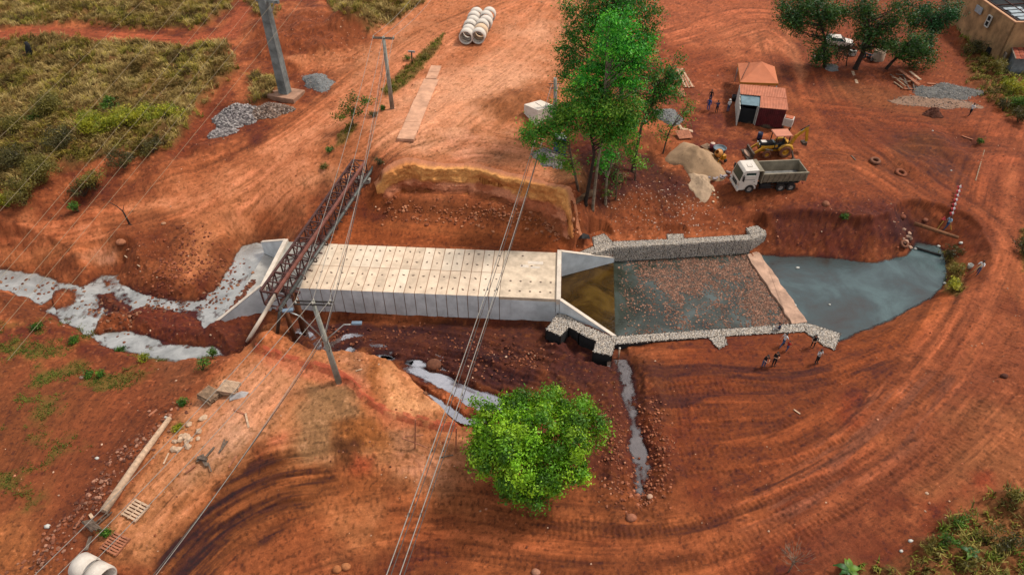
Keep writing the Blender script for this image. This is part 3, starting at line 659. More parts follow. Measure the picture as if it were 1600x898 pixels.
 ([(700,318),(900,338),(930,350),(900,372),(800,350)], (132,70,38), (150,82,46), .8, .8),
 ([(365,365),(440,355),(445,372),(400,372)], (100,46,24), (84,40,22), .6, .7),
 ([(60,40),(180,50),(290,58),(345,48),(375,10),(395,10),(370,60),(290,68),(180,66),(60,56),(0,64),(-60,70),(-60,58)], (176,90,62), (160,78,52), .5, .9)]
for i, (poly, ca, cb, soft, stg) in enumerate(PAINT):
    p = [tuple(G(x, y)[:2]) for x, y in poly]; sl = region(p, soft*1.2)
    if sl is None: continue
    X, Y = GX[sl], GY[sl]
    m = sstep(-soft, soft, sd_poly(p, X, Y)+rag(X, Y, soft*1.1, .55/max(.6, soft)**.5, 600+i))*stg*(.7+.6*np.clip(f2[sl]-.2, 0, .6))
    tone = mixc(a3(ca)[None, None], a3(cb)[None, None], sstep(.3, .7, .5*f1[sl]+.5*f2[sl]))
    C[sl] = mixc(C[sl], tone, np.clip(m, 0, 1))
# freshly scraped dark subsoil on the bank of the shelf, dragged out in bucket streaks
pc_ = [tuple(G(x, y)[:2]) for x, y in [(388,706),(440,712),(520,742),(525,765),(470,800),(400,850),(330,905),(300,940),(228,940),(248,870),(330,778)]]; sl = region(pc_, 2); X, Y = GX[sl], GY[sl]
s_, t_ = line_st(ROADL['cut'], X, Y); st_ = fbm(s_*.10, t_*1.5, 4, 580, .62); mk_ = sstep(-.5, .5, sd_poly(pc_, X, Y)+rag(X, Y, .9, .6, 581))*sstep(.34, .56, st_+.10*(fbm(X*.3, Y*.3, 2, 582)-.3))
C[sl] = mixc(C[sl], mixc(a3((104,56,28))[None, None], a3((66,34,17))[None, None], sstep(.45, .65, fbm(s_*.16+5, t_*2.4, 3, 583))), mk_*.88)
# damp clay with its violet sheen painted into the colour on the right hand road, with dragged dark streaks
for k_, (pl_, ca_, cb_, nm_, th_) in enumerate((([(1150,770),(1290,690),(1400,590),(1490,590),(1420,700),(1270,800),(1160,820)], (158,98,80), (136,76,60), 'bottom', .50), ([(990,555),(1330,548),(1420,560),(1340,600),(1000,600)], (84,42,22), (104,54,28), 'field', .60), ([(1010,620),(1330,600),(1340,650),(1010,670)], (80,40,20), (104,54,28), 'field2', .62), ([(1180,760),(1330,640),(1420,540),(1450,560),(1340,690),(1200,800)], (84,42,24), (104,54,30), 'bottom', .63), ([(840,800),(1100,815),(1200,790),(1210,820),(1050,850),(840,830)], (92,46,26), (112,58,32), 'bottom', .62))):
    q_ = [tuple(G(x, y)[:2]) for x, y in pl_]; sl = region(q_, 2); X, Y = GX[sl], GY[sl]; s_, t_ = line_st(ROADL[nm_], X, Y)
    st_ = fbm(s_*.09+7*k_, t_*1.3, 4, 590+k_, .6); mk_ = sstep(-1, 1, sd_poly(q_, X, Y)+rag(X, Y, 1, .4, 595+k_))*sstep(th_-.06, th_+.06, st_); C[sl] = mixc(C[sl], mixc(a3(ca_)[None, None], a3(cb_)[None, None], f2[sl]), mk_*.75)
# cut face: ochre band above, red below
zz = sstep(.6, 1.6, Z+.8*(fbm(GX*.3, GY*.3, 3, 530)-.5))
lay = fbm(GX*.25, Z*2.2, 3, 540); gul = fbm(GX*.9, GY*.3+Z*.5, 4, 541)
cl = mixc(a3((150,80,42))[None, None], a3((196,130,70))[None, None], sstep(.35, .65, lay)*zz)
cl = cl*(.85+.3*gul[..., None])
C = mixc(C, cl, np.clip(CLIFF*1.5, 0, 1))
# dry pale dust on crests of the wheel tracks, moist dark soil in the ruts
g = TRK*sstep(.5, .82, STREAK); brk = .35+1.3*sstep(.38, .62, fbm(GX*.16, GY*.16, 3, 570)); C = C*(1+.22*(g*brk)[..., None])
C = C*.93*(1-np.clip(.17*brk, 0, .3)*TRK*(1-sstep(.14, .46, STREAK)))[..., None]; C = C*(1-.34*RIDGE*sstep(.35, .65, f2))[..., None]
C *= (1+.42*(f3-.5)+.3*(f2-.5))[..., None]
g4 = fbm(GX*5, GY*5, 2, 550); C *= (1-.35*sstep(.62, .8, g4))[..., None]
pale = sstep(.70, .78, fbm(GX*3.1, GY*3.1, 2, 560))*(1-.6*TRK); C = mixc(C, C*1.5+a3((190,140,110))*.2, pale*.4)
lum = C.mean(-1, keepdims=True); C = C*np.where(lum < .12, (np.clip(lum, .02, .12)/.12)**.34, (np.clip(lum, .12, .6)/.12)**.10); C = C*np.array([1.11, 1.06, .97]); bf = sstep(.10, .22, lum); C = C*np.concatenate([1.0+0*bf, .99+.03*bf, .84+.24*bf], -1)
# ground below grass
C = mixc(C, mixc(a3((140,108,60))[None, None], a3((98,78,40))[None, None], sstep(.3, .7, f2)), np.maximum(MD*.85, MM*.45))
C = mixc(C, a3((112,96,40))[None, None]*(.6+.8*f2[..., None]), np.clip(MS*.8+ML*sstep(.42, .6, f2)*.75, 0, 1))
# wet rim at the water's edge
wet = np.zeros(Z.shape)
for poly, zw in ((stream, ZW), (PONDSHEET, ZW))+tuple((PP(p, -2.93), -2.93) for p in PUD):
    sl = region(poly, 1.2); d = sd_poly(poly, GX[sl], GY[sl]); wet[sl] = np.maximum(wet[sl], (1-sstep(zw+.03, zw+.22, Z[sl]))*sstep(-1.1, -.3, d))
sl = region(dl, 2); s_, t_ = line_st(dl, GX[sl], GY[sl]); wet[sl] = np.maximum(wet[sl], (1-sstep(ZD, ZD+.3, Z[sl]))*(np.abs(t_) < 1.3))
C = C*(1-.13*(1-sstep(.09, .2, C.mean(-1))))[..., None]; C *= (1-.5*wet)[..., None]; C = np.clip(C, .008, .8)

gm = bpy.data.materials.new('soil'); gm.use_nodes = True; n = gm.node_tree; b = n.nodes['Principled BSDF']
b.inputs['Roughness'].default_value = .92; b.inputs['Specular IOR Level'].default_value = .18
at = n.nodes.new('ShaderNodeAttribute'); at.attribute_name = 'Col'
tc = n.nodes.new('ShaderNodeTexCoord')
def nz(scale, det=5, rgh=.6):
    q = n.nodes.new('ShaderNodeTexNoise'); q.inputs['Scale'].default_value = scale; q.inputs['Detail'].default_value = det
    q.inputs['Roughness'].default_value = rgh; n.links.new(tc.outputs['Object'], q.inputs['Vector']); return q
q1 = nz(3.5, 8, .68); r1 = n.nodes.new('ShaderNodeValToRGB'); r1.color_ramp.elements[0].position = .3; r1.color_ramp.elements[1].position = .72
r1.color_ramp.elements[0].color = (.80, .79, .78, 1); r1.color_ramp.elements[1].color = (1.18, 1.18, 1.17, 1); n.links.new(q1.outputs['Fac'], r1.inputs['Fac'])
m1 = n.nodes.new('ShaderNodeMix'); m1.data_type = 'RGBA'; m1.blend_type = 'MULTIPLY'; m1.inputs[0].default_value = 1
n.links.new(at.outputs['Color'], m1.inputs[6]); n.links.new(r1.outputs['Color'], m1.inputs[7]); fl_ = n.nodes.new('ShaderNodeAttribute'); fl_.attribute_name = 'Flow'; sx = n.nodes.new('ShaderNodeSeparateXYZ'); n.links.new(fl_.outputs['Vector'], sx.inputs[0])
def flow_noise(ks, kt, det):
    a = n.nodes.new('ShaderNodeMath'); a.operation = 'MULTIPLY'; a.inputs[1].default_value = ks; n.links.new(sx.outputs['X'], a.inputs[0])
    c = n.nodes.new('ShaderNodeMath'); c.operation = 'MULTIPLY'; c.inputs[1].default_value = kt; n.links.new(sx.outputs['Y'], c.inputs[0])
    k = n.nodes.new('ShaderNodeCombineXYZ'); n.links.new(a.outputs[0], k.inputs[0]); n.links.new(c.outputs[0], k.inputs[1])
    q = n.nodes.new('ShaderNodeTexNoise'); q.inputs['Scale'].default_value = 1; q.inputs['Detail'].default_value = det; q.inputs['Roughness'].default_value = .6; n.links.new(k.outputs[0], q.inputs['Vector']); return q
def mulramp(prev, fac, p0, c0, p1, c1, weight=None):
    r = n.nodes.new('ShaderNodeValToRGB'); r.color_ramp.elements[0].position = p0; r.color_ramp.elements[1].position = p1; r.color_ramp.elements[0].color = (*c0, 1); r.color_ramp.elements[1].color = (*c1, 1); n.links.new(fac, r.inputs['Fac'])
    m = n.nodes.new('ShaderNodeMix'); m.data_type = 'RGBA'; m.blend_type = 'MULTIPLY'; m.inputs[0].default_value = 1
    if weight is not None: n.links.new(weight, m.inputs[0])
    n.links.new(prev, m.inputs[6]); n.links.new(r.outputs['Color'], m.inputs[7]); return m.outputs[2]
pt_n = nz(.22, 3, .6); pr_ = n.nodes.new('ShaderNodeMapRange'); pr_.inputs[1].default_value = .42; pr_.inputs[2].default_value = .62; pr_.inputs[3].default_value = .12; pr_.inputs[4].default_value = .85; n.links.new(pt_n.outputs['Fac'], pr_.inputs[0]); wm_ = n.nodes.new('ShaderNodeMath'); wm_.operation = 'MULTIPLY'; n.links.new(pr_.outputs[0], wm_.inputs[0]); n.links.new(sx.outputs['Z'], wm_.inputs[1])
fine_l = flow_noise(.16, 3.6, 5); scr = flow_noise(.11, 1.5, 3)
col = mulramp(m1.outputs[2], fine_l.outputs['Fac'], .34, (.74, .71, .69), .68, (1.22, 1.22, 1.21), wm_.outputs[0])
col = mulramp(col, scr.outputs['Fac'], .30, (.50, .46, .44), .40, (1, 1, 1), wm_.outputs[0])
gr_ = nz(15, 4, .7); col = mulramp(col, gr_.outputs['Fac'], .36, (.78, .76, .75), .66, (1.2, 1.2, 1.2))
spk = nz(11, 1, .5); col = mulramp(col, spk.outputs['Fac'], .70, (1, 1, 1), .75, (1.55, 1.7, 1.85))
n.links.new(col, b.inputs['Base Color'])
q2 = nz(6, 9, .7); bp = n.nodes.new('ShaderNodeBump'); bp.inputs['Strength'].default_value = .55; bp.inputs['Distance'].default_value = .12
n.links.new(q2.outputs['Fac'], bp.inputs['Height']); n.links.new(bp.outputs['Normal'], b.inputs['Normal'])
nr, ncol = Z.shape; idx = np.arange(nr*ncol).reshape(nr, ncol)
Fq = np.stack([idx[:-1, :-1], idx[:-1, 1:], idx[1:, 1:], idx[1:, :-1]], -1).reshape(-1, 4)
ground = link('ground', np_mesh('ground', np.stack([GX, GY, Z], -1).reshape(-1, 3), Fq, gm, C.reshape(-1, 3), True))
fa = ground.data.attributes.new('Flow', 'FLOAT_VECTOR', 'POINT'); fa.data.foreach_set('vector', FLOW.reshape(-1))
tag(ground, 'red bare earth of the building site with wheel tracks and cut banks', kind='structure')

# -- the cut face itself: a strip standing along the edge of the plateau, with ledges, gullies and a crumbling lip
el = np.array(smooth_line(plat[:9], 14)); seg_ = np.r_[0, np.cumsum(np.hypot(*np.diff(el, axis=0).T))]; Lc = seg_[-1]; nu = int(Lc/.11); uu_ = np.linspace(0, Lc, nu)
ex_ = np.interp(uu_, seg_, el[:, 0]); ey_ = np.interp(uu_, seg_, el[:, 1]); tx_, ty_ = np.gradient(ex_), np.gradient(ey_); ln_ = np.hypot(tx_, ty_); ox_, oy_ = ty_/ln_, -tx_/ln_
fade = sstep(0, 2.5, uu_)*(1-sstep(Lc-2.0, Lc, uu_)); zt_ = np.array([zat(x-a*.7, y-b*.7) for x, y, a, b in zip(ex_, ey_, ox_, oy_)])+.03; nv_ = 46; vv_ = np.linspace(0, 1, nv_)
U_, V_ = np.meshgrid(uu_, vv_, indexing='ij'); zb_ = np.array([zat(x+a*1.3, y+b*1.3) for x, y, a, b in zip(ex_, ey_, ox_, oy_)])-.25
zb_ = np.minimum(zb_, zt_-.1); H_ = (zt_-zb_)[:, None]; ZZ_ = zt_[:, None]-H_*np.clip((V_-.06)/.94, 0, 1)
prof = np.interp(V_, [0, .05, .08, .45, .62, .66, .85, 1], [-.9, -.25, .06, .08, .16, .42, .6, 1.2])+.25*(fbm(U_*1.3, U_*0, 4, 960)-.5)*(1-np.clip(V_*3, 0, 1))
big = (fbm(U_*.22, ZZ_*.25, 3, 950)-.5)*1.5; blk = np.round(fbm(U_*.5, ZZ_*1.1, 2, 951)*5)/5-.5; fine = fbm(U_*1.8, ZZ_*2.6, 4, 952, .6)-.5; gulv = fbm(U_*1.1, ZZ_*.15, 3, 953)-.5
OFF_ = prof+np.clip(V_*12, 0, 1)*(big*.9+blk*.9*sstep(.3, .5, V_)+fine*.45+gulv*.55)*fade[:, None]+(1-np.clip(V_*12, 0, 1))*0
OFF_ = OFF_+.25*np.clip(V_*12, 0, 1)
ZZ_ = ZZ_+.14*(fbm(U_*.9, V_*3, 3, 954)-.5)*np.clip(V_*8, 0, 1)
hz_ = (ZZ_-zb_[:, None])/np.maximum(.3, H_)+.28*(fbm(U_*.18, ZZ_*.3, 3, 955)-.5); och = mixc(a3((240,166,94))[None, None], a3((210,132,70))[None, None], sstep(.35, .65, fbm(U_*.3, ZZ_*1.6, 4, 956)))
pnk = mixc(a3((222,140,100))[None, None], a3((188,104,66))[None, None], sstep(.4, .6, fbm(U_*.5, ZZ_*1.2, 3, 957))); low = a3((150,80,44))[None, None]+0*pnk
CC_ = mixc(mixc(low, pnk, sstep(.12, .3, hz_)), och, sstep(.42, .56, hz_)); CC_ = mixc(CC_, a3((196,124,86))[None, None]*(.75+.5*fbm(U_*.8, V_*0, 3, 961))[..., None], 1-sstep(.03, .075, V_)); CC_ = CC_*(.8+.4*fbm(U_*2.5, ZZ_*3, 3, 958))[..., None]
id_ = np.arange(nu*nv_).reshape(nu, nv_); Fc_ = np.stack([id_[:-1, :-1], id_[:-1, 1:], id_[1:, 1:], id_[1:, :-1]], -1).reshape(-1, 4)
m_cut = mat('cut_earth', (0, 0, 0), .95, .12, 5, .8, 9, vcol=True)
tag(link('cut_bank', np_mesh('cut_bank', np.stack([ex_[:, None]+ox_[:, None]*OFF_, ey_[:, None]+oy_[:, None]*OFF_, ZZ_], -1).reshape(-1, 3), Fc_, m_cut, CC_.reshape(-1, 3), True)), 'ochre cut earth face with a crumbling lip behind the culvert', kind='structure')
# ------------------------------------------------------------------ water
def water_mat(name, c1, c2, scale, gloss, rough=.06, bump=.06, bscale=3.0, c3=None, dist=0.0, depth=0.0):
    m = bpy.data.materials.new(name); m.use_nodes = True; n = m.node_tree; b = n.nodes['Principled BSDF']; o = n.nodes['Material Output']
    tc = n.nodes.new('ShaderNodeTexCoord')
    q = n.nodes.new('ShaderNodeTexNoise'); q.inputs['Scale'].default_value = scale; q.inputs['Detail'].default_value = 8; q.inputs['Roughness'].default_value = .62; q.inputs['Distortion'].default_value = dist
    n.links.new(tc.outputs['Object'], q.inputs['Vector'])
    r = n.nodes.new('ShaderNodeValToRGB'); r.color_ramp.elements[0].position = .34; r.color_ramp.elements[1].position = .66
    r.color_ramp.elements[0].color = (*c1, 1); r.color_ramp.elements[1].color = (*c2, 1)
    if c3: e = r.color_ramp.elements.new(.5); e.color = (*c3, 1)
    n.links.new(q.outputs['Fac'], r.inputs['Fac']); n.links.new(r.outputs['Color'], b.inputs['Base Color'])
    b.inputs['Roughness'].default_value = rough; b.inputs['IOR'].default_value = 1.33; b.inputs['Specular IOR Level'].default_value = .5
    q2 = n.nodes.new('ShaderNodeTexNoise'); q2.inputs['Scale'].default_value = bscale; q2.inputs['Detail'].default_value = 4; n.links.new(tc.outputs['Object'], q2.inputs['Vector'])
    bp = n.nodes.new('ShaderNodeBump'); bp.inputs['Strength'].default_value = bump; bp.inputs['Distance'].default_value = .1
    n.links.new(q2.outputs['Fac'], bp.inputs['Height']); n.links.new(bp.outputs['Normal'], b.inputs['Normal'])
    gl = n.nodes.new('ShaderNodeBsdfGlossy'); gl.inputs['Roughness'].default_value = rough; gl.inputs['Color'].default_value = (.9, .92, .95, 1); n.links.new(bp.outputs['Normal'], gl.inputs['Normal'])
    ms = n.nodes.new('ShaderNodeMixShader'); ms.inputs[0].default_value = gloss
    n.links.new(b.outputs[0], ms.inputs[1]); n.links.new(gl.outputs[0], ms.inputs[2])
    if depth:
        at = n.nodes.new('ShaderNodeAttribute'); at.attribute_name = 'Col'; mr = n.nodes.new('ShaderNodeMapRange'); mr.interpolation_type = 'SMOOTHSTEP'; mr.inputs[1].default_value = 0; mr.inputs[2].default_value = depth; mr.inputs[3].default_value = .22; mr.inputs[4].default_value = 1
        n.links.new(at.outputs['Fac'], mr.inputs[0]); tr = n.nodes.new('ShaderNodeBsdfTransparent'); m2 = n.nodes.new('ShaderNodeMixShader'); n.links.new(mr.outputs[0], m2.inputs[0]); n.links.new(tr.outputs[0], m2.inputs[1]); n.links.new(ms.outputs[0], m2.inputs[2]); n.links.new(m2.outputs[0], o.inputs['Surface'])
    else: n.links.new(ms.outputs[0], o.inputs['Surface'])
    return m
def shallow(name, poly, zw, m, label, reach=1.6):
    sl = region(poly, reach); X, Y, Zs = GX[sl], GY[sl], Z[sl]; dep = zw-Zs; ok = (dep > -.06) & (sd_poly(poly, X, Y) > -reach)
    nr_, nc_ = X.shape; ix = -np.ones(X.size, int); qf = ok[:-1, :-1] | ok[:-1, 1:] | ok[1:, 1:] | ok[1:, :-1]
    if not qf.any(): return
    id_ = np.arange(X.size).reshape(nr_, nc_); Fq = np.stack([id_[:-1, :-1], id_[:-1, 1:], id_[1:, 1:], id_[1:, :-1]], -1)[qf]; use = np.unique(Fq); ix[use] = np.arange(len(use))
    d = np.clip(dep.ravel()[use], -.1, .6); V = np.c_[X.ravel()[use], Y.ravel()[use], np.full(len(use), zw)]
    o = link(name, np_mesh(name, V, ix[Fq], m, np.repeat(np.clip(d/.22, 0, 1)[:, None], 3, 1), True)); return tag(o, label, kind='structure')
def sheet(name, poly, z, m, label):
    mb = MB(); nn = len(poly); mb.v = [(x, y, z) for x, y in poly]; mb.f = [list(range(nn))]; mb.m = [0]; mb.sm = [False]
    a = sum(poly[i][0]*poly[(i+1) % nn][1]-poly[(i+1) % nn][0]*poly[i][1] for i in range(nn))
    if a < 0: mb.f = [list(range(nn))[::-1]]
    o = mb.build(name, m); return tag(o, label, kind='structure')
def grow(poly, d):
    n_ = len(poly); a = sum(poly[i][0]*poly[(i+1) % n_][1]-poly[(i+1) % n_][0]*poly[i][1] for i in range(n_)); s = 1 if a > 0 else -1; out = []
    for i in range(n_):
        p0, p1, p2 = Vector(poly[i-1]), Vector(poly[i]), Vector(poly[(i+1) % n_]); t = (p2-p0).normalized(); out.append((p1.x+s*t.y*d, p1.y-s*t.x*d))
    return out
wm_stream = water_mat('stream_water', A(116,112,104), A(176,172,164), .45, .16, .08, .28, 9, dist=1.0, depth=.45)
wm_pud = water_mat('puddle_water', A(100,80,74), A(130,110,106), .6, .45, .04, .08, 3, depth=.8)
wm_pond = water_mat('pond_water', A(60,52,46), A(84,104,104), .17, .03, .10, .22, 7, A(62,74,74), .5, depth=1.0)
wm_basin = water_mat('basin_water', A(34,34,24), A(84,92,88), .28, .03, .12, .16, 6, A(60,64,54), .6)
wm_brown = water_mat('apron_water', A(40,28,8), A(100,74,30), .32, .02, .15, .25, 3, A(70,48,16), .9)
wm_ditch = water_mat('ditch_water', A(74,56,48), A(98,82,74), .7, .11, .06, .12, 4, depth=.7)
shallow('stream_water', stream, ZW, wm_stream, 'pale grey stream water braided round the mud islands')
shallow('pond_water', PONDSHEET, ZW-.002, wm_pond, 'dark teal still pond beyond the concrete sill', .3)
for i, p in enumerate(PUD): shallow('puddle', PP(p, -2.93), -2.93, wm_pud, 'pale puddle lying in the muddy trench')
shallow('ditch_water', [(p[0]-.8, p[1]) for p in dl[5:]]+[(p[0]+.8, p[1]) for p in dl[:4:-1]], ZD, wm_ditch, 'grey water standing in the narrow drain ditch', .45)
# ------------------------------------------------------------------ culvert
m_conc = mat('culvert_concrete_top', A(254,230,202), .85, .08, .7, .25, 30)
m_conc2 = mat('culvert_concrete_warm', A(250,222,192), .85, .08, 1.1, .25, 30)
m_conc3 = mat('culvert_concrete_stained', A(242,214,184), .88, .10, .9, .25, 30)
m_cside = mat('concrete_side_cool', A(250,255,255), .85, .10, .6, .2, 20)  # side faces of the same concrete, painted cooler and lighter for their shaded side
m_cgrey = mat('concrete_slab_grey', A(190,184,172), .9, .13, .9, .3, 25)
m_cbeam = mat('concrete_beam_pale', A(242,224,204), .85, .08, 1.5, .2, 25)
m_joint = mat('joint_mortar', A(176,134,104), .95, .1, 3)
m_hole = mat('lifting_recess', A(136,116,100), .9, .1, 8)
m_soilc = mat('dust_on_concrete', A(222,178,150), .95, .16, .9, .3, 20)
random.seed(5)
cul = thing('box_culvert', 'long pale double row of precast concrete box culvert segments in the trench', 'culvert', CU(-14, 3.4, -2.9), CA)
def lc(u, v, z): return (u+14, v-3.4, z+2.9)          # culvert frame -> local
U0, U1, V1 = -28.0, 0.0, 6.85
SEG0, SEG1, NSEG = -24.4, -5.6, 19
du = (SEG1-SEG0)/NSEG
for row in (0, 1):
    v0, v1 = (0, V1/2) if row == 0 else (V1/2, V1)
    for k in range(NSEG):
        mb = MB(); g = .034; dz = random.uniform(-.012, .012); ua, ub = SEG0+k*du+g, SEG0+(k+1)*du-g
        off = random.uniform(-.012, .012) if row == 0 else 0
        va, vb = v0+(g if row else off), v1-g
        x0, y0, _ = lc(ua, va, 0); x1, y1, _ = lc(ub, vb, 0)
        zt = 2.9+dz; zbm = .0; th = .28
        # a box ring open at both ends
        mb.prism([(x0, y0), (x1, y0), (x1, y1), (x0, y1)], zt-th, zt, 0)
        mb.prism([(x0, y0), (x1, y0), (x1, y0+.22), (x0, y0+.22)], zbm, zt-th, 1)
        mb.prism([(x0, y1-.22), (x1, y1-.22), (x1, y1), (x0, y1)], zbm, zt-th, 1)
        mb.prism([(x0, y0+.22), (x1, y0+.22), (x1, y1-.22), (x0, y1-.22)], zbm, zbm+.2, 1)
        if row == 0:      # near face, lifted a hair so the slab edge reads with the wall
            mb.prism([(x0, y0-.004), (x1, y0-.004), (x1, y0), (x0, y0)], zbm+.01, zt-.01, 1)
        cxm = (x0+x1)/2+random.uniform(-.05, .05)
        for vv in ((.85, 2.45) if row == 0 else (1.05, 2.6)):
            yy = y0+vv+random.uniform(-.06, .06)
            mb.lathe([(.001, zt+.035), (.07, zt+.035), (.10, zt+.004), (.10, zt-.01)], 8, 2, Matrix.Translation((cxm, yy, 0)))
            if random.random() < .55:
                a = random.uniform(0, 3); mb.bar((cxm-.16*math.cos(a), yy-.16*math.sin(a), zt+.03), (cxm+.16*math.cos(a), yy+.16*math.sin(a), zt+.05), .03, .03, 2)
        r = random.random(); mt = m_conc if r < .55 else (m_conc2 if r < .85 else m_conc3)
        if row == 0 and k < 8: mt = m_conc2 if r < .7 else m_conc3
        o = mb.build('segment', [mt, m_cside, m_hole], cul)
mb = MB()      # mortar strip between the rows and bedding under the joints
x0, y0, _ = lc(SEG0, V1/2-.03, 0); x1, y1, _ = lc(SEG1, V1/2+.03, 0); mb.prism([(x0, y0), (x1, y0), (x1, y1), (x0, y1)], 2.5, 2.885)
x0, y0, _ = lc(SEG0, .05, 0); x1, y1, _ = lc(SEG1, .20, 0); mb.prism([(x0, y0), (x1, y0), (x1, y1), (x0, y1)], .05, 2.875)
x0, y0, _ = lc(SEG0, .2, 0); x1, y1, _ = lc(SEG1, V1-.1, 0); mb.prism([(x0, y0), (x1, y0), (x1, y1), (x0, y1)], 2.66, 2.86)
mb.build('joint_mortar', m_joint, cul)
def cast_end(ua, ub, nm):
    mb = MB(); x0, y0, _ = lc(ua, .01, 0); x1, y1, _ = lc(ub, V1-.01, 0)
    mb.prism([(x0, y0), (x1, y0), (x1, y1), (x0, y1)], 2.58, 2.93, 0)
    for yy in (y0, (y0+y1)/2-.15, y1-.3): mb.prism([(x0, yy), (x1, yy), (x1, yy+.3), (x0, yy+.3)], 0, 2.58, 1)
    return mb
# left end: one grey slab cast in place
cast_end(U0+.4, SEG0-.02, 'l').build('end_slab', [m_cgrey, m_cside], cul)
# right end: cast slab with marked panels
ce = MB(); n_ = 5; w_ = (U1-.35-SEG1)/n_
cast_end(SEG1+.02, U1-.35, 'r').build('end_slab', [mat('culvert_end_slab', A(244,218,188), .88, .12, 1.0, .3, 25), m_cside], cul)
for k in range(n_):      # outer wall panels seen below the slab
    mb = MB(); x0, y0, _ = lc(SEG1+k*w_+.03, -.01, 0); x1, y1, _ = lc(SEG1+(k+1)*w_-.03, .012, 0)
    mb.prism([(x0, y0), (x1, y0), (x1, y1), (x0, y1)], .02, 2.57); mb.build('wall_panel', m_cside, cul)
mb = MB()
for uu, vv, a, b in ((-3.2, 4.9, 1.5, .45), (-2.9, 4.25, .9, .35), (-3.9, 4.35, .8, .4)):
    x0, y0, _ = lc(uu, vv, 0); mb.prism([(x0, y0), (x0+a, y0), (x0+a, y0+b), (x0, y0+b)], 2.93, 2.945)
mb.build('mortar_patch', m_cbeam, cul)
for uu in [SEG1+.9+i*.95 for i in range(5)]:
    for vv in (.9, 2.3, 4.6, 6.1):
        if random.random() < .7:
            mb = MB(); x0, y0, _ = lc(uu, vv, 0); mb.lathe([(.001, 2.965), (.09, 2.965), (.12, 2.935)], 8, 0, Matrix.Translation((x0, y0, 0))); mb.build('lifting_point', m_hole, cul)
def hprism(name, pts, z0, z1, m, parent, mi=0):
    mb = MB(); q = [lc(u, v, 0)[:2] for u, v in pts]
    zz0 = [z+2.9 for z in z0] if isinstance(z0, (list, tuple)) else z0+2.9; zz1 = [z+2.9 for z in z1] if isinstance(z1, (list, tuple)) else z1+2.9
    mb.prism(q, zz0, zz1); return mb.build(name, m, parent, .02)
hprism('head_beam', [(U0, -.30), (U0+.42, -.30), (U0+.42, V1+.12), (U0, V1+.12)], -.32, .3, m_cbeam, cul)
hprism('head_beam', [(-.35, -.32), (.06, -.32), (.06, V1+.12), (-.35, V1+.12)], -.32, .3, m_cbeam, cul)
for uu in (U0+.05, -.32):
    for vv in (-.28, V1/2-.15, V1-.2): hprism('head_wall', [(uu, vv), (uu+.3, vv), (uu+.3, vv+.3), (uu, vv+.3)], -3.3, -.32, m_cside, cul)
def wing(pts_in, pts_out, zt0, zt1):      # thin wall from the head beam to the tip
    (a, b), (c, d) = pts_in, pts_out
    L = math.hypot(c-a, d-b); nx, ny = -(d-b)/L*.13, (c-a)/L*.13
    q = [(a-nx, b-ny), (c-nx, d-ny), (c+nx, d+ny), (a+nx, b+ny)]
    hprism('wing_wall', q, -3.4, [zt0, zt1, zt1, zt0], m_cside, cul)
    mb = MB(); k = 1.25; q2 = [(a-nx*k, b-ny*k), (c-nx*k, d-ny*k), (c+nx*k, d+ny*k), (a+nx*k, b+ny*k)]
    mb.prism([lc(u, v, 0)[:2] for u, v in q2], [zt0+2.9+.003, zt1+2.903, zt1+2.903, zt0+2.903], [zt0+2.95, zt1+2.95, zt1+2.95, zt0+2.95]); mb.build('coping', m_cbeam, cul)
wing((.05, -.25), (5.15, -2.75), .24, -1.75); wing((.05, V1), (5.6, 9.5), .24, -2.45)
wing((U0, -.2), (-32.0, -2.65), .24, -2.3); wing((U0, V1), (-31.3, 8.6), .24, -1.5)
# aprons
hprism('apron_slab', [(.06, .0), (.06, V1-.1), (5.55, 9.4), (5.1, -2.7)], -3.5, -3.06, m_cgrey, cul)
wet = mat('wet_apron_concrete', A(200,194,184), .45, .12, 1.2, .5, 14, spec=.5)
hprism('apron_slab', [(U0, .0), (-32.1, -2.5), (-31.6, 8.4), (U0, V1-.1)], -3.5, [-2.75, -2.97, -2.97, -2.75], wet, cul)
mudp = []
for uu, vv, r in ((-30.9, 3.6, .35), (-31.1, 2.9, .45), (-31.2, 2.0, .4), (-31.3, 1.3, .5), (-31.5, .4, .35), (-31.6, -.8, .4)):
    for k in range(26): p = CU(uu+random.gauss(0, .14), vv+random.gauss(0, .34), -2.93); mudp.append(tuple(p))
tag(rocks('mud_bar', mudp, .16, [A(112,58,34), A(92,46,28), A(130,72,44)], mat('wet_mud', (0, 0, 0), .8, .15, 3, .6, 12, vcol=True), 5, .5), 'narrow brown mud bar lying along the wet apron', kind='structure')
# brown water over the right apron, basin water
sheet('apron_water', CU2((.0, -.2), (5.25, -2.75), (5.62, 9.5), (.0, V1)), -2.985, wm_brown, 'shallow brown water running over the apron slab between the wing walls')
sheet('basin_water', CU2((5.2, -2.9), (5.62, 9.6))+[(p[0], p[1]+.5) for p in NI[1:4]]+[tuple(P(1266, 503, -2.6)[:2])]+[(p[0], p[1]-.4) for p in SI[4:0:-1]], -3.02, wm_basin, 'shallow murky water standing in the stone lined basin')

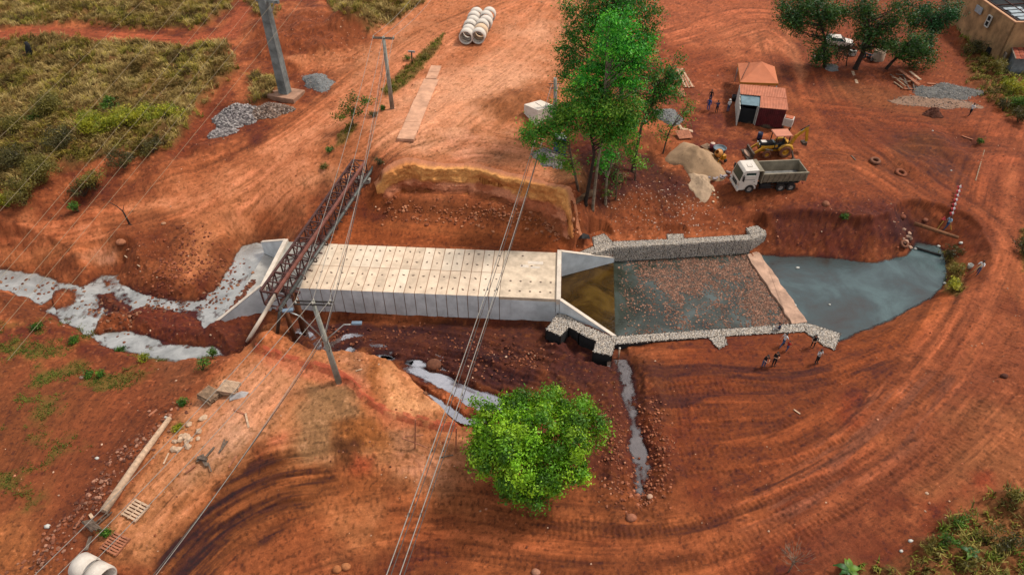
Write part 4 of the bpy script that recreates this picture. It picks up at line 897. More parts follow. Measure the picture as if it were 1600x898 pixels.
# ------------------------------------------------------------------ gabions
m_stone = mat('gabion_stone', (0, 0, 0), .9, .14, 9, .3, 30, vcol=True)
m_core = mat('gabion_core', A(120,106,92), .95, .1, 5); m_wire = mat('galvanised_wire', A(70,62,56), .5, .05, 9, metal=.6)
GST = [A(216,202,186), A(206,192,176), A(200,190,178), A(188,172,156), A(220,202,182), A(182,174,166)]
rng = np.random.default_rng(11)
m_geo = mat('black_geotextile', (.018, .017, .017), .9, .1, 4, .4, 10)
def gabion(label, cages, loc, geo=False):            # cages: (poly4, ztop, height)
    root = thing('gabion_wall', label, 'gabion wall', loc)
    pts = []; sz = []
    for poly, zt, hgt in cages:
        q = [(p[0]-loc[0], p[1]-loc[1]) for p in poly]; z1 = zt-loc[2]
        layers = max(1, int(round(hgt/.95))); lh = hgt/layers
        for Lk in range(layers):
            mb = MB(); za, zb_ = z1-(Lk+1)*lh, z1-Lk*lh
            c = (sum(p[0] for p in q)/len(q), sum(p[1] for p in q)/len(q))
            inn = [(c[0]+(p[0]-c[0])*.965, c[1]+(p[1]-c[1])*.965) for p in q]
            mb.prism(inn, za+.03, zb_-.05, 0)
            for i in range(len(q)):
                a, b = q[i], q[(i+1) % len(q)]
                mb.bar((a[0], a[1], za+.01), (a[0], a[1], zb_), .075, .075, 1)
                mb.bar((a[0], a[1], zb_-.015), (b[0], b[1], zb_-.015), .035, .035, 1)
            mb.build('gabion_cage', [m_core, m_wire], root)
        if geo: g2 = MB(); g2.prism([(c[0]+(p[0]-c[0])*1.004, c[1]+(p[1]-c[1])*1.004) for p in q], z1-hgt, z1-.13); g2.build('geotextile', m_geo, root)
        # stones on the top and the sides
        xs = [p[0] for p in q]; y_ = [p[1] for p in q]; s = .112
        gx = np.arange(min(xs), max(xs), s); gy = np.arange(min(y_), max(y_), s)
        XX, YY = np.meshgrid(gx, gy); XX = XX+rng.uniform(-.05, .05, XX.shape); YY = YY+rng.uniform(-.05, .05, YY.shape)
        k = sd_poly(q, XX, YY) > -.02
        pts += [(x, y, z1-.045+rng.uniform(-.01, .012)) for x, y in zip(XX[k], YY[k])]
        for i in range(0 if geo else len(q)):
            a, b = q[i], q[(i+1) % len(q)]; L = math.hypot(b[0]-a[0], b[1]-a[1])
            for t in np.arange(s/2, L, s):
                for z in np.arange(z1-hgt+.06, z1-.05, s):
                    f = (t+rng.uniform(-.05, .05))/L; pts.append((a[0]+(b[0]-a[0])*f+rng.uniform(-.02, .02), a[1]+(b[1]-a[1])*f+rng.uniform(-.02, .02), z+rng.uniform(-.04, .04)))
    o = rocks('stone_fill', pts, np.full(len(pts), .070), GST, m_stone, 3, .75, root, .18); tag(o, kind='stuff'); return root
def quads(inner, outer, n, zt, hgt):      # split a strip into cages
    out = []; a = [inner[0]]; 
    for i in range(n):
        f0, f1 = i/n, (i+1)/n
        L0 = Vector(inner[0]).lerp(Vector(inner[1]), f0); L1 = Vector(inner[0]).lerp(Vector(inner[1]), f1)
        R0 = Vector(outer[0]).lerp(Vector(outer[1]), f0); R1 = Vector(outer[0]).lerp(Vector(outer[1]), f1)
        out.append(([tuple(L0), tuple(L1), tuple(R1), tuple(R0)], zt, hgt))
    return out
g_ = lambda *pts: PP(list(pts), ZG)
north = []
north += quads(g_((958,387),(1065,381)), g_((957,377),(1064,372.5)), 4, ZG, 1.95)
north += quads(g_((1065,381),(1176,374)), g_((1064,372.5),(1172,366)), 4, ZG, 1.95)
north += [(g_((1176,374),(1197,367),(1196,360),(1172,366)), ZG, 1.95)]
north += [(g_((1172,366),(1196,360),(1182,352),(1166,356)), ZG-.003, 1.9)]
north += [(g_((1043,373.5),(1069,372),(1067,365),(1043,365.5)), ZG-.003, 1.6)]
north += [(g_((930,396),(958,387),(957,377),(928,382)), ZG-.003, 1.9), (g_((905,398),(930,396),(928,384),(908,392)), ZG-.006, 1.9)]
north += [(g_((928,382),(957,377),(944,364.5),(926,370)), ZG+.003, 1.6)]
north += [(g_((871,392),(898,390),(892,379.5),(871,386.5)), ZG+.2, 1.5)]
gabion('grey stone gabion wall on the far side of the basin with three stub ends', north, P(1060, 400, -3.1))
south = []
south += quads(g_((955,525),(1075,517)), g_((961,537),(1075,528.5)), 4, ZG, 1.95)
south += quads(g_((1075,517),(1180,510)), g_((1075,528.5),(1180,521.5)), 4, ZG, 1.95)
south += quads(g_((1180,510),(1261,504)), g_((1180,521.5),(1258,517.5)), 3, ZG, 1.95)
south += quads(g_((1261,504),(1314,520.5)), g_((1258,517.5),(1286,538)), 2, ZG-.003, 1.8)
south += [(g_((1314,520.5),(1304,546),(1286,538)), ZG-.006, 1.6)]
south += [(g_((1108,526.5),(1133,524.5),(1137,537),(1124,544),(1118,540)), ZG-.003, 1.5)]
south += [(g_((932,533),(955,525),(961,537),(956,555.5),(926.5,549)), ZG-.003, 1.9)]
south += [(g_((916,509),(955,525),(932,533),(905,519)), ZG+.004, 1.9), (g_((883,491),(916,509),(905,519),(889,511)), ZG+.008, 1.9)]
south += [(g_((871,490),(883,491),(889,511),(876,525),(853,514)), ZG+.004, 1.9)]
gabion('speckled stone gabion wall on the near side of the basin beside the people', south, P(1090, 525, -3.1), True)

# ------------------------------------------------------------------ sill across the basin
sa, sb, sc_, sd2 = P(1167,397,-2.75), P(1184,391,-2.75), P(1264,500,-2.55), P(1240,504,-2.55)
rs_ = random.Random(6); e1_ = [sa.lerp(sd2, i/14)+Vector((rs_.uniform(-.1, .1), rs_.uniform(-.05, .05), 0)) for i in range(15)]; e2_ = [sb.lerp(sc_, i/14)+Vector((rs_.uniform(-.1, .1), rs_.uniform(-.05, .05), 0)) for i in range(15)]
pl_ = [tuple(p[:2]) for p in e1_+e2_[::-1]]; mb = MB(); mb.prism(pl_, -3.5, [-2.78+rs_.uniform(-.03, .03) for _ in pl_])
tag(mb.build('concrete_sill', m_soilc, None, .05), 'dusty pink concrete sill between the stone basin and the pond', 'sill')
# ------------------------------------------------------------------ stones of the basin floor
r2 = np.random.default_rng(4)
bp_ = [tuple(CU(5.7, -2.6)[:2]), tuple(CU(5.9, 9.4)[:2])]+NI[1:3]+[(NI[3][0]+1.3, NI[3][1]+.2), tuple((P(1240, 500, -2.7)+Vector((1.2, 0, 0)))[:2])]+SI[4:0:-1]
xs = [p[0] for p in bp_]; y_ = [p[1] for p in bp_]
px = r2.uniform(min(xs), max(xs), 46000); py = r2.uniform(min(y_), max(y_), 46000)
def pz(poly, soft, ra, sc, sd): 
    q = PP(poly, -3.0); return sstep(-soft, soft, sd_poly(q, px, py)+rag(px, py, ra, sc, sd))
dens = np.maximum(pz([(1000,405),(1225,388),(1300,505),(1190,510),(1130,470),(1060,455),(1010,430)], 1.6, 2.2, .45, 71), .85*pz([(1020,425),(1060,425),(1072,505),(1050,512),(1040,470)], .7, 1.0, .6, 72))
dens = np.maximum(dens, .25*pz([(970,398),(1165,392),(1160,405),(975,410)], .6, .5, .6, 73)); dens = np.maximum(dens, .10)
dens = dens*(.25+1.0*sstep(.38, .6, fbm(px*.6, py*.6, 3, 77)))
k = (sd_poly(bp_, px, py) > .15) & (r2.random(len(px)) < dens)
m_bst = mat('basin_stone', (0, 0, 0), .85, .14, 9, .2, 30, vcol=True)
o = rocks('basin_stones', np.c_[px[k], py[k], np.full(k.sum(), -3.03)], r2.uniform(.05, .115, k.sum()), [A(150,104,82), A(128,84,64), A(170,126,102), A(108,78,62), A(98,84,72)], m_bst, 8, .55)
tag(o, 'reddish rubble stones breaking the shallow basin water', kind='stuff')

# ------------------------------------------------------------------ truss bridge
m_rust = mat('rusted_steel', A(100,60,52), .75, .16, 2.0, .2, 30, col2=A(64,40,38)); m_rust2 = mat('rusted_steel_light', A(142,82,66), .75, .14, 2.0, .2, 30)
m_pipe = mat('dull_pipe', A(110,110,104), .5, .14, 2, metal=.2); m_pale = mat('pale_pipe', A(250,226,200), .7, .06, 2)
ZT, ZB = 4.0, 2.5
TLn, TRn, TLf, TRf = P(408,453,ZT), P(430,459.5,ZT), P(552,249.5,ZT), P(571,252.5,ZT)
dirb = ((TLf+TRf)-(TLn+TRn)).normalized(); nL = ((TLn+TRn)/2)
TLn = nL+(TLn-TRn)/2; 
br = thing('truss_footbridge', 'rusty steel lattice truss bridge carrying pipes over the culvert', 'bridge', (nL.x, nL.y, ZB))
Lb = ((TLf+TRf)/2-nL).length; side = Vector((-dirb.y, dirb.x, 0)); Wd = 1.40
def bl(s, w, z): p = dirb*s+side*w*Wd/2; return Vector((p.x, p.y, z))        # s along, w -1..1 (right..left), z
HT = ZT-ZB; NB = 17
def part(name, fn, m, parent=br):
    mb = MB(); fn(mb); return mb.build(name, m, parent)
part('top_chord', lambda b: b.bar(bl(0, 1, HT), bl(Lb, 1, HT), .19, .19), m_rust)
part('top_chord', lambda b: b.bar(bl(0, -1, HT), bl(Lb, -1, HT), .27, .20), m_rust2)
part('bottom_chord', lambda b: b.bar(bl(0, 1, 0), bl(Lb, 1, 0), .18, .18), m_rust)
part('bottom_chord', lambda b: b.bar(bl(-.6, -1, 0), bl(Lb+.4, -1, 0), .22, .22), m_rust)
for i in range(NB+1):
    s = Lb*i/NB
    for w in (1, -1): part('truss_post', lambda b: b.bar(bl(s, w, .06), bl(s, w, HT-.06), .11, .11), m_rust)
    part('cross_beam', lambda b: b.bar(bl(s, 1, HT+.01), bl(s, -1, HT+.01), .12, .10), m_rust)
    part('floor_beam', lambda b: b.bar(bl(s, 1.0, -.09), bl(s, -1.9, -.09), .10, .10), m_rust)
    if i < NB:
        s2 = Lb*(i+1)/NB; f = i % 2
        for w in (1, -1): part('diagonal_brace', lambda b: b.bar(bl(s if f else s2, w, .06), bl(s2 if f else s, w, HT-.06), .10, .10), m_rust)
        part('plan_brace', lambda b: b.bar(bl(s, 1 if f else -1, HT+.03), bl(s2, -1 if f else 1, HT+.03), .07, .07), m_rust)
        part('floor_brace', lambda b: b.bar(bl(s, -1 if f else 1, -.02), bl(s2, 1 if f else -1, -.02), .05, .05), m_rust)
for i in range(1, NB, 2):
    s = Lb*i/NB; part('pipe_saddle', lambda b: b.tube([bl(s, -1.05, .42), bl(s, -1.5, .46), bl(s, -1.95, .3), bl(s, -1.95, -.05)], .05, 6), m_rust)
# pipes carried by the bridge
pp = lambda p: Vector(p)-br.location
e1 = pp(G(433, 519)); e2 = pp(G(395, 524))
part('water_pipe', lambda b: b.tube([e1+Vector((0, 0, -.1)), bl(-.4, -1.35, .12), bl(Lb*.5, -1.45, .14), bl(Lb+.2, -1.45, .14), bl(Lb+2.2, -1.6, .6)], .16, 10), m_pipe)
part('water_pipe', lambda b: b.tube([pp(G(386, 532, -.1)), pp(P(392, 524, .9)), pp(P(411, 493, 2.0)), pp(P(429, 463, 2.9)), pp(P(452, 428, 3.0))], .17, 10), m_pale)
# pier under the near end
pb = pp(P(452, 487, -1.5)); pb.z = -2.75-ZB
m_rp = mat('rust_stained_pier', A(126,76,44), .85, .14, 1.6, .3, 12)
pt = bl(2.2, -1.2, -.2)
part('pier_column', lambda b: b.tube([Vector((pt.x, pt.y, pb.z)), Vector((pt.x, pt.y, -.2))], .30, 14), m_rp)
pt2 = bl(1.0, -.6, -.2); part('pier_column', lambda b: b.tube([Vector((pt2.x, pt2.y, pb.z)), Vector((pt2.x, pt2.y, -.2))], .22, 12), m_rp)
part('pier_cap', lambda b: b.bar(bl(2.2, 1.1, -.27), bl(2.2, -2.1, -.27), .3, .22), m_rust)
ab = bl(Lb-.3, 0, -.3); part('abutment', lambda b: b.box((ab.x, ab.y, -.85), (2.4, 1.2, 1.1), math.atan2(dirb.y, dirb.x)+math.pi/2), m_cgrey)
# ------------------------------------------------------------------ vegetation
m_leaf = mat('leaf', (0, 0, 0), .55, .12, 3, spec=.35, vcol=True, trans=.3)
m_bark = mat('bark', A(120,96,76), .95, .2, 3, .5, 14); m_barkp = mat('pale_bark', A(168,146,122), .9, .2, 2.5, .4, 12); m_barkd = mat('dark_bark', A(66,50,40), .95, .2, 3, .5, 14)
m_dry = mat('grass_blade', (0, 0, 0), .8, .12, 2, spec=.2, vcol=True, trans=.2)
def leaf_mesh(name, c, size, col, r, aspect=.45, droop=0.0, nrm=None):
    n = len(c); d = r.normal(size=(n, 3)); d[:, 2] = d[:, 2]*.6-droop
    if nrm is not None:
        nn = nrm+r.normal(size=(n, 3))*.55; nn /= np.linalg.norm(nn, axis=1)[:, None]; d -= nn*(d*nn).sum(1)[:, None]
    d /= np.linalg.norm(d, axis=1)[:, None]
    e = np.cross(nn, d) if nrm is not None else r.normal(size=(n, 3)); e -= d*(e*d).sum(1)[:, None]; e /= np.linalg.norm(e, axis=1)[:, None]
    s = size*r.uniform(.65, 1.3, n)[:, None]
    V = np.stack([c-d*s*.5, c+e*s*aspect*.5, c+d*s*.5, c-e*s*aspect*.5], 1).reshape(-1, 3)
    Fc = np.arange(4*n).reshape(n, 4); return np_mesh(name, V, Fc, m_leaf, np.repeat(col, 4, 0))
def crown(lobes, leaf, dens, cols, seed, aspect=.5, droop=0.1, sub=10, spread=.34, squash=.85):
    """lobes: (centre, radius) -> leaf centres and colours, grouped in clumps"""
    r = np.random.default_rng(seed); CC = []; KK = []; NN = []; cols = np.array(cols)
    for c, rad in lobes:
        ns = max(3, int(sub*rad*rad)); v = r.normal(size=(ns, 3)); v /= np.linalg.norm(v, axis=1)[:, None]
        sc = np.array(c)+v*rad*r.uniform(.45, 1.0, (ns, 1))*np.array([1, 1, squash]); lt = r.uniform(.85, 1.15)
        for k in range(ns):
            m = int(dens*r.uniform(.5, 1.5)); g = r.normal(size=(m, 3))*spread*r.uniform(.6, 1.25)*np.array([1, 1, .75])
            base_c = cols[r.integers(0, len(cols))]*lt*r.uniform(.75, 1.25)
            NN.append(v[k]*.5+g/spread*.85+np.array([0, 0, .4])); CC.append(sc[k]+g); KK.append(base_c*r.uniform(.75, 1.25, (m, 1)))
    nn = np.concatenate(NN); nn /= np.linalg.norm(nn, axis=1)[:, None]+1e-6; return np.concatenate(CC), np.concatenate(KK), nn
def tree(name, label, cat, base_pt, lobes, trunk_r, cols, seed, leaf=.3, dens=26, bark=None, group=None, droop=.15, sub=10, spread=.34, lean=None, limb=True, aspect=.5, squash=.85):
    b = Vector(base_pt); t = thing(name, label, cat, b, 0, group)
    L = [(np.array(c)-np.array(b), r_) for c, r_ in lobes]
    top = max(L, key=lambda q: q[0][2]); rr = random.Random(seed); zt = top[0][2]; mean = sum(q[0] for q in L)/len(L)
    P1 = lean if lean is not None else Vector((mean[0]*.35, mean[1]*.35, zt*.45)); P2 = Vector(top[0])
    path = [Vector((0, 0, -.25)), Vector((0, 0, .15)), P1*.5+Vector((rr.uniform(-.1, .1), rr.uniform(-.1, .1), 0)), P1, P1.lerp(P2, .5)+Vector((rr.uniform(-.3, .3), rr.uniform(-.3, .3), 0)), P2]
    mb = MB(); mb.tube(path, [trunk_r*1.35, trunk_r, trunk_r*.85, trunk_r*.68, trunk_r*.42, trunk_r*.1], 9)
    if limb:
        for c, r_ in L:
            c = Vector(c); f = max(.25, min(.95, (c.z-.8)/max(.1, zt))); a = path[2].lerp(P1, min(1, f*2)) if f < .5 else P1.lerp(P2, (f-.5)*1.6)
            if a.z > c.z: a = P1*.8
            mb.tube([a, a.lerp(c, .5)+Vector((rr.uniform(-.2, .2), rr.uniform(-.2, .2), -.15)), c], [trunk_r*.30, trunk_r*.2, trunk_r*.06], 5)
    mb.build('trunk', bark or m_bark, t)
    c, k, nn = crown(L, leaf, dens, cols, seed, sub=sub, spread=spread, squash=squash)
    link('crown', leaf_mesh('crown', c, leaf, k, np.random.default_rng(seed+1), aspect, droop, nn), t); return t
BR = [A(130,184,24), A(98,154,18), A(160,204,36), A(72,118,12)]
g0 = G(832, 752)
lob = [(765,655,1.7,4.2),(805,640,1.6,4.6),(858,630,1.6,4.6),(903,642,1.6,4.2),(926,668,1.3,3.8),(890,682,1.9,5.4),(845,672,2.0,5.8),(795,690,1.8,5.3),(752,690,1.3,3.8),(762,722,1.4,3.6),(815,728,1.9,4.6),(868,722,1.7,4.4),(898,728,1.2,3.6),(828,770,1.2,2.6),(800,756,1.2,2.8),(850,750,1.3,3.2)]
tree('broadleaf_tree', 'round bright green broadleaf tree standing alone beside the bottom road', 'tree', g0, [(P(x, y, z-.9), r) for x, y, r, z in lob], .28, BR, 21, leaf=.22, dens=130, sub=10, spread=.31)
EB = [A(80,186,36), A(56,160,28), A(108,202,46), A(40,128,22)]; ED = [A(52,126,30), A(38,102,22), A(72,142,34), A(80,122,32)]; EM = [A(78,154,32), A(104,168,36), A(54,126,24), A(128,168,44)]; EY = [A(110,130,44), A(90,116,40), A(72,110,34)]
def euc(label, bx, by, lobes, cols, seed, tr=.22, bark=None, dens=38, leaf=.30, dy=0.0, sub=14, spread=.42, z=None, name='eucalyptus_tree', group='trees at the middle of the site', droop=.5, lean=None, qs=1.02):
    b = G(bx, by); r = random.Random(seed)
    LL = []
    for x, y, q in lobes:
        p_ = PY(x, y, b.y+dy+r.uniform(-1.1, 1.1)); q *= qs; LL.append((p_, q))
        for e_ in range(2 if q > .8 else 1): LL.append((p_+Vector((r.uniform(-.9, .9), r.uniform(-1, 1), r.uniform(-.9, .5)))*q, q*r.uniform(.45, .7)))
    return tree(name, label, 'tree', b, LL, tr, cols, seed, leaf=leaf, dens=dens, bark=bark, group=group, sub=sub, spread=spread, droop=droop, lean=lean, aspect=.38)
euc('tallest eucalyptus with bright green crown and pale leaning trunk above the cut', 926, 326, [(970,34,1.5),(950,58,1.6),(985,62,1.5),(968,82,1.8),(942,92,1.5),(995,92,1.3),(925,118,1.4),(958,112,1.5),(980,118,1.2),(935,140,1.1),(960,62,1.6),(978,44,1.2)], EB, 31, .17, m_barkp, 26, sub=11)
euc('dark green eucalyptus at the back whose crown leaves the top of the picture', 975, 222, [(902,22,1.8),(928,34,2.0),(892,66,1.6),(908,88,1.5),(935,8,2.0),(972,2,2.0),(1005,8,2.0),(1018,28,1.4),(1003,48,1.5),(915,60,1.7),(950,22,1.8),(885,85,1.1),(882,104,1.1),(888,118,.8),(1016,56,.9),(1010,72,.8),(985,20,1.8),(955,-20,2.2),(925,110,1.3)], ED, 32, .26, m_barkd, 20, sub=10)
euc('wide dark eucalyptus on the right of the group with gaps between its clumps', 988, 268, [(1042,112,1.1),(1054,122,.9),(1040,136,1.3),(1012,118,1.0),(1026,104,1.0),(1000,148,1.1),(1030,150,1.2),(1048,140,1.0),(1012,164,1.3),(1020,178,.8),(1058,88,.5),(985,132,1.0),(976,150,1.1),(992,104,.9)], ED, 33, .2, m_bark, 22, sub=11)
euc('mid green eucalyptus with a straight dark trunk at the edge of the cut', 915, 318, [(900,142,1.1),(916,152,1.2),(936,156,1.3),(956,168,1.3),(972,186,1.1),(900,170,1.0),(926,188,1.1),(946,206,1.0),(960,216,.9),(982,166,1.0),(965,196,1.0),(985,190,.8)], EM, 34, .2, m_barkd, 30, qs=1.2)
euc('slender eucalyptus with drooping left branch over the white concrete box', 903, 296, [(872,184,1.0),(860,202,.9),(882,172,.9),(887,200,.7),(832,204,.9),(826,213,.5),(838,226,.35),(846,246,.25),(866,222,.6),(880,222,.4),(884,250,.6),(892,262,.4)], EM, 35, .14, m_bark, 34, qs=1.3)
euc('short eucalyptus with a small bright tuft on a pale double trunk', 946, 318, [(950,236,.75),(943,250,.7),(956,244,.6),(945,262,.4)], EB, 36, .16, m_barkp, 24)
euc('thin sparse eucalyptus with yellowish hanging foliage', 962, 312, [(958,268,.6),(965,250,.5),(955,285,.4),(968,280,.35),(950,300,.3)], EY, 37, .10, m_bark, 12)
euc('small feathery eucalyptus beside the dark hollow', 992, 282, [(985,232,.8),(996,248,.75),(990,216,.8),(1003,256,.4),(975,225,.6)], EM, 38, .1, m_bark, 18)
euc('sparse sapling leaning over the grey heap with one green branch', 1036, 240, [(1078,160,.5),(1075,172,.6),(1064,184,.6),(1070,178,.5),(1048,198,.7),(1040,214,.5),(1032,206,.5)], EY+EM, 39, .1, m_bark, 13)
TD = [A(46,92,28), A(34,72,22), A(62,108,32), A(76,104,34)]; TG = [A(30,92,34), A(22,74,28), A(44,108,36)]
def rt(label, bx, by, lobes, cols, seed, tr=.25, dy=0, lean=None): return euc(label, bx, by, lobes, cols, seed, tr, m_barkd, 24, .34, dy, 11, .55, group='trees round the parked car', name='shade_tree', droop=.2, lean=lean, qs=1.28)
rt('two tier shade tree with its trunk beside the parked white car', 1288, 106, [(1240,26,1.5),(1262,8,1.8),(1285,14,1.7),(1302,28,1.3),(1312,18,1.2),(1226,8,1.0),(1246,46,.7),(1274,56,.7),(1284,76,1.0),(1288,90,.9),(1276,88,.6),(1296,62,.7),(1256,28,1.1),(1230,30,.8)], TD, 41, .26)
rt('leaning shade tree with a thick dark trunk left of the concrete ring', 1336, 108, [(1346,14,1.1),(1360,6,1.2),(1370,50,1.1),(1350,56,1.0),(1364,66,1.2),(1386,64,1.0),(1396,72,.8),(1350,32,.9),(1400,30,1.1),(1412,8,1.5),(1390,44,.9),(1376,30,.8)], TD, 42, .36)
rt('low forked shade tree right of the concrete ring', 1385, 108, [(1426,60,1.0),(1440,74,1.2),(1420,80,1.1),(1440,90,1.0),(1455,84,.8),(1428,96,.7),(1446,58,.9),(1410,74,.6)], TD, 43, .24)
rt('dense dark green shade tree at the upper right near the house', 1452, 72, [(1440,30,1.2),(1456,24,1.4),(1472,30,1.1),(1486,14,1.1),(1466,40,.9),(1430,36,.8),(1445,14,1.0),(1490,30,.6)], TG, 44, .24)
rt('thin brown leaved sapling between the car and the leaning tree', 1322, 104, [(1316,74,.6),(1328,78,.6),(1335,70,.5),(1310,82,.5)], [A(74,70,36), A(60,60,30)], 45, .08)
# ---- shrubs, each a thing
YL = [A(186,182,40), A(160,164,34), A(204,196,60), A(132,144,30)]; OL = [A(132,120,46), A(112,104,38), A(150,134,58)]; GL = [A(76,122,28), A(60,102,22), A(104,142,38)]; DK = [A(88,80,38), A(72,68,32), A(106,98,46)]
LB = 'shrubs along the grassy bank'
def shrub(x, y, r, cols, label, seed, group=None, name='shrub', leaf=.26, squash=.8, h=.75):
    b = G(x, y); rr = random.Random(seed); t = thing(name, label, 'shrub', b, 0, group); L = []; r = r*(1.3 if group == LB else 1.1)
    for k in range(max(4, int(5*r))):
        a = rr.uniform(0, 6.28); q = r*rr.uniform(.1, .75); L.append((np.array((q*math.cos(a), q*math.sin(a), r*h*rr.uniform(.6, 1.35))), r*rr.uniform(.32, .5)))
    mb = MB()
    for c, q in L: mb.tube([(0, 0, -.15), tuple(c*.5+np.array([0, 0, .05])), tuple(c)], [.05, .035, .012], 5)
    mb.build('stem', m_bark, t); c, k, nn = crown(L, leaf, 34, cols, seed, sub=16, spread=.22*max(.5, r**.5), squash=squash)
    link('foliage', leaf_mesh('foliage', c, leaf, k, np.random.default_rng(seed), .3, -.35, nn*.6), t); return t
for i, (x, y, r, c, lb) in enumerate([(85,178,1.7,OL,'olive shrub in the dry field left of the round green shrub'),(170,172,1.0,GL,'small round vivid green shrub in the dry field'),(140,200,1.3,YL,'yellow green shrub at the left end of the bright row'),(165,208,1.3,YL,'low yellow shrub below the vivid green shrub'),(200,198,1.5,YL,'broad yellow green shrub in the middle of the bright row'),(232,192,1.3,YL,'upright yellow shrub right of the middle of the bright row'),(258,190,1.2,YL,'bright yellow shrub near the right end of the row'),(276,184,1.0,YL,'last small yellow shrub of the bright row towards the gravel'),
  (18,212,1.3,OL,'olive shrub at the left edge of the dry field'),(60,192,.8,GL,'small green shrub left of the bright row'),(70,282,1.6,OL,'wide olive shrub on the bank above the left road'),(40,318,1.5,OL,'olive shrub hanging over the eroded bank'),(12,322,1.1,YL,'lime shrub at the left edge above the road'),(132,306,1.2,DK,'dark shrub at the tip of the bank by the road'),(148,288,1.1,OL,'olive shrub behind the dark one at the bank tip'),(124,330,.7,GL,'small green shrub hanging lowest over the left road'),(195,262,1.2,DK,'dark shrub under the bright row'),(240,238,1.0,DK,'dark shrub at the right foot of the bank'),(100,232,1.4,DK,'dark shrub between the field and the bank'),(30,262,1.5,DK,'dark thicket at the left edge of the bank')]):
    shrub(x, y, r, c, lb, 700+i, LB)
RB = 'shrubs by the tan house'
for i, (x, y, r, c, lb) in enumerate([(1530,62,1.8,OL,'tall olive shrub against the grey boundary wall'),(1520,84,1.4,DK,'dark shrub below the tall olive shrub'),(1578,146,1.5,YL,'yellow shrub in the rough strip below the house'),(1592,166,1.4,GL,'green shrub at the right edge below the yellow one'),(1572,84,1.1,YL,'lime shrub between the boundary wall and the tiled roof'),(1556,112,1.3,OL,'dry olive shrub beside the broken wall panels'),(1590,190,1.3,DK,'dark shrub lowest at the right edge of the strip'),(1540,104,1.0,OL,'small dry shrub at the left side of the strip'),(1566,172,1.0,DK,'small dark shrub behind the man in white')]):
    shrub(x, y, r, c, lb, 740+i, RB)
for i, (x, y, r, c, lb, g) in enumerate([(316,578,.7,GL,'dense dark green shrub on the slope above the pallets',None),(332,560,.6,GL,'smaller green shrub just above its neighbour on the slope',None),(1484,402,.9,DK,'bushy plant hanging over the pond edge under the log',None),(1496,424,.8,OL,'olive plant on the pond bank',None),(1494,452,.8,YL,'yellow green tuft at the lower corner of the pond',None),(1322,336,.45,GL,'spiky green tuft on the bank above the pond',None),(1530,224,.45,GL,'small bright tuft in the rubble hollow',None),
   (1598,395,1.0,DK,'dark shrub at the right edge of the road',None),(62,512,.5,GL,'dark green tuft at the top of the lower left slope',None),(117,535,.45,GL,'round green tuft near the stream bend',None),(190,549,.4,GL,'green tuft on the lip of the stream bank',None),(228,564,.5,YL,'yellow green patch of weeds above the stream',None),(160,586,.35,GL,'right one of two small tufts on the red slope',None),(140,588,.35,GL,'left one of two small tufts on the red slope',None),(285,632,.35,GL,'small weed left of the pallet stacks',None),(276,672,.35,YL,'pale weed beside the end of the fallen pole',None),
   (170,833,.35,GL,'weed beside the lower flat pallet',None),(1472,844,.7,GL,'tall grass clump at the lower right corner',None),(1500,826,.75,GL,'bright bushy clump at the lower right',None),(1540,848,.8,OL,'olive clump at the lower right edge',None),(1455,858,.6,OL,'spiky clump beside the banana plant',None),(1580,860,.8,DK,'dark clump in the lower right corner',None),(1510,885,.8,OL,'clump at the bottom edge right of the banana leaf',None),(1580,782,.7,OL,'dry clump at the right edge above the corner',None),
   (515,238,.45,GL,'green weed left of the bridge head',None),(508,262,.4,OL,'dry weed beside the bridge end',None),(636,94,.6,GL,'green bush on the verge by the small post',None),(665,92,.5,OL,'olive bush on the verge above the post',None),(592,258,.5,DK,'dark weed at the lip of the cut by the pipe',None),(598,172,.3,GL,'small tuft at the foot of the utility pole',None),(583,182,.45,DK,'dark shrub beside the verge',None)]):
    shrub(x, y, r, c, lb, 780+i, g, name='shrub' if r > .6 else 'weed', leaf=.2 if r < .8 else .26)
bt = G(552, 196); tree('small_tree', 'small thin crowned tree beside the sloping road left of the utility pole', 'tree', bt, [(PY(x, y, bt.y), r) for x, y, r in ((540,165,.7),(552,152,.6),(566,160,.6),(535,178,.6),(550,172,.7),(574,156,.4),(562,176,.5),(528,182,.4))], .07, OL+GL, 61, leaf=.24, dens=34, sub=14, spread=.34)
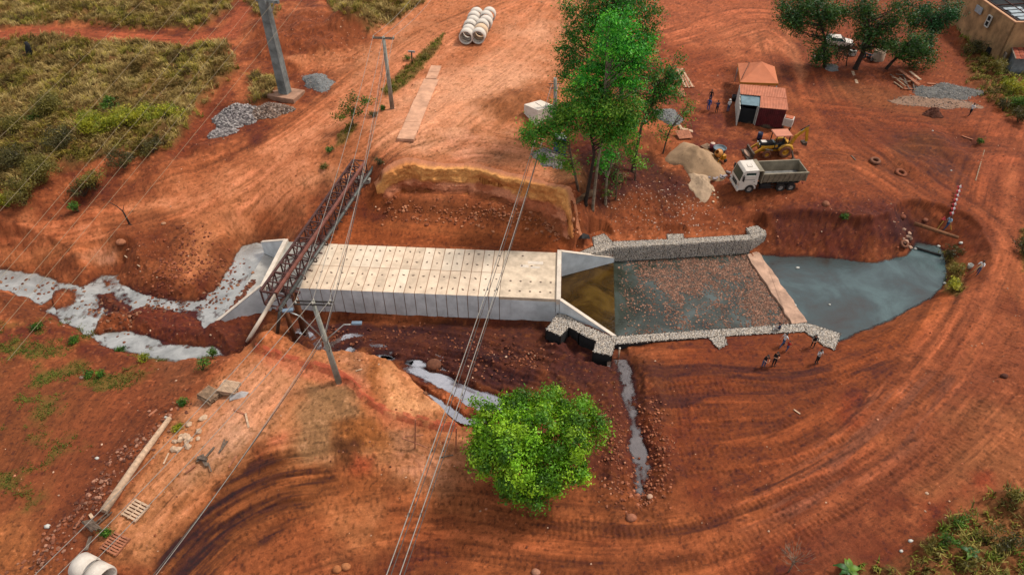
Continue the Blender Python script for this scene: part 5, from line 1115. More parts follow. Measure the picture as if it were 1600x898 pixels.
# ---- grass: stuff
def tufts(name, label, mask, per_m2, hmin, hmax, cols, seed, blades=8, wid=.05):
    r = np.random.default_rng(seed); rr = slice(0, np.searchsorted(ys, 150))
    area = (np.gradient(ys)[rr, None]*np.gradient(GX[rr], axis=1)); w = mask[rr]**1.5*area*(mask[rr] > .06); tot = w.sum(); n = int(tot*per_m2)
    if n < 1: return
    idx = r.choice(w.size, n, p=(w/tot).ravel()); i, j = np.unravel_index(idx, w.shape)
    bx = GX[i, j]+r.uniform(-.15, .15, n); by = GY[i, j]+r.uniform(-.15, .15, n); bz = Z[i, j]-.03
    cl = fbm(bx*.35, by*.35, 3, seed); cols = np.array(cols); kc = cols[np.clip((cl*1.6-.3)*len(cols)+r.normal(0, .8, n), 0, len(cols)-1).astype(int)]
    h = r.uniform(hmin, hmax, n)*(.6+.8*fbm(bx*.8, by*.8, 2, seed+1))
    wind = fbm(bx*.15, by*.15, 2, seed+2)*12
    B = blades; a = (wind[:, None]+r.normal(0, 1.1, (n, B))); ln = h[:, None]*r.uniform(.6, 1.2, (n, B)); tl = r.uniform(.25, 1.1, (n, B))
    dx, dy = np.cos(a), np.sin(a); ox = bx[:, None]+r.normal(0, .14, (n, B)); oy = by[:, None]+r.normal(0, .14, (n, B)); oz = np.repeat(bz[:, None], B, 1)
    w2 = wid*r.uniform(.6, 1.6, (n, B)); px_, py_ = -dy*w2, dx*w2
    m1 = ln*.55; mx_ = ox+dx*m1*tl*.5; my_ = oy+dy*m1*tl*.5; mz_ = oz+m1
    tx = ox+dx*ln*tl; ty = oy+dy*ln*tl; tz = oz+ln*(1-.35*tl)
    V = np.stack([np.stack([ox-px_, oy-py_, oz], -1), np.stack([ox+px_, oy+py_, oz], -1), np.stack([mx_+px_*.8, my_+py_*.8, mz_], -1), np.stack([mx_-px_*.8, my_-py_*.8, mz_], -1), np.stack([tx, ty, tz], -1)], 2).reshape(-1, 3)
    k = np.arange(n*B)[:, None]*5; F3 = np.concatenate([k+[0, 1, 2], k+[0, 2, 3], k+[3, 2, 4]], 0)
    c = np.repeat(np.repeat(kc, B, 0)*r.uniform(.7, 1.3, (n*B, 1)), 5, 0)
    tag(link(name, np_mesh(name, V, F3, m_dry, c)), label, kind='stuff')
DRY = [A(124,102,52), A(154,126,68), A(182,152,88), A(202,174,108), A(182,158,70), A(150,138,54), A(112,92,50)]
tufts('dry_grass', 'tall dry yellow brown grass covering the field at upper left', MD, 6.5, .5, 1.1, DRY, 801, 9, .036)
tufts('rough_grass', 'mixed rough grass on the right hand verges', MM, 4.0, .35, .85, [A(104,96,42), A(134,130,46), A(166,150,74), A(116,130,40), A(90,82,42)], 802, 8, .04)
tufts('verge_grass', 'narrow strip of green verge grass', MS, 7, .25, .55, [A(110,110,34), A(128,130,40), A(150,126,62), A(132,104,52)], 803, 8, .03)
tufts('short_grass', 'short green grass in patches on the lower left slope', ML*sstep(.36, .55, f2), 15, .12, .26, [A(96,100,34), A(116,118,44), A(88,104,32)], 804, 7, .03)
# ---- bare trees and a banana plant
def bare(label, base_pt, paths, r0, m, name='bare_tree'):
    t = thing(name, label, 'tree', base_pt); mb = MB()
    for p, r in paths: mb.tube([Vector(q) for q in p], [r*(1-.75*i/(len(p)-1)) for i in range(len(p))], 6)
    mb.build('trunk' , m, t); return t
b = G(1232, 893); r = random.Random(3); pths = [([(0, 0, -.2), (0, 0, .9), (.05, .1, 1.9)], .06)]
for k in range(16):
    z = r.uniform(.8, 1.9); a = r.uniform(0, 6.28); l = r.uniform(.5, 1.0); e = Vector((math.cos(a)*l, math.sin(a)*l, z+l*.7)); pths.append(([(0.02, .03, z), tuple(e*.5+Vector((0, 0, z*.5))), tuple(e)], .022))
    for q in range(3): e2 = e+Vector((r.uniform(-.4, .4), r.uniform(-.4, .4), r.uniform(.1, .45))); pths.append(([tuple(e*.7+Vector((0, 0, z*.3))), tuple(e2)], .012))
bare('leafless grey shrub standing at the bottom edge of the road', b, pths, .06, m_barkp)
b = G(203, 351); bare('bare curved dead branch rooted on the eroded left slope', b, [([(0, 0, -.2), (-.1, .1, .8), (-.3, .3, 1.5), (-.9, .6, 1.9), (-1.8, .9, 2.3)], .11), ([(-.3, .3, 1.5), (-.1, .6, 2.1)], .05), ([(0, 0, .1), (.7, -.3, -.1)], .07), ([(0, 0, .1), (.5, -.7, -.3)], .06)], .1, m_barkd, 'dead_branch')
b = G(46, 84); t = thing('charred_stump', 'black charred tree stump leaning in the dry grass', 'stump', b)
e = PY(40, 66, b.y)-b; MB().tube([(0, 0, -.2), tuple(e*.35), tuple(e*.7+Vector((.12, 0, 0))), tuple(e)], [.42, .36, .3, .2], 8).build('trunk', mat('charcoal', (.012, .012, .014), .9, .1, 4, .6, 8), t)
MB().tube([tuple(e*.3), tuple(e*.45+Vector((.5, 0, .05)))], [.16, .08], 6).build('branch_stub', MATS['charcoal'], t)
m_ban = mat('banana_leaf', A(60,116,40), .5, .16, 2, trans=.25); m_banb = mat('banana_leaf_light', A(128,170,50), .5, .16, 2, trans=.3)
def banana(x, y, label, n, s, seed):
    b = G(x, y); t = thing('banana_plant', label, 'banana plant', b); r = random.Random(seed); MB().tube([(0, 0, -.1), (.02, .02, .5*s), (.03, 0, .9*s)], [.13, .1, .05], 8).build('stem', m_banb, t)
    for k in range(n):
        a = 6.28*k/n+r.uniform(-.3, .3); L = s*r.uniform(1.1, 1.6); mb = MB(); vs = []; fs = []; N = 7
        for i in range(N+1):
            f = i/N; q = Vector((math.cos(a)*L*f, math.sin(a)*L*f, .8*s+L*(.75*f-.85*f*f))); w = .32*s*math.sin(min(1, f*1.15+.08)*3.0)**.7+.01; sdv = Vector((-math.sin(a), math.cos(a), 0))
            vs += [q-sdv*w+Vector((0, 0, .08*s)), q, q+sdv*w+Vector((0, 0, .08*s))]
        for i in range(N): o = i*3; fs += [(o, o+1, o+4, o+3), (o+1, o+2, o+5, o+4)]
        mb.add(vs, fs, 0, True).build('leaf', m_ban if r.random() < .7 else m_banb, t)
banana(1322, 895, 'banana plant with broad dark leaves at the bottom edge', 7, .6, 5); banana(1512, 868, 'young banana plant with one bright leaf in the lower right', 5, .5, 6)
# ------------------------------------------------------------------ poles and wires
m_pole = mat('pole_concrete', A(176,172,158), .85, .14, 1.5, .3, 20); m_pyl = mat('pylon_concrete', A(150,154,150), .9, .2, .7, .4, 14)
m_dkm = mat('dark_steel', A(70,66,62), .6, .1, 5, metal=.4); m_arm = mat('lamp_arm_steel', A(196,196,190), .4, .08, 4, metal=.5)
m_lamp = mat('lamp_head_grey', A(120,140,158), .4, .08, 4); m_glass = mat('lamp_glass', A(200,210,214), .2, .05, 4)
m_ins = mat('porcelain', A(220,212,196), .35, .08, 5); m_wire2 = mat('cable_aluminium', A(176,168,156), .5, .15, 30, metal=.2); m_cabd = mat('cable_dark', A(92,84,78), .6, .15, 20)
m_wood = mat('old_timber', A(176,142,112), .9, .18, 4, .3, 20); m_woodp = mat('pale_timber', A(226,188,154), .9, .14, 4, .3, 20); m_woodr = mat('reddish_timber', A(196,124,90), .9, .16, 4, .3, 20); m_woodd = mat('weathered_timber', A(132,112,96), .9, .2, 4, .3, 20)
def height_at(base, y):       # height on the vertical through base seen at picture row y
    dy = (449-y)/FOC; return CH+(-math.sin(TH)+dy*math.cos(TH))*base.y/(math.cos(TH)+dy*math.sin(TH))
# near pole with lamp arms
b3 = G(530, 597); zt = height_at(b3, 470)-b3.z
p3 = thing('utility_pole', 'grey concrete utility pole with two street lamp arms at the edge of the trench', 'utility pole', b3, 0)
top3 = Vector(PY(489, 472, b3.y+.3))-b3
ax3 = top3.normalized()
MB().tube([(0, 0, -.4), tuple(top3*.5), tuple(top3)], [.25, .21, .15], 12).build('pole', m_pole, p3)
ca = Vector((1, -.05, 0)).normalized(); cb = Vector((0.05, 1, 0))
for k, dy_ in enumerate((-.16, .16)):
    c = top3*.985+cb*dy_+Vector((0, 0, .05)); MB().bar(c-ca*1.35, c+ca*1.35, .09, .11).build('crossarm', m_dkm, p3)
INS3 = []
for w in (-1.2, 0, 1.2):
    c = top3*.985+ca*w+Vector((0, 0, .10)); 
    for dy_ in (-.16, .16):
        q = c+cb*dy_; MB().lathe([(.02, 0), (.07, .03), (.035, .08), (.075, .12), (.03, .2), (.001, .22)], 8, 0, Matrix.Translation(q)).build('insulator', m_ins, p3)
    INS3.append(b3+c+Vector((0, 0, .2)))
lm = top3*.55
for end, nm in ((PY(454, 488, b3.y-.2)-b3, 'l'), (PY(553, 507, b3.y+.2)-b3, 'r')):
    d = (end-lm); a = [lm, lm+d*.35+Vector((0, 0, .25)), lm+d*.7+Vector((0, 0, .42*1.2)), end]
    o = MB().tube(a, .05, 7).build('lamp_arm', m_arm, p3)
    e = d.normalized(); o2 = MB().box(end+e*.28, (.75, .3, .16), math.atan2(e.y, e.x)).build('lamp_head', m_lamp, p3, .03)
    MB().box(end+e*.3-Vector((0, 0, .1)), (.5, .22, .05), math.atan2(e.y, e.x)).build('lamp_glass', m_glass, o2)
MB().lathe([(.24, -.06), (.24, .06)], 10, 0, Matrix.Translation(lm)).build('clamp_band', m_arm, p3)
MB().tube([lm+Vector((.15, -.15, .0)), lm+Vector((.3, -.3, -.6)), lm+Vector((.12, -.2, -1.1))], .025, 5).build('conduit', m_cabd, p3)
# far pole
b2 = G(613, 170); p2 = thing('utility_pole', 'slim grey concrete utility pole on the plateau beside the verge', 'utility pole', b2)
top2 = Vector(PY(599, 58, b2.y))-b2
MB().tube([(0, 0, -.3), tuple(top2)], [.27, .18], 10).build('pole', m_pole, p2)
INS2 = []
cd = Vector((1, -.12, 0)).normalized()
for dy_ in (-.15, .15): c = top2*.985+Vector((0, dy_, 0)); MB().bar(c-cd*1.25, c+cd*1.25, .10, .12).build('crossarm', m_woodd, p2)
for w in (-1.15, 0, 1.15):
    c = top2*.985+cd*w; MB().lathe([(.03, 0), (.09, .05), (.04, .12), (.08, .18), (.001, .3)], 8, 0, Matrix.Translation(c)).build('insulator', m_ins, p2); INS2.append(b2+c+Vector((0, 0, .25)))
# pole behind the white box
b4 = G(868, 186); p4 = thing('utility_pole', 'bare topped grey utility pole rising behind the white concrete box', 'utility pole', b4); top4 = Vector(PY(867.5, 122, b4.y))-b4
MB().tube([(0, 0, -.3), tuple(top4)], [.26, .19], 10).build('pole', m_pole, p4)
for z_ in (.86, .76): MB().bar(top4*z_-Vector((.75, 0, 0)), top4*z_+Vector((.75, 0, 0)), .07, .07).build('crossarm', m_dkm, p4)
# concrete pylon
b1 = G(447, 150); py1 = thing('concrete_pylon', 'massive square concrete pylon rising out of the top of the picture', 'pylon', b1, math.radians(-18))
zt1 = height_at(b1, 2)-b1.z; mb = MB()
mb.box((0, 0, zt1/2+.1), (1.25, 1.1, zt1+.6), taper=.82); mb.build('shaft', m_pyl, py1, .06)
o = MB().box((.05, .0, .12), (3.9, 2.8, .7)).build('footing', mat('footing_concrete', A(186,140,112), .9, .14, 1, .3, 14), py1, .05)
MB().box((.5, 0, zt1+.1), (3.0, .35, .35)).build('crossarm', m_pyl, py1); MB().bar((1.4, 0, zt1), (.75, 0, zt1-1.3), .1).build('arm_strut', m_arm, py1)
# small post on the verge
b5 = G(644, 100); t5 = thing('sign_post', 'short dark post with a small crosspiece on the verge', 'post', b5); tp = Vector(PY(643, 81, b5.y))-b5
MB().tube([(0, 0, -.2), tuple(tp)], .09, 8).build('post', m_dkm, t5); MB().box(tp, (.9, .12, .25), -.2).build('crosspiece', m_arm, t5)
b6 = G(1095, 88); 
def wire(label, pts, r, m, group=None, name='overhead_wire', n=14, sag=0.0):
    path = []
    for i in range(len(pts)-1):
        a, b = Vector(pts[i]), Vector(pts[i+1]); s = sag*(b-a).length
        for k in range(n): t = k/n; q = a.lerp(b, t); q.z -= s*4*t*(1-t); path.append(q)
    path.append(Vector(pts[-1])); o = MB().tube(path, r, 5, cap=False).build(name, m); tag(o, label, 'wire', group); return o
off = [PY(205, 960, 17.5), PY(255, 990, 17.3), PY(280, 980, 17.3)]
WL = ['left', 'middle', 'right']
for i in range(3):
    wire('%s of three pole line wires sagging between the two utility poles' % WL[i], [INS2[i], INS3[i], Vector((INS3[i].x-9.5+.0*i, 16.0, 8.0))], .022, m_wire2, 'wires of the pole line', sag=.022)
wire('lower twisted cable slung below the pole line wires', [b2+top2*.8, b3+lm+Vector((0, .2, .3)), Vector((b3.x-7.8, 16, 4.2))], .03, m_cabd, 'wires of the pole line', sag=.03)
wire('second lower cable slung below the pole line wires', [b2+top2*.86, b3+lm+Vector((.1, .2, .8)), Vector((b3.x-7.3, 16, 4.6))], .022, m_wire2, 'wires of the pole line', sag=.028)
for i, w in enumerate((-1.15, 0, 1.15)):
    wire('%s pole line wire running up to the top edge from the far pole' % WL[i], [INS2[i], PY(668+i*16, -40, 118)], .022, m_wire2, 'wires of the pole line', sag=.02)
# heavy double cables
ends = [(606, 905), (627, 905), (614, 905), (619, 905)]
for i, (dx, r_, m_, z_) in enumerate(((-.7, .034, m_wire2, .86), (.7, .034, m_wire2, .86), (-.55, .026, m_cabd, .80), (.55, .026, m_cabd, .80))):
    e = P((594, 615, 601, 622)[i], 925, 7.5); s_ = b4+top4*z_+Vector((dx*.55, 0, 0)); pts = []
    wire(('left', 'right', 'left lower', 'right lower')[i]+' strand of the heavy twin cable crossing the culvert', [s_, e], r_, m_, 'heavy twin cable strands', name='spacer_cable', n=30, sag=.022)
mb = MB()
for t in (.1, .22, .34, .46, .57, .67, .76, .84, .92):
    q = [(b4+top4*.86+Vector((dx*.55, 0, 0))).lerp(P(x, 925, 7.5), t) for dx, x in ((-.7, 594), (.7, 615))]
    for k in q: k.z -= .022*66*4*t*(1-t); 
    sp = thing('cable_spacer', 'grey spacer clamps on the twin cable, '+['nearest the far pole','over the plateau','at the lip of the cut','over the foot of the cut','over the culvert deck','over the muddy trench','over the trench puddles','over the shelf by the stakes','over the bottom road'][(.1, .22, .34, .46, .57, .67, .76, .84, .92).index(t)], 'cable spacer', q[0], 0, 'spacers of the twin cable')
    for k in q: MB().box(k-q[0], (.10, .16, .16)).build('clamp', m_cabd, sp)
# transmission lines over the field
tx = [222, 287, 345, 372, 398, 428, 470]; txb = [-18, 88, 157, 178, 214, 241, 287]
for i, (a, b) in enumerate(zip(tx, txb)):
    A_ = P(a, 0, 15.5); B_ = P(b, 225, 13.5); d = A_-B_
    wire('thin pale high line wire number %d of seven crossing the dry field' % (i+1) if False else ('%s pale high line wire crossing over the dry field' % ['leftmost', 'second from left', 'third from left', 'middle', 'third from right', 'second from right', 'rightmost'][i]), [A_+d*.35, B_-d*.8], .011, mat('wire_weathered', A(176,156,124), .6, .1, 20), 'high line wires', sag=.004)
# ------------------------------------------------------------------ concrete pipes
m_ring = mat('pipe_concrete_white', A(236,222,206), .85, .06, 2, .2, 25); m_ringw = mat('pipe_concrete_warm', A(240,204,166), .85, .06, 2, .2, 25)
def pipe(label, loc, axis, L, R, m=m_ring, group=None, lift=True):
    t = thing('concrete_pipe', label, 'concrete pipe', loc, 0, group); ax = Vector(axis).normalized(); q = ax.to_track_quat('Z', 'Y').to_matrix().to_4x4(); q = Matrix.Translation((0, 0, R)) @ q
    MB().lathe([(R, -L/2), (R, L/2-.12), (R-.04, L/2-.12), (R-.04, L/2), (R*.84, L/2), (R*.84, -L/2+.12), (R*.88, -L/2+.12), (R*.88, -L/2)], 28, 0, q, True, True).build('barrel', m, t); return t
gp = 'concrete pipes stacked in two rows'
nA = [G(728, 71), G(747, 71)]; far = [G(741, 32), G(760.5, 34)]
dirp = ((far[0]-nA[0])+(far[1]-nA[1])); dirp.z = 0; dirp.normalize()
lb_row = [['front left', 'second left', 'third left', 'fourth left', 'fifth left', 'rearmost left'], ['front right', 'second right', 'third right', 'fourth right', 'fifth right', 'rearmost right']]
for rI in (0, 1):
    s0 = 0; Rr = .98; st = nA[rI]+dirp*.75
    for k in range(6):
        c = st+dirp*(k*1.38+(.35 if k >= 2 else 0)+(.35 if k >= 4 else 0)); jx = (-.0, .1, .05, .35, .2, .5)[k]*(1 if rI else .6)
        c.x += jx; c.z = zat(c.x, c.y)-.03; pipe('%s large white concrete pipe of the two rows on the upper road' % lb_row[rI][k], c, -dirp+Vector((.03*(k % 3-1), 0, 0)), 1.3, Rr, m_ringw if (rI and k == 1) else m_ring, gp)
pl = G(140, 893); axp = Vector((1, -.42, 0)).normalized()
for k, nm in enumerate(('left white concrete pipe cut by the bottom edge beside the pallets', 'right white concrete pipe with its mouth open at the bottom edge')):
    c = pl+axp*(k*1.12-.05)+Vector((.15, -.1, 0)); c.z = zat(c.x, c.y)-.02; pipe(nm, c, axp, 1.05, .80, m_ring, 'pair of concrete pipes at the bottom edge')
# fallen concrete pole
e0, e1 = G(266, 655), G(164, 801); t = thing('fallen_pole', 'long pale concrete pole lying on the ground along the shelf', 'pole', e1); dv = e0-e1
MB().tube([Vector((0, 0, .2)), dv*.5+Vector((0, 0, max(0, zat((e0.x+e1.x)/2, (e0.y+e1.y)/2)-(e0.z+e1.z)/2)+.2)), dv+Vector((0, 0, .17))], [.30, .25, .19], 12).build('shaft', m_woodp, t)
MB().bar(dv+Vector((-.4, .1, .17)), dv+Vector((.15, -.1, .17)), .16, .14).build('end_block', m_cgrey, t)
for f in (.14, .57): MB().box(dv*f+Vector((0, 0, .36)), (.26, .2, .16), .6).build('bracket', m_dkm, t)
# ------------------------------------------------------------------ pallets
def pallet(label, loc, rz, m, group=None, nb=7, W_=1.25, D_=1.1, tilt=None, cat='pallet'):
    t = thing('pallet', label, cat, loc, rz, group)
    if tilt: t.rotation_euler = (tilt[0], tilt[1], rz)
    for x in (-W_/2+.05, 0, W_/2-.05): MB().box((x, 0, .06), (.09, D_, .10)).build('bearer', m, t)
    for i in range(nb):
        y = -D_/2+D_*(i+.5)/nb; MB().box((random.uniform(-.01, .01), y, .125), (W_, D_/nb*.62, .025), random.uniform(-.015, .015)).build('board', m, t)
    return t
pa = G(213, 798); pallet('pale wooden pallet lying flat right of the fallen pole', pa+Vector((0, 0, .05)), -.42, m_woodp, nb=6, W_=1.35, D_=1.35)
pa = G(181, 850); pallet('reddish wooden pallet lying flat just above the white pipes', pa+Vector((0, 0, .05)), -.38, m_woodr, nb=7, W_=1.4, D_=1.3)
pa = G(146, 826); pallet('narrow grey pallet tipped on its side by the pole end', pa+Vector((0, 0, .35)), .95, m_woodd, nb=8, W_=.7, D_=1.2, tilt=(.0, .75))
pa = G(160, 814); o = thing('timber_frame', 'grey timber frame leaning against the end of the fallen pole', 'timber frame', pa, .95)
for x in (-.12, .12): MB().bar((-.7, x, .15), (.75, x, .3), .08, .06).build('rail', m_woodd, o)
for x in (-.5, 0, .5): MB().bar((x, -.15, .2), (x, .15, .2), .07, .05).build('rung', m_woodd, o)
for (x, y, rz, m_, lb) in ((327, 622, -.55, m_wood, 'left stack by the slope'), (358, 610, -.15, m_woodp, 'right stack near the plastic sheet')):
    pa = G(x, y)
    for k in range(4):
        nmz = ['bottom pallet of the ', 'second pallet up in the ', 'third pallet up in the ', 'topmost slatted pallet of the '][k]
        pallet(nmz+lb, pa+Vector((random.uniform(-.08, .08)+k*.04, random.uniform(-.06, .06), .02+k*.15)), rz+random.uniform(-.08, .08)+math.pi/2, m_ if k % 2 else m_wood, 'pallets in two stacks', nb=12, W_=1.15, D_=1.45, tilt=(.0, .10 if x < 340 else .0))
# ------------------------------------------------------------------ heaps
def heap(name, label, cat, x, y, rx, ry, h, cols, size, m, n, seed, rz=0.0, group=None, stones='stone_fill', base=None, lump=.25):
    b = G(x, y); t = thing(name, label, cat, b, 0, group); r = np.random.default_rng(seed); nr_, na = 14, 40; vs = [(0, 0, h)]; fs = []
    def hh(u, a): return h*(1-u**1.35)*(1+lump*(float(fbm(np.array([math.cos(a)*u*2+seed]), np.array([math.sin(a)*u*2]), 3, seed)[0])-.5)*2)
    def pos(u, a):
        k = 1+.22*math.sin(2*a+seed)+.12*math.sin(5*a+seed*2); x_ = rx*u*k*math.cos(a); y_ = ry*u*k*math.sin(a); c, s = math.cos(rz), math.sin(rz); X_, Y_ = x_*c-y_*s, x_*s+y_*c
        return X_, Y_
    for i in range(1, nr_+1):
        u = i/nr_
        for j in range(na):
            a = 2*math.pi*j/na; X_, Y_ = pos(u, a); vs.append((X_, Y_, zat(b.x+X_, b.y+Y_)-b.z+(hh(u, a) if i < nr_ else -.12)))
    for j in range(na):
        fs.append((0, 1+j, 1+(j+1) % na))
        for i in range(nr_-1): o = 1+i*na; fs.append((o+j, o+na+j, o+na+(j+1) % na, o+(j+1) % na))
    vs[0] = (0, 0, hh(0, 0)); MB().add(vs, fs, 0, True).build('mound', base, t)
    if n:
        u = np.sqrt(r.random(n))*1.03; a = r.random(n)*6.283; pts = []
        for uu, aa in zip(u, a): X_, Y_ = pos(uu, aa); pts.append((X_, Y_, zat(b.x+X_, b.y+Y_)-b.z+max(0, hh(min(uu, 1), aa))+.0))
        tag(rocks(stones, pts, r.uniform(size*.6, size*1.3, n), cols, m, seed, .8, t), kind='stuff')
    return t
m_grav = mat('gravel_stone', (0, 0, 0), .9, .12, 9, .2, 30, vcol=True)
mg1 = mat('gravel_grey', A(160,150,146), .95, .16, 5, .7, 16); mg2 = mat('gravel_brown', A(132,108,92), .95, .16, 5, .7, 16); mg3 = mat('gravel_blue', A(138,138,136), .95, .12, 3, .5, 14)
GG1 = [A(156,146,142), A(130,120,118), A(178,168,162), A(104,96,94)]; GG2 = [A(150,124,106), A(128,104,90), A(170,150,136), A(104,84,72)]; GG3 = [A(146,142,138), A(126,126,124), A(160,150,140)]
heap('gravel_pile', 'coarse grey crushed stone pile left of the pylon', 'gravel pile', 372, 184, 2.9, 2.2, 1.5, GG1, .16, m_grav, 1300, 31, .3, base=mg1)
heap('gravel_pile', 'brownish crushed stone pile at the foot of the pylon', 'gravel pile', 420, 176, 2.5, 1.7, 1.1, GG2, .13, m_grav, 1100, 32, .1, base=mg2)
heap('gravel_pile', 'narrow tail of grey crushed stone below the left pile', 'gravel pile', 348, 208, 1.4, 1.0, .5, GG1, .15, m_grav, 350, 33, .5, base=mg1)
heap('gravel_pile', 'smooth blue grey gravel heap right of the pylon', 'gravel pile', 497, 130, 2.3, 1.9, .9, GG3, .07, m_grav, 500, 34, -.5, base=mg3)
heap('gravel_pile', 'grey gravel heap in front of the blue portable toilet', 'gravel pile', 858, 248, 1.6, 1.9, .8, GG3, .10, m_grav, 500, 35, .2, base=mat('gravel_tan', A(170,156,140), .95, .14, 5, .6, 16))
heap('gravel_pile', 'pale grey gravel heap behind the eucalyptus group', 'gravel pile', 1045, 182, 2.0, 1.6, .8, GG3, .08, m_grav, 350, 36, .2, base=mg3)
heap('gravel_pile', 'small blue grey gravel heap at the foot of the two tier tree', 'gravel pile', 1299, 107, 1.15, .9, .6, GG3, .08, m_grav, 200, 37, .0, base=mg3)
heap('gravel_pile', 'broad flat spread of blue grey gravel at the right of the yard', 'gravel pile', 1478, 144, 4.4, 2.4, .55, GG3, .08, m_grav, 700, 38, -.1, base=mat('gravel_dull', A(120,116,110), .95, .18, 2, .5, 10), lump=.5)
heap('gravel_pile', 'thin tan gravel spread below the blue grey gravel', 'gravel pile', 1462, 160, 5.0, 1.9, .18, GG2, .08, m_grav, 350, 39, -.1, base=mat('gravel_dust', A(160,124,100), .95, .12, 2, .5, 12))
heap('soil_heap', 'small dark soil heap left of the man in white on the yard', 'soil heap', 1458, 178, 1.1, .8, .55, [A(96,52,34)], .08, m_grav, 120, 40, .0, base=mat('dark_soil', A(104,56,36), .95, .14, 3, .5, 12))
ms1 = mat('sand', A(188,152,116), .95, .08, 1.5, .4, 12); ms2 = mat('sand_pale', A(202,170,138), .95, .10, 1.5, .4, 12); ms3 = mat('sand_damp', A(150,108,62), .95, .14, 2, .4, 12)
heap('sand_pile', 'large beige sand pile beside the concrete mixer', 'sand pile', 1089, 252, 2.9, 3.0, 1.7, [A(180,150,116)], .05, m_grav, 60, 41, .2, base=ms1, lump=.12)
heap('sand_pile', 'damp brown sand slumped on the right side of the large sand pile', 'sand pile', 1108, 252, 1.4, 2.1, .95, [A(150,110,64)], .06, m_grav, 60, 42, .3, base=ms3, lump=.4)
heap('sand_pile', 'small pale sand pile below the large sand pile', 'sand pile', 1095, 288, 1.7, 1.9, .6, [A(196,164,132)], .05, m_grav, 60, 43, .2, base=ms2, lump=.35)
b = G(1122, 275); t = thing('rubble_heap', 'heap of grey cement lumps beside the sand pile', 'rubble', b); r = random.Random(4)
for k in range(22):
    x_, y_ = r.gauss(0, .55), r.gauss(0, .6); MB().box((x_, y_, .12+.18*r.random()), (r.uniform(.3, .6), r.uniform(.2, .35), r.uniform(.12, .2)), mtx=Euler((r.uniform(-.4, .4), r.uniform(-.4, .4), r.uniform(0, 3))).to_matrix()).build('lump', mat('cement_lump', A(178,164,164), .9, .14, 3, .4, 14), t, .04)
# broken concrete on the shelf
for (x, y, n_, s_, lb, m_) in ((292, 680, 16, .32, 'broken pale concrete lumps on the shelf right of the fallen pole', m_woodp), (1120, 305, 5, .25, 'few pale slabs of rubble below the cement lumps', m_ringw), (1418, 372, 8, .4, 'loose red earth boulders above the pond', m_soilc)):
    b = G(x, y); t = thing('rubble_heap', lb, 'rubble', b)
    for k in range(n_):
        x_, y_ = r.gauss(0, .35 if n_ > 10 else .6), r.gauss(0, .85 if n_ > 10 else .6); z_ = zat(b.x+x_, b.y+y_)-b.z; v = ICO_V*np.array([r.uniform(.6, 1.2), r.uniform(.6, 1.1), r.uniform(.4, .8)])*s_*r.uniform(.5, 1.25); rot = Matrix.Rotation(r.uniform(0, 6), 3, 'Z')
        MB().add([rot @ Vector(q)*(1+r.uniform(-.15, .15))+Vector((x_, y_, z_+.06)) for q in v], [tuple(f) for f in ICO_F]).build('lump', m_, t)
# boulders
for (x, y, s_, m_, lb) in ((190, 380, .55, A(196,124,86), 'rounded pale boulder on the left slope under the dead branch'), (256, 350, .28, A(206,150,112), 'small pale boulder right of the dead branch'), (677, 572, .85, A(136,84,60), 'large brown boulder beside the trench puddle'), (527, 890, .4, A(196,120,70), 'left of two tan boulders at the bottom edge'), (541, 886, .4, A(206,130,80), 'right of two tan boulders at the bottom edge'), (838, 894, .35, A(200,140,110), 'pale boulder at the bottom edge below the tree'),
   (1015, 776, .3, A(220,176,146), 'round pale stone right of the ditch end'), (1568, 588, .35, A(96,50,32), 'dark clod on the right hand road'), (1290, 320, .5, A(176,110,78), 'pinkish rock on the bank above the pond'), (986, 810, .5, A(184,116,86), 'pink broken rock at the lower end of the ditch'), (664, 616, .3, A(150,96,64), 'earth block fallen from the edge of the trench'), (1410, 340, .45, A(150,82,56), 'reddish block beside the log on the far pond bank'), (1445, 345, .35, A(160,96,70), 'small reddish rock above the log'), (128, 590, .25, A(170,140,120), 'pale stone on the lower left slope')):
    b = G(x, y); rr = np.random.default_rng(int(x)); v = ICO_V*np.array([1.1, .9, .75])*s_*(1+rr.uniform(-.2, .2, (12, 1))); o = MB().add(v, [tuple(f) for f in ICO_F], 0, True).build('boulder', mat('boulder_%d_%d_%d' % tuple(int(c*255) for c in m_), m_, .9, .14, 4, .4, 12)); o.location = b+Vector((0, 0, s_*.25))
    sm = o.modifiers.new('smooth', 'SUBSURF'); sm.levels = sm.render_levels = 2; tag(o, lb, 'boulder')
# ------------------------------------------------------------------ white box, toilet, slab strip
b = G(842, 182); t = thing('concrete_box', 'big white concrete box lying half dug into the plateau below the utility pole', 'concrete box', b, math.radians(38)); mw = mat('white_concrete', A(240,224,206), .85, .06, 1.5, .2, 20)
MB().box((0, 0, .45), (2.5, 2.5, 1.9), mtx=Euler((-.10, .08, 0)).to_matrix()).build('body', mw, t, .04); MB().box((.55, -.75, 1.43), (.8, .6, .06), mtx=Euler((-.10, .08, .3)).to_matrix()).build('hatch', m_cgrey, t)
MB().box((0, -.2, 1.425), (.05, 2.3, .04), mtx=Euler((-.10, .08, -.2)).to_matrix()).build('joint_line', m_hole, t)
b = G(874, 240); t = thing('portable_toilet', 'bright blue portable toilet cabin under the left eucalyptus branches', 'portable toilet', b, .12); mbl = mat('blue_plastic', A(14,84,160), .4, .08, 3); mbd = mat('blue_plastic_dark', A(10,60,124), .4, .08, 3)
MB().box((0, 0, 1.05), (1.15, 1.15, 2.1)).build('cabin', mbl, t, .04); MB().box((-.02, -.585, 1.0), (.75, .04, 1.8)).build('door', mbd, t); MB().box((0, 0, 2.16), (1.2, 1.2, .14), taper=.8).build('roof', mat('white_plastic', A(214,214,210), .5, .06, 3), t)
MB().box((.3, -.62, 1.0), (.05, .04, .18)).build('latch', m_arm, t)
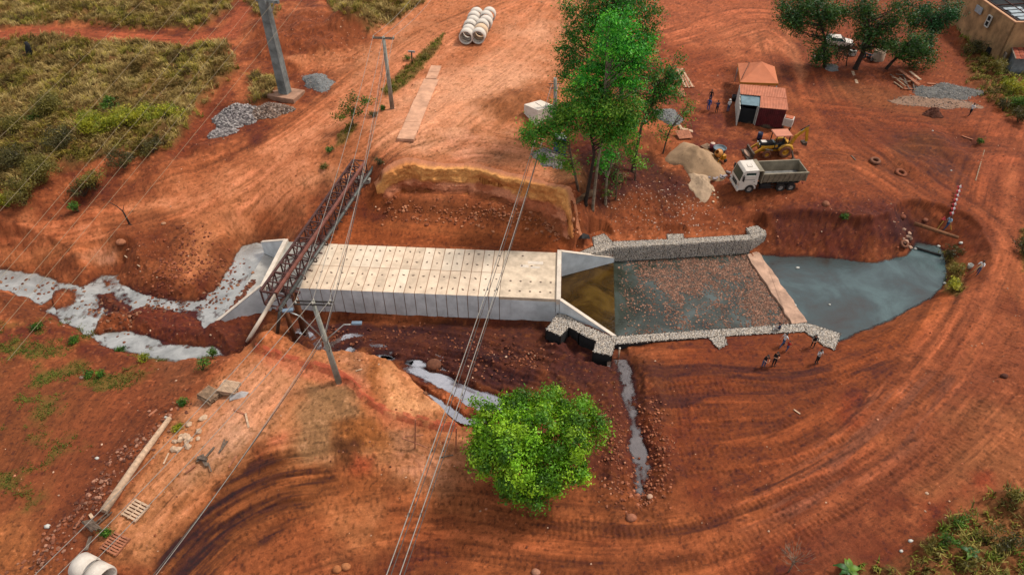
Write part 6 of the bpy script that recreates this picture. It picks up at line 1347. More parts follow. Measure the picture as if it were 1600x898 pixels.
e0, e1 = G(634, 222), G(682, 104); dv = e1-e0; mid = (e0+e1)/2; L_ = dv.length; ang = math.atan2(dv.y, dv.x)
t = thing('pavement_strip', 'pale raised strip of dusty paving slabs leading to the pipes', 'paving', mid, ang); md = mat('dusty_slab', A(236,178,142), .95, .12, .8, .4, 14)
nS = 10
for k in range(nS):
    x_ = -L_/2+L_*(k+.5)/nS; wp = t.matrix_basis; px_ = mid.x+x_*math.cos(ang); py_ = mid.y+x_*math.sin(ang); MB().box((x_, random.uniform(-.04, .04), zat(px_, py_)-mid.z+.05), (L_/nS-.03, 1.9-.5*(k > 7), .35), random.uniform(-.01, .01)).build('slab', md, t, .03)
# planks, lumber
def lumber(label, x, y, items, name='lumber_pile', cat='lumber', group=None):
    b = G(x, y); t = thing(name, label, cat, b, 0, group); r = random.Random(int(x+y))
    for (x0, y0, x1, y1, w, m_, dz) in items:
        p, q = G(x0, y0)-b, G(x1, y1)-b; MB().bar(p+Vector((0, 0, .08+dz)), q+Vector((0, 0, .08+dz)), w, .06).build('plank', m_, t)
    return t
lumber('stack of long pale planks to the right of the eucalyptus group', 1066, 124, [(1057+i*1.6, 109, 1069+i*2.6, 138, .2, m_woodp if i % 2 else m_woodr, .05*(i % 3)) for i in range(7)])
lumber('short bundle of pinkish boards below the long pale planks', 1064, 146, [(1060+i*2.2, 140, 1062+i*2.4, 153, .16, m_woodr, .04*i) for i in range(4)])
lumber('scattered heap of old beams and boards in the right yard', 1416, 128, [(1402,113,1434,138,.3,m_woodr,.35),(1406,113,1436,136,.2,m_woodr,.28),(1420,117,1436,130,.35,m_woodp,.4),(1390,118,1405,128,.15,m_woodd,.1),(1396,130,1410,140,.22,m_wood,.1),(1400,127,1414,138,.2,m_wood,.2),(1404,124,1416,135,.2,m_woodd,.2),(1410,118,1420,142,.15,m_woodd,.1),(1392,124,1412,130,.15,m_wood,.25),(1412,140,1430,141,.2,m_woodr,.05),(1398,120,1412,122,.12,m_woodd,.3),(1416,132,1438,128,.14,m_wood,.3),(1424,122,1428,144,.12,m_woodd,.15)])
for (x0, y0, x1, y1, w, m_, lb) in ((1332,112,1339,131,.35,m_woodp,'pale plank lying at the foot of the leaning tree'),(1446,153,1456,159,.25,m_woodp,'short pale plank on the gravel spread'),(1448,131,1462,132,.35,m_woodr,'red board above the gravel spread'),(134,803,116,826,.18,m_woodr,'brown plank left of the fallen pole end'),(141,803,145,809,.2,m_woodp,'short pale offcut left of the pole end'),(384,646,389,668,.14,m_woodp,'pale stick at the right of the pallet stacks'),(366,640,386,649,.12,m_woodr,'thin reddish batten below the plastic sheet'),(195,400,219,417,.10,m_woodp,'pale bare stick lying on the left slope'),
   (1538,235,1524,283,.11,m_wood,'long tan pole lying along the edge of the right road'),(1503,213,1520,219,.16,m_woodr,'reddish board in the rubble hollow'),(1330,244,1337,251,.12,m_woodd,'small grey stick by the tyre'),(1240,640,1250,647,.1,m_woodp,'small stick on the field') ,(264,708,256,725,.10,m_woodp,'slim batten left of the grey timber'),(370,712,358,730,.12,m_woodr,'reddish batten above the dark bank'),(233,650,246,640,.2,m_woodr,'plank beside the left pallet stack'),(135,860,142,838,.22,m_woodd,'weathered plank behind the white pipes'),(688,715,708,711,.07,m_woodd,'dark twig on the pale ground left of the tree'),(556,580,566,577,.1,m_woodp,'two pale offcuts on the grey soil behind the near pole')):
    p, q = G(x0, y0), G(x1, y1); o = MB().bar(Vector((0, 0, .06)), q-p+Vector((0, 0, .06)), w, .05).build('plank', m_); o.location = p; tag(o, lb, 'plank')
lumber('tangled grey weathered timber pieces on the shelf above the dark bank', 318, 722, [(308,722,322,716,.22,m_woodd,.1),(314,714,324,730,.18,m_woodd,.15),(318,713,326,731,.16,m_woodd,.2),(310,718,326,722,.18,m_woodd,.25),(322,716,336,700,.14,m_woodd,.08),(291,740,306,728,.12,m_woodr,.05),(326,724,331,738,.1,m_woodd,.05),(343,708,356,690,.14,m_woodd,.04),(346,706,352,688,.1,m_woodd,.08)])
b = G(368, 624); t = tag(MB().add([(0,0,.05),(.7,.1,.12),(1.0,.5,.3),(.3,.7,.2),(-.5,.3,.1),(-.4,-.2,.05),(.3,.3,.4)], [(0,1,6),(1,2,6),(2,3,6),(3,4,6),(4,5,6),(5,0,6)]).build('plastic_sheet', mat('grey_plastic_sheet', A(206,196,190), .4, .1, 4)), 'crumpled pale plastic sheet beside the right pallet stack', 'plastic sheet'); t.location = b
# plywood boards near the mixer
b = G(1068, 214); t = thing('plywood_stack', 'tilted plywood boards left of the large sand pile', 'plywood', b, .35)
MB().box((0, 0, .35), (1.9, 1.3, .06), mtx=Euler((.35, .1, 0)).to_matrix()).build('board', m_woodr, t); MB().box((.9, .8, .35), (1.4, .7, .05), mtx=Euler((-.15, .2, -.5)).to_matrix()).build('board', m_woodp, t); MB().bar((.2, .7, .4), (.55, 2.0, .45), .3, .05).build('board', m_woodp, t)
# log bridge over the pond inlet
e0, e1 = G(1428, 372), G(1474, 394); e0.z = e1.z = -.9; t = thing('log', 'brown log lying across the narrow inlet of the pond', 'log', e0); dv = e1-e0; MB().tube([Vector((-.6, .2, .1)), dv*.5+Vector((0, 0, .05)), dv+Vector((.6, -.2, 0))], [.22, .2, .17], 9).build('trunk', mat('log_wood', A(150,98,62), .9, .18, 3, .4, 12), t)
e0, e1 = P(1430, 388, ZW), P(1470, 400, ZW); o = MB().tube([Vector((0, 0, .1)), e1-e0+Vector((0, 0, .1))], .12, 8).build('pipe', m_dkm); o.location = e0; tag(o, 'black pipe lying in the water under the log', 'pipe')
# culvert pipe mouth by the ditch, marker post
b = G(966, 560); b.z = ZD; t = thing('marker_post', 'small pale post standing at the head of the drain ditch', 'post', b); MB().tube([(0, 0, -.2), (0, 0, 1.1)], .07, 8).build('post', m_woodp, t); MB().sphere((0, 0, 1.15), .1, 8, 5).build('cap', m_ring, t)
# old trunk by the eucalyptus
e0, e1 = G(888, 308), G(922, 335); o = MB().tube([Vector((0, 0, .15)), (e1-e0)*.5+Vector((0, 0, .3)), e1-e0+Vector((0, 0, .2))], [.35, .3, .36], 9).build('log', mat('dead_trunk', A(120,88,60), .95, .2, 2, .6, 8)); o.location = e0; tag(o, 'thick fallen trunk lying at the right end of the cut', 'log')
b = G(908, 380); o = MB().add([(-.9,-.3,.05),(0,-.4,.25),(.9,-.2,.05),(.8,.4,.1),(0,.5,.35),(-.8,.3,.1)], [(0,1,4,5),(1,2,3,4)]).build('black_tarp', mat('black_plastic', A(26,24,26), .35, .1, 4)); o.location = b; tag(o, 'crumpled black tarp behind the far gabion wall', 'tarp')
# tyres
m_tyre = mat('tyre_rubber', A(58,50,46), .9, .12, 4); m_tdust = mat('dusty_tyre', A(142,92,68), .95, .12, 4)
def tyre_prof(R, w): return [(R*.55, -w/2), (R*.9, -w/2), (R, -w*.3), (R, w*.3), (R*.9, w/2), (R*.55, w/2), (R*.5, 0)]
for (x, y, R, rot, m_, lb) in ((967,283,.62,(1.2,0,.7),m_tdust,'pale dusty tyre standing tilted among the eucalyptus roots'),(1367,253,.6,(.15,0,0),m_tdust,'dusty tyre lying flat in the middle of the yard'),(1407,272,.65,(.2,.1,0),mat('earth_tyre', A(150,84,54), .95, .12, 4),'half buried tyre lower right of the dusty tyre'),(1412,383,.45,(.5,0,.3),m_tdust,'dusty tyre lying on the far bank above the pond')):
    b = G(x, y); t = thing('tyre', lb, 'tyre', b+Vector((0, 0, .15 if rot[0] < 1 else .5)), rot=rot); MB().lathe(tyre_prof(R, .3), 20, 0, None, True, True).build('rubber', m_, t)
# orange safety netting trampled on the shelf, thin posts
netm = mat('orange_netting', A(214,86,56), .7, .15, 4, alpha=.45)
line = smooth_line([tuple(G(x, y)[:2]) for x, y in [(398,548),(420,552),(445,562),(490,573),(525,585),(548,600),(575,628),(610,648),(650,660),(690,668),(715,670)]], 4)
mb = MB(); r = random.Random(8); vs = []; fs = []
for i, (x_, y_) in enumerate(line):
    f = i/(len(line)-1); q = [(0, .02), (.25, .25+.35*abs(math.sin(i*.7))), (.6, .12+.15*r.random()), (.95, .03)]
    for dyy, zz_ in q: vs.append((x_+r.uniform(-.1, .1), y_+dyy-.3, zat(x_, y_+dyy-.3)+zz_+.03))
for i in range(len(line)-1):
    for k in range(3):
        if r.random() < .8: fs.append((i*4+k, i*4+k+1, i*4+k+5, i*4+k+4))
tag(mb.add(vs, fs).build('safety_netting', netm), 'trampled orange safety netting along the lip of the shelf', 'netting')
for (x, y, yt, lb, m_) in ((648,700,655,'thin leaning wooden stake left of the heavy twin cable',m_woodr),(712,706,668,'reddish wooden stake beside the round tree',m_woodr)):
    b = G(x, y); t = thing('stake', lb, 'stake', b); MB().bar((0, 0, -.2), tuple(Vector(PY(x+1, yt, b.y+.1))-b), .09, .09).build('shaft', m_, t); 
    if x < 700: MB().bar((-.9, .3, .9), (1.0, -.3, .5), .07, .07).build('rail', m_, t); MB().bar((-.6, .1, 1.3), (.7, .3, 1.2), .06, .06).build('rail', m_, t)
# scattered stones and litter
r9 = np.random.default_rng(77); rr_ = slice(0, np.searchsorted(ys, 140)); area = (np.gradient(ys)[rr_, None]*np.gradient(GX[rr_], axis=1)); sel = (np.abs(GX[rr_]) < hw[rr_, None])*(Z[rr_] > ZW+.1)*(1-np.maximum(MD, MM)[rr_])
wgt = area*sel*(.10+1.8*mrough[rr_]+.5*(fbm(GX[rr_]*.2, GY[rr_]*.2, 3, 78) > .56))
for poly in (CU2((-33,-3),(6,-5),(6,10),(-33,10)), basin, grow(basin, 1.5)): wgt = wgt*(sd_poly(poly, GX[rr_], GY[rr_]) < 0)
nst = 8000; ii = r9.choice(wgt.size, nst, p=(wgt/wgt.sum()).ravel()); i_, j_ = np.unravel_index(ii, wgt.shape)
pts = np.c_[GX[i_, j_]+r9.uniform(-.1, .1, nst), GY[i_, j_]+r9.uniform(-.1, .1, nst), Z[i_, j_]+.01]
tag(rocks('scattered_stones', pts, .028+.085*r9.random(nst)**5, [A(170,96,62), A(140,74,46), A(196,130,96), A(112,60,38), A(210,170,140)], m_grav, 79, .7), 'loose stones and clods scattered over the bare earth', kind='stuff')
def band(label, pts_img, n, smin, smax, cols, spread, seed):
    r = np.random.default_rng(seed); L = [G(x, y) for x, y in pts_img]; out = []
    for _ in range(n):
        k = r.integers(0, len(L)-1); q = L[k].lerp(L[k+1], r.random()); x_, y_ = q.x+r.normal(0, spread), q.y+r.normal(0, spread); out.append((x_, y_, max(zat(x_, y_)+.03, ZW-.02)))
    return tag(rocks('rubble_band', out, r.uniform(smin, smax, n), cols, m_grav, seed, .6), label, kind='stuff')
band('stones and rubble down the left edge of the shelf', [(275,640),(240,680),(185,720),(150,770),(125,800),(75,860),(50,890)], 420, .04, .16, [A(150,90,62), A(128,74,52), A(176,124,98), A(104,60,42)], .75, 91)
band('broken rocks along the foot of the cut', [(600,330),(700,335),(780,330),(860,350),(900,360)], 420, .04, .2, [A(170,100,64), A(140,76,46), A(196,130,92)], .6, 92)
band('clods on the left slope by the stream', [(300,360),(280,420),(240,440),(330,440),(360,400)], 420, .04, .17, [A(140,72,44), A(112,54,32), A(166,96,64)], 1.0, 93)
band('pale chips among the eucalyptus roots', [(930,350),(1000,300),(1060,320),(1100,350),(990,340)], 420, .03, .09, [A(200,150,124), A(176,116,86), A(220,190,170)], 1.8, 94)
band('muddy stones breaking the stream water', [(0,440),(90,455),(170,480),(200,515),(235,475),(300,480),(345,470),(372,430)], 300, .06, .20, [A(120,64,38), A(96,50,30), A(150,104,76)], .8, 97)
band('lumpy clods along the ditch', [(950,640),(960,700),(975,780),(1020,760),(1025,690),(1010,620)], 520, .04, .13, [A(150,84,54), A(120,62,38), A(176,108,76)], .7, 95)
band('lumps in the mud of the trench', [(500,525),(640,520),(760,540),(840,560),(720,570)], 420, .04, .15, [A(96,46,26), A(124,64,38), A(150,90,62)], 1.0, 96)
# ------------------------------------------------------------------ site shed, tent, house
m_tent = mat('tent_terracotta', A(214,124,82), .75, .05, 1.2, .1, 6); m_yel = mat('yellow_fascia', A(196,120,30), .7, .08, 3); m_roofo = mat('orange_sheet_roof', A(220,138,104), .7, .08, 1.5); m_roofg = mat('grey_sheet_roof', A(150,176,184), .5, .1, 1.5, metal=.1)
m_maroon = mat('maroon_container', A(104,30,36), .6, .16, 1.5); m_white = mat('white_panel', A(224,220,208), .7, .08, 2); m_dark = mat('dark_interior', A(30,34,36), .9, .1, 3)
# pyramid tent
c = [G(1153, 100), G(1210, 104), G(1216, 134), G(1157, 131)]; ctr = sum((Vector(q) for q in c), Vector())/4; ctr.z = zat(ctr.x, ctr.y)
zr = ctr.z+2.5; cor = [P(1153,99,zr), P(1210,104,zr), P(1216,130.5,zr), P(1157,128.5,zr)]; ct = sum((Vector(q) for q in cor), Vector())/4; apx = Vector((ct.x+.15, ct.y-.0, zr+1.6)); ct.z = zat(ct.x, ct.y)
t = thing('canopy_tent', 'square canopy tent with orange pyramid roof behind the site shed', 'tent', ct)
cc = [q-ct for q in cor]; ap = apx-ct
for i in range(4):
    a, b2_ = cc[i], cc[(i+1) % 4]; vs = []; fs = []; N = 5
    for k in range(N+1):
        f = k/N; l, r_ = a.lerp(ap, f), b2_.lerp(ap, f); s_ = Vector((0, 0, -.10*math.sin(f*math.pi)))
        vs += [l+s_*.3, l.lerp(r_, .5)+s_, r_+s_*.3]
    for k in range(N): fs += [(k*3, k*3+1, k*3+4, k*3+3), (k*3+1, k*3+2, k*3+5, k*3+4)]
    MB().add(vs, fs).build('roof_panel', m_tent, t)
    MB().bar(a+Vector((0, 0, -.14)), b2_+Vector((0, 0, -.14)), .05, .28).build('valance', m_yel, t)
    MB().tube([(a.x*.96, a.y*.96, -.1), (a.x*.96, a.y*.96, a.z)], .06, 6).build('leg', m_arm, t)
MB().tube([cc[0].lerp(cc[1], .18)+Vector((0, 0, .32)), cc[0].lerp(cc[1], .18)+Vector((.1, -1.5, .8)), cc[3].lerp(cc[2], .03)+Vector((0, .3, .2))], .03, 5).build('tie_rope', m_dkm, t)
# site shed
zb = G(1190, 180).z
def sp(x, y, h): return P(x, y, zb+h)
t = thing('site_shed', 'site shed of orange sheet roofs with an open grey bay and a maroon container', 'shed', sp(1190, 180, 0)); o0 = Vector(t.location)
R1 = [sp(1156,131.5,3.0), sp(1227,138,3.0), sp(1229.5,154,2.75), sp(1157,147,2.75)]; R2 = [sp(1189,147.5,2.78), sp(1229.5,154,2.72), sp(1232,172,2.5), sp(1187.5,168,2.5)]; R3 = [sp(1157.5,146.5,2.62), sp(1188,148.5,2.62), sp(1186,166,2.42), sp(1158.5,163,2.42)]
def corr(name, q, n, m_, amp=.035, drop=.0):      # corrugated sheet between four corners
    mb = MB(); vs = []; fs = []; M_ = n*4
    for k in range(M_+1):
        f = k/M_; w = amp*math.cos(k*math.pi/2)
        for g in (0, 1): e = (q[0].lerp(q[1], f) if g == 0 else q[3].lerp(q[2], f))-o0; vs += [e+Vector((0, 0, w)), e+Vector((0, 0, w-.03))]
    for k in range(M_): o = k*4; fs += [(o, o+2, o+6, o+4), (o+1, o+5, o+7, o+3), (o+2, o+3, o+7, o+6), (o, o+4, o+5, o+1)]
    return mb.add(vs, fs).build(name, m_, t)
nR = 4
for k in range(nR): corr('roof_sheet', [R1[0].lerp(R1[1], k/nR), R1[0].lerp(R1[1], (k+1)/nR), R1[3].lerp(R1[2], (k+1)/nR)+Vector((0, 0, .01*k)), R1[3].lerp(R1[2], k/nR)], 7, m_roofo)
for k in range(3): corr('roof_sheet', [R2[0].lerp(R2[1], k/3)+Vector((0, 0, .006*k)), R2[0].lerp(R2[1], (k+1)/3), R2[3].lerp(R2[2], (k+1)/3), R2[3].lerp(R2[2], k/3)], 6, m_roofo)
for k in range(3): corr('roof_sheet', [R3[0].lerp(R3[1], k/3), R3[0].lerp(R3[1], (k+1)/3), R3[3].lerp(R3[2], (k+1)/3), R3[3].lerp(R3[2], k/3)], 5, m_roofg)
dn = lambda q, z=0: Vector((q.x, q.y, zb+z))-o0
# maroon container front with ribs
fa, fb = dn(R2[3], 0)+Vector((.05, .12, 0)), dn(R2[2], 0)+Vector((-.15, .12, 0)); mb = MB(); N = 26
for k in range(N):
    p, q = fa.lerp(fb, k/N), fa.lerp(fb, (k+1)/N); sgn = .05 if k % 2 else 0; mb.add([p+Vector((0, sgn, 0)), q+Vector((0, sgn, 0)), q+Vector((0, sgn, 2.42)), p+Vector((0, sgn, 2.42)), p+Vector((0, .12, 0)), q+Vector((0, .12, 0)), q+Vector((0, .12, 2.42)), p+Vector((0, .12, 2.42))], [(0, 1, 2, 3), (7, 6, 5, 4), (0, 3, 7, 4), (1, 5, 6, 2), (3, 2, 6, 7)])
mb.build('container_wall', m_maroon, t)
rb = dn(R2[1]); MB().prism([tuple((fb+Vector((0, .13, 0)))[:2]), tuple((rb+Vector((-.15, -.1, 0)))[:2]), tuple((rb+Vector((-.27, -.1, 0)))[:2]), tuple((fb+Vector((-.12, .13, 0)))[:2])], 0, 2.4).build('container_wall', m_maroon, t)
lb_ = dn(R2[0]); MB().prism([tuple((fa+Vector((.0, .13, 0)))[:2]), tuple((lb_+Vector((.1, 0, 0)))[:2]), tuple((lb_+Vector((-.02, 0, 0)))[:2]), tuple((fa+Vector((-.12, .13, 0)))[:2])], 0, 2.4).build('partition', m_white, t)
# white side wall of boards
wa, wb = dn(R1[0])+Vector((-.02, 0, 0)), dn(R3[3])+Vector((-.35, -.9, 0)); nW = 6
for k in range(nW):
    p, q = wa.lerp(wb, k/nW), wa.lerp(wb, (k+1)/nW-.006); hz_ = 2.85-.75*k/nW; MB().prism([(p.x, p.y), (q.x, q.y), (q.x+.08, q.y), (p.x+.08, p.y)], 0, hz_).build('wall_board', m_white, t)
# open bay: back wall, inner things, dark sheet standing in for the shade inside
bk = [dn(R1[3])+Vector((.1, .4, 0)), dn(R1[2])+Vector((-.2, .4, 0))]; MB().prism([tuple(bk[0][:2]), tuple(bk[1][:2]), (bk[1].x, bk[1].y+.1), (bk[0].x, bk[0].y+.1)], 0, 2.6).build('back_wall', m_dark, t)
MB().prism([tuple((dn(R1[0])+Vector((.1, -.2, 0)))[:2]), tuple((dn(R1[1])+Vector((-.1, -.2, 0)))[:2]), tuple((dn(R1[1])+Vector((-.1, -.32, 0)))[:2]), tuple((dn(R1[0])+Vector((.1, -.32, 0)))[:2])], 0, 2.9).build('back_wall', m_white, t)
g1, g2 = dn(R3[3]), dn(R3[2]); MB().bar(g1+Vector((.25, .1, 0)), g1+Vector((.25, .1, 2.4)), .1).build('post', m_dark, t); MB().bar(g2+Vector((-.1, .1, 0)), g2+Vector((-.1, .1, 2.4)), .1).build('post', m_white, t)
MB().box(g1.lerp(g2, .5)+Vector((0, .9, .5)), (1.9, .9, 1.0)).build('workbench', m_dark, t)
MB().prism([tuple((g1+Vector((.1, .15, 0)))[:2]), tuple((g2+Vector((-.1, .15, 0)))[:2]), tuple((g2+Vector((-.1, .22, 0)))[:2]), tuple((g1+Vector((.1, .22, 0)))[:2])], .0, 1.9).build('bay_shade_sheet', m_dark, t)  # flat dark sheet painted as the shade of the open bay
# things round the shed
b = G(1160, 177); o = MB().box((0, 0, .35), (.55, .4, .7)).build('white_box', m_white, None, .03); o.location = b; tag(o, 'small white box standing before the open bay of the shed', 'box')
for (x, y, rz, s_, lb) in ((1174, 190, -.1, (2.3, 1.1, .8), 'left grey tarp covered heap in front of the maroon container'), (1197, 196, -.15, (2.7, 1.3, .7), 'right grey tarp covered heap in front of the maroon container')):
    b = G(x, y); mb = MB(); mb.sphere((0, 0, .1), (s_[0]/2, s_[1]/2, s_[2]), 14, 8); t2 = thing('covered_heap', lb, 'covered heap', b, rz); mb.build('tarp', mat('olive_tarp', A(96,80,62), .8, .16, 2, .5, 8), t2); MB().bar((s_[0]*.3, -.3, .35), (s_[0]*.75, -.5, .2), .1).build('timber', m_woodr, t2)
b = G(1228, 202); t2 = thing('water_tank', 'white square water tank with an orange lid on a small stand by the shed', 'water tank', b, -.5)
MB().box((0, 0, 1.1), (1.15, 1.05, 1.0)).build('body', mat('tank_white', A(222,208,194), .6, .08, 3), t2, .05); MB().box((0, 0, 1.64), (.95, .85, .1), taper=.9).build('lid', mat('tank_lid', A(214,116,74), .6, .1, 3), t2, .02)
for x in (-1, 1):
    for y in (-1, 1): MB().box((x*.45, y*.4, .25), (.12, .12, .6)).build('leg', m_dkm, t2)
b = G(1186, 218); t2 = thing('drum', 'dark blue drum standing alone left of the backhoe', 'drum', b); MB().lathe([(.001, 0), (.3, 0), (.3, .3), (.31, .32), (.3, .34), (.3, .62), (.31, .64), (.3, .66), (.3, .92), (.28, .92), (.27, .88), (.001, .88)], 14).build('barrel', mat('drum_blue', A(44,52,84), .5, .1, 3), t2)
b = G(1146, 158); t2 = thing('drum', 'black bin beside the white side wall of the shed', 'bin', b); MB().lathe([(.001, 0), (.26, 0), (.32, .8), (.28, .8), (.25, .7), (.001, .7)], 12).build('barrel', mat('bin_black', A(34,32,34), .5, .1, 3), t2)
# mixing area
b = G(1123, 240); t2 = thing('water_vat', 'round grey open water vat behind the concrete mixer', 'vat', b); MB().lathe([(.001, .05), (.62, .05), (.72, .75), (.78, .78), (.70, .78), (.62, .55), (.001, .55)], 20).build('tub', mat('vat_grey', A(96,110,118), .5, .1, 3), t2); MB().lathe([(.001, .60), (.64, .60)], 20).build('water', mat('vat_water', A(120,134,140), .1, .05, 3), t2)
b = G(1112, 233); t2 = thing('drum', 'pink barrel with pale top left of the water vat', 'barrel', b); MB().lathe([(.001, 0), (.28, 0), (.32, .35), (.28, .75), (.001, .75)], 14).build('barrel', mat('pink_barrel', A(150,70,84), .6, .1, 3), t2); MB().lathe([(.001, .79), (.26, .79), (.27, .75)], 14).build('lid', mat('pale_lid', A(228,196,170), .6, .08, 3), t2)
b = G(1104, 231); pallet('small grey pallet left of the pink barrel', b+Vector((0, 0, .1)), .6, m_wood, nb=6, W_=1.1, D_=1.0)
b = G(1122, 252); t2 = thing('concrete_mixer', 'orange concrete mixer with tilted drum between the vat and the cement lumps', 'concrete mixer', b, .4); mo = mat('mixer_orange', A(226,150,74), .5, .1, 3); mo2 = mat('mixer_yellow', A(220,150,30), .5, .1, 3)
q = Matrix.Translation((-.05, .1, 1.0)) @ Euler((0, -.95, .2)).to_matrix().to_4x4(); MB().lathe([(.001, -.5), (.32, -.48), (.5, -.2), (.5, .1), (.28, .5), (.26, .52), (.22, .48), (.4, .1), (.001, -.3)], 18, 0, q).build('drum', mo, t2)
MB().lathe([(.52, -.10), (.55, -.07), (.55, .0), (.52, .03)], 18, 0, q).build('gear_ring', m_dkm, t2)
MB().box((.45, -.2, .55), (.5, .45, .6)).build('motor_box', mo2, t2, .03)
for s_ in (-1, 1):
    MB().bar((-.5, s_*.42, .05), (.05, s_*.42, 1.0), .08).build('leg', mo2, t2); MB().bar((.6, s_*.42, .05), (.05, s_*.42, 1.0), .08).build('leg', mo2, t2); MB().lathe([(.001, -.05), (.22, -.05), (.22, .05), (.001, .05)], 12, 0, Matrix.Translation((.6, s_*.5, .2)) @ Matrix.Rotation(math.pi/2, 4, 'X')).build('wheel', m_tyre, t2)
# concrete ring at the trees
b = G(1371, 94); t2 = thing('well_ring', 'tall pale concrete well ring standing upright among the shade trees', 'well ring', b); MB().lathe([(.82, -.1), (.80, 1.45), (.66, 1.45), (.66, .2), (.001, .2)], 26).build('ring', mat('ring_concrete', A(198,168,144), .9, .1, 1.5, .3, 16), t2); MB().lathe([(.001, .9), (.66, .9)], 20).build('water', m_dark, t2)
for (x, y, m_, s_, lb) in ((1283, 92, 'w', (1.0, .7, .7), 'white covered motorbike seat shape behind the two tier tree'),):
    b = G(x, y); t2 = thing('white_tank', 'small rounded white tank behind the trunk of the two tier tree', 'tank', b, .2); MB().sphere((0, 0, .4), (.75, .5, .45), 14, 8).build('body', m_white, t2); MB().box((-.85, .1, .25), (.5, .4, .4)).build('pump_box', m_cgrey, t2, .04)
b = G(1331, 87); o = MB().box((0, 0, .4), (.9, .7, .8)).build('white_sack', m_white, None, .12); o.location = b; tag(o, 'pale sack half hidden by the leaning tree', 'sack')
# house with the unfinished roof
m_tan = mat('tan_render', A(200,156,108), .9, .17, .6, .3, 10); m_tile = mat('clay_tile', A(184,92,62), .85, .12, 2.0); m_grey = mat('old_block_wall', A(164,146,128), .9, .2, 1.5, .5, 10); m_raf = mat('rafter_timber', A(92,56,46), .9, .15, 3); m_bl = mat('zinc_sheet', A(176,186,190), .5, .12, 2)
bh = G(1575, 66); zh = bh.z; hgt = 6.0
# plan corners seen at the wall tops
q0, q1, q2 = P(1520, -10, zh+hgt), P(1558, 12, zh+hgt), P(1586, 36, zh+hgt)
far_ = q0-(q2-q0)*.6; d1 = (q2-q0).normalized(); d2 = Vector((d1.y*-1, d1.x, 0)); d2 = Vector((-d1.y, d1.x, 0)) if (-d1.y) > 0 else Vector((d1.y, -d1.x, 0))
t = thing('tan_house', 'tan rendered house with an unfinished roof of bare rafters at the upper right corner', 'house', Vector((q2.x, q2.y, zh))); o0 = Vector(t.location)
Lw, Dw = (q2-q0).length+7.0, 11.0
def hb(a, c_, z): v = -d1*a+d2*c_; return Vector((v.x, v.y, z))       # a back along the left wall, c_ to the right
def wallseg(name, a0, c0, a1, c1, z0, z1, th, m_):
    p, q = hb(a0, c0, 0), hb(a1, c1, 0); e = (q-p).normalized(); n_ = Vector((-e.y, e.x, 0))*th; return MB().prism([(p.x, p.y), (q.x, q.y), (q.x+n_.x, q.y+n_.y), (p.x+n_.x, p.y+n_.y)], z0, z1).build(name, m_, t)
wallseg('wall', 0, 0, Lw, 0, -.5, hgt, -.2, m_tan); wallseg('wall', 0, .0, 0, Dw, -.5, hgt, .2, m_tan); wallseg('wall', Lw, 0, Lw, Dw, -.5, hgt, -.2, m_tan); wallseg('wall', 0, Dw, Lw, Dw, -.5, hgt, .2, m_tan)
wallseg('coping', -.05, -.06, Lw, -.06, hgt+.003, hgt+.14, -.36, mat('coping_peach', A(216,160,118), .85, .08, 2)); wallseg('coping', -.06, .3, -.06, Dw, hgt+.003, hgt+.14, .36, MATS['coping_peach'])
MB().prism([tuple(hb(.2, .2, 0)[:2]), tuple(hb(.2, Dw-.2, 0)[:2]), tuple(hb(Lw-.2, Dw-.2, 0)[:2]), tuple(hb(Lw-.2, .2, 0)[:2])], hgt-1.6, hgt-1.45).build('ceiling_slab', m_dark, t)
for k in range(9):
    a = .6+k*(Lw-1.2)/8; MB().bar(hb(a, .25, hgt-.2), hb(a, Dw-.3, hgt+.5), .12, .16).build('rafter', m_raf, t)
for k in range(5): c_ = .8+k*2.2; MB().bar(hb(.3, c_, hgt-.05+.07*c_), hb(Lw-.3, c_, hgt-.05+.07*c_), .09, .12).build('purlin', m_raf, t)
for a, c_, w_, l_ in ((1.2, 1.4, .9, 2.6), (2.4, 1.2, .9, 2.8), (3.7, 1.5, .9, 2.6), (1.6, 4.4, .9, 2.4), (4.9, 1.3, .8, 2.4)):
    MB().prism([tuple(hb(a, c_, 0)[:2]), tuple(hb(a, c_+l_, 0)[:2]), tuple(hb(a+w_, c_+l_, 0)[:2]), tuple(hb(a+w_, c_, 0)[:2])], [hgt-.1+.07*c_]*1+[hgt-.1+.07*(c_+l_)]*2+[hgt-.1+.07*c_], [hgt-.06+.07*c_]*1+[hgt-.06+.07*(c_+l_)]*2+[hgt-.06+.07*c_]).build('roof_sheet', m_bl, t)
def win(a, zc, w_, h_):
    f = MB(); p = hb(a, -.235, zc); ex = -d1
    for (u0, v0, u1, v1) in ((-w_/2, -h_/2, w_/2, -h_/2), (-w_/2, h_/2, w_/2, h_/2), (-w_/2, -h_/2, -w_/2, h_/2), (w_/2, -h_/2, w_/2, h_/2), (-w_/2, 0, w_/2, 0)): f.bar(p+ex*u0+Vector((0, 0, v0)), p+ex*u1+Vector((0, 0, v1)), .14, .14, up=d2)
    o = f.build('window', m_white, t); g = MB().bar(p+ex*(-w_/2)+d2*.03, p+ex*(w_/2)+d2*.03, .05, h_, up=Vector((0, 0, 1))); g.build('pane', m_dark, o)
win(5.2, 4.3, .9, 1.5)
MB().bar(hb(7.5, -.25, 4.8), hb(9.2, -.25, 4.8), .12, .9, up=(0, 0, 1)).build('repair_patch', m_bl, t)
MB().bar(hb(1.8, -.24, 1.0), hb(2.8, -.24, 1.0), .08, 1.3, up=(0, 0, 1)).build('dark_opening', m_dark, t)
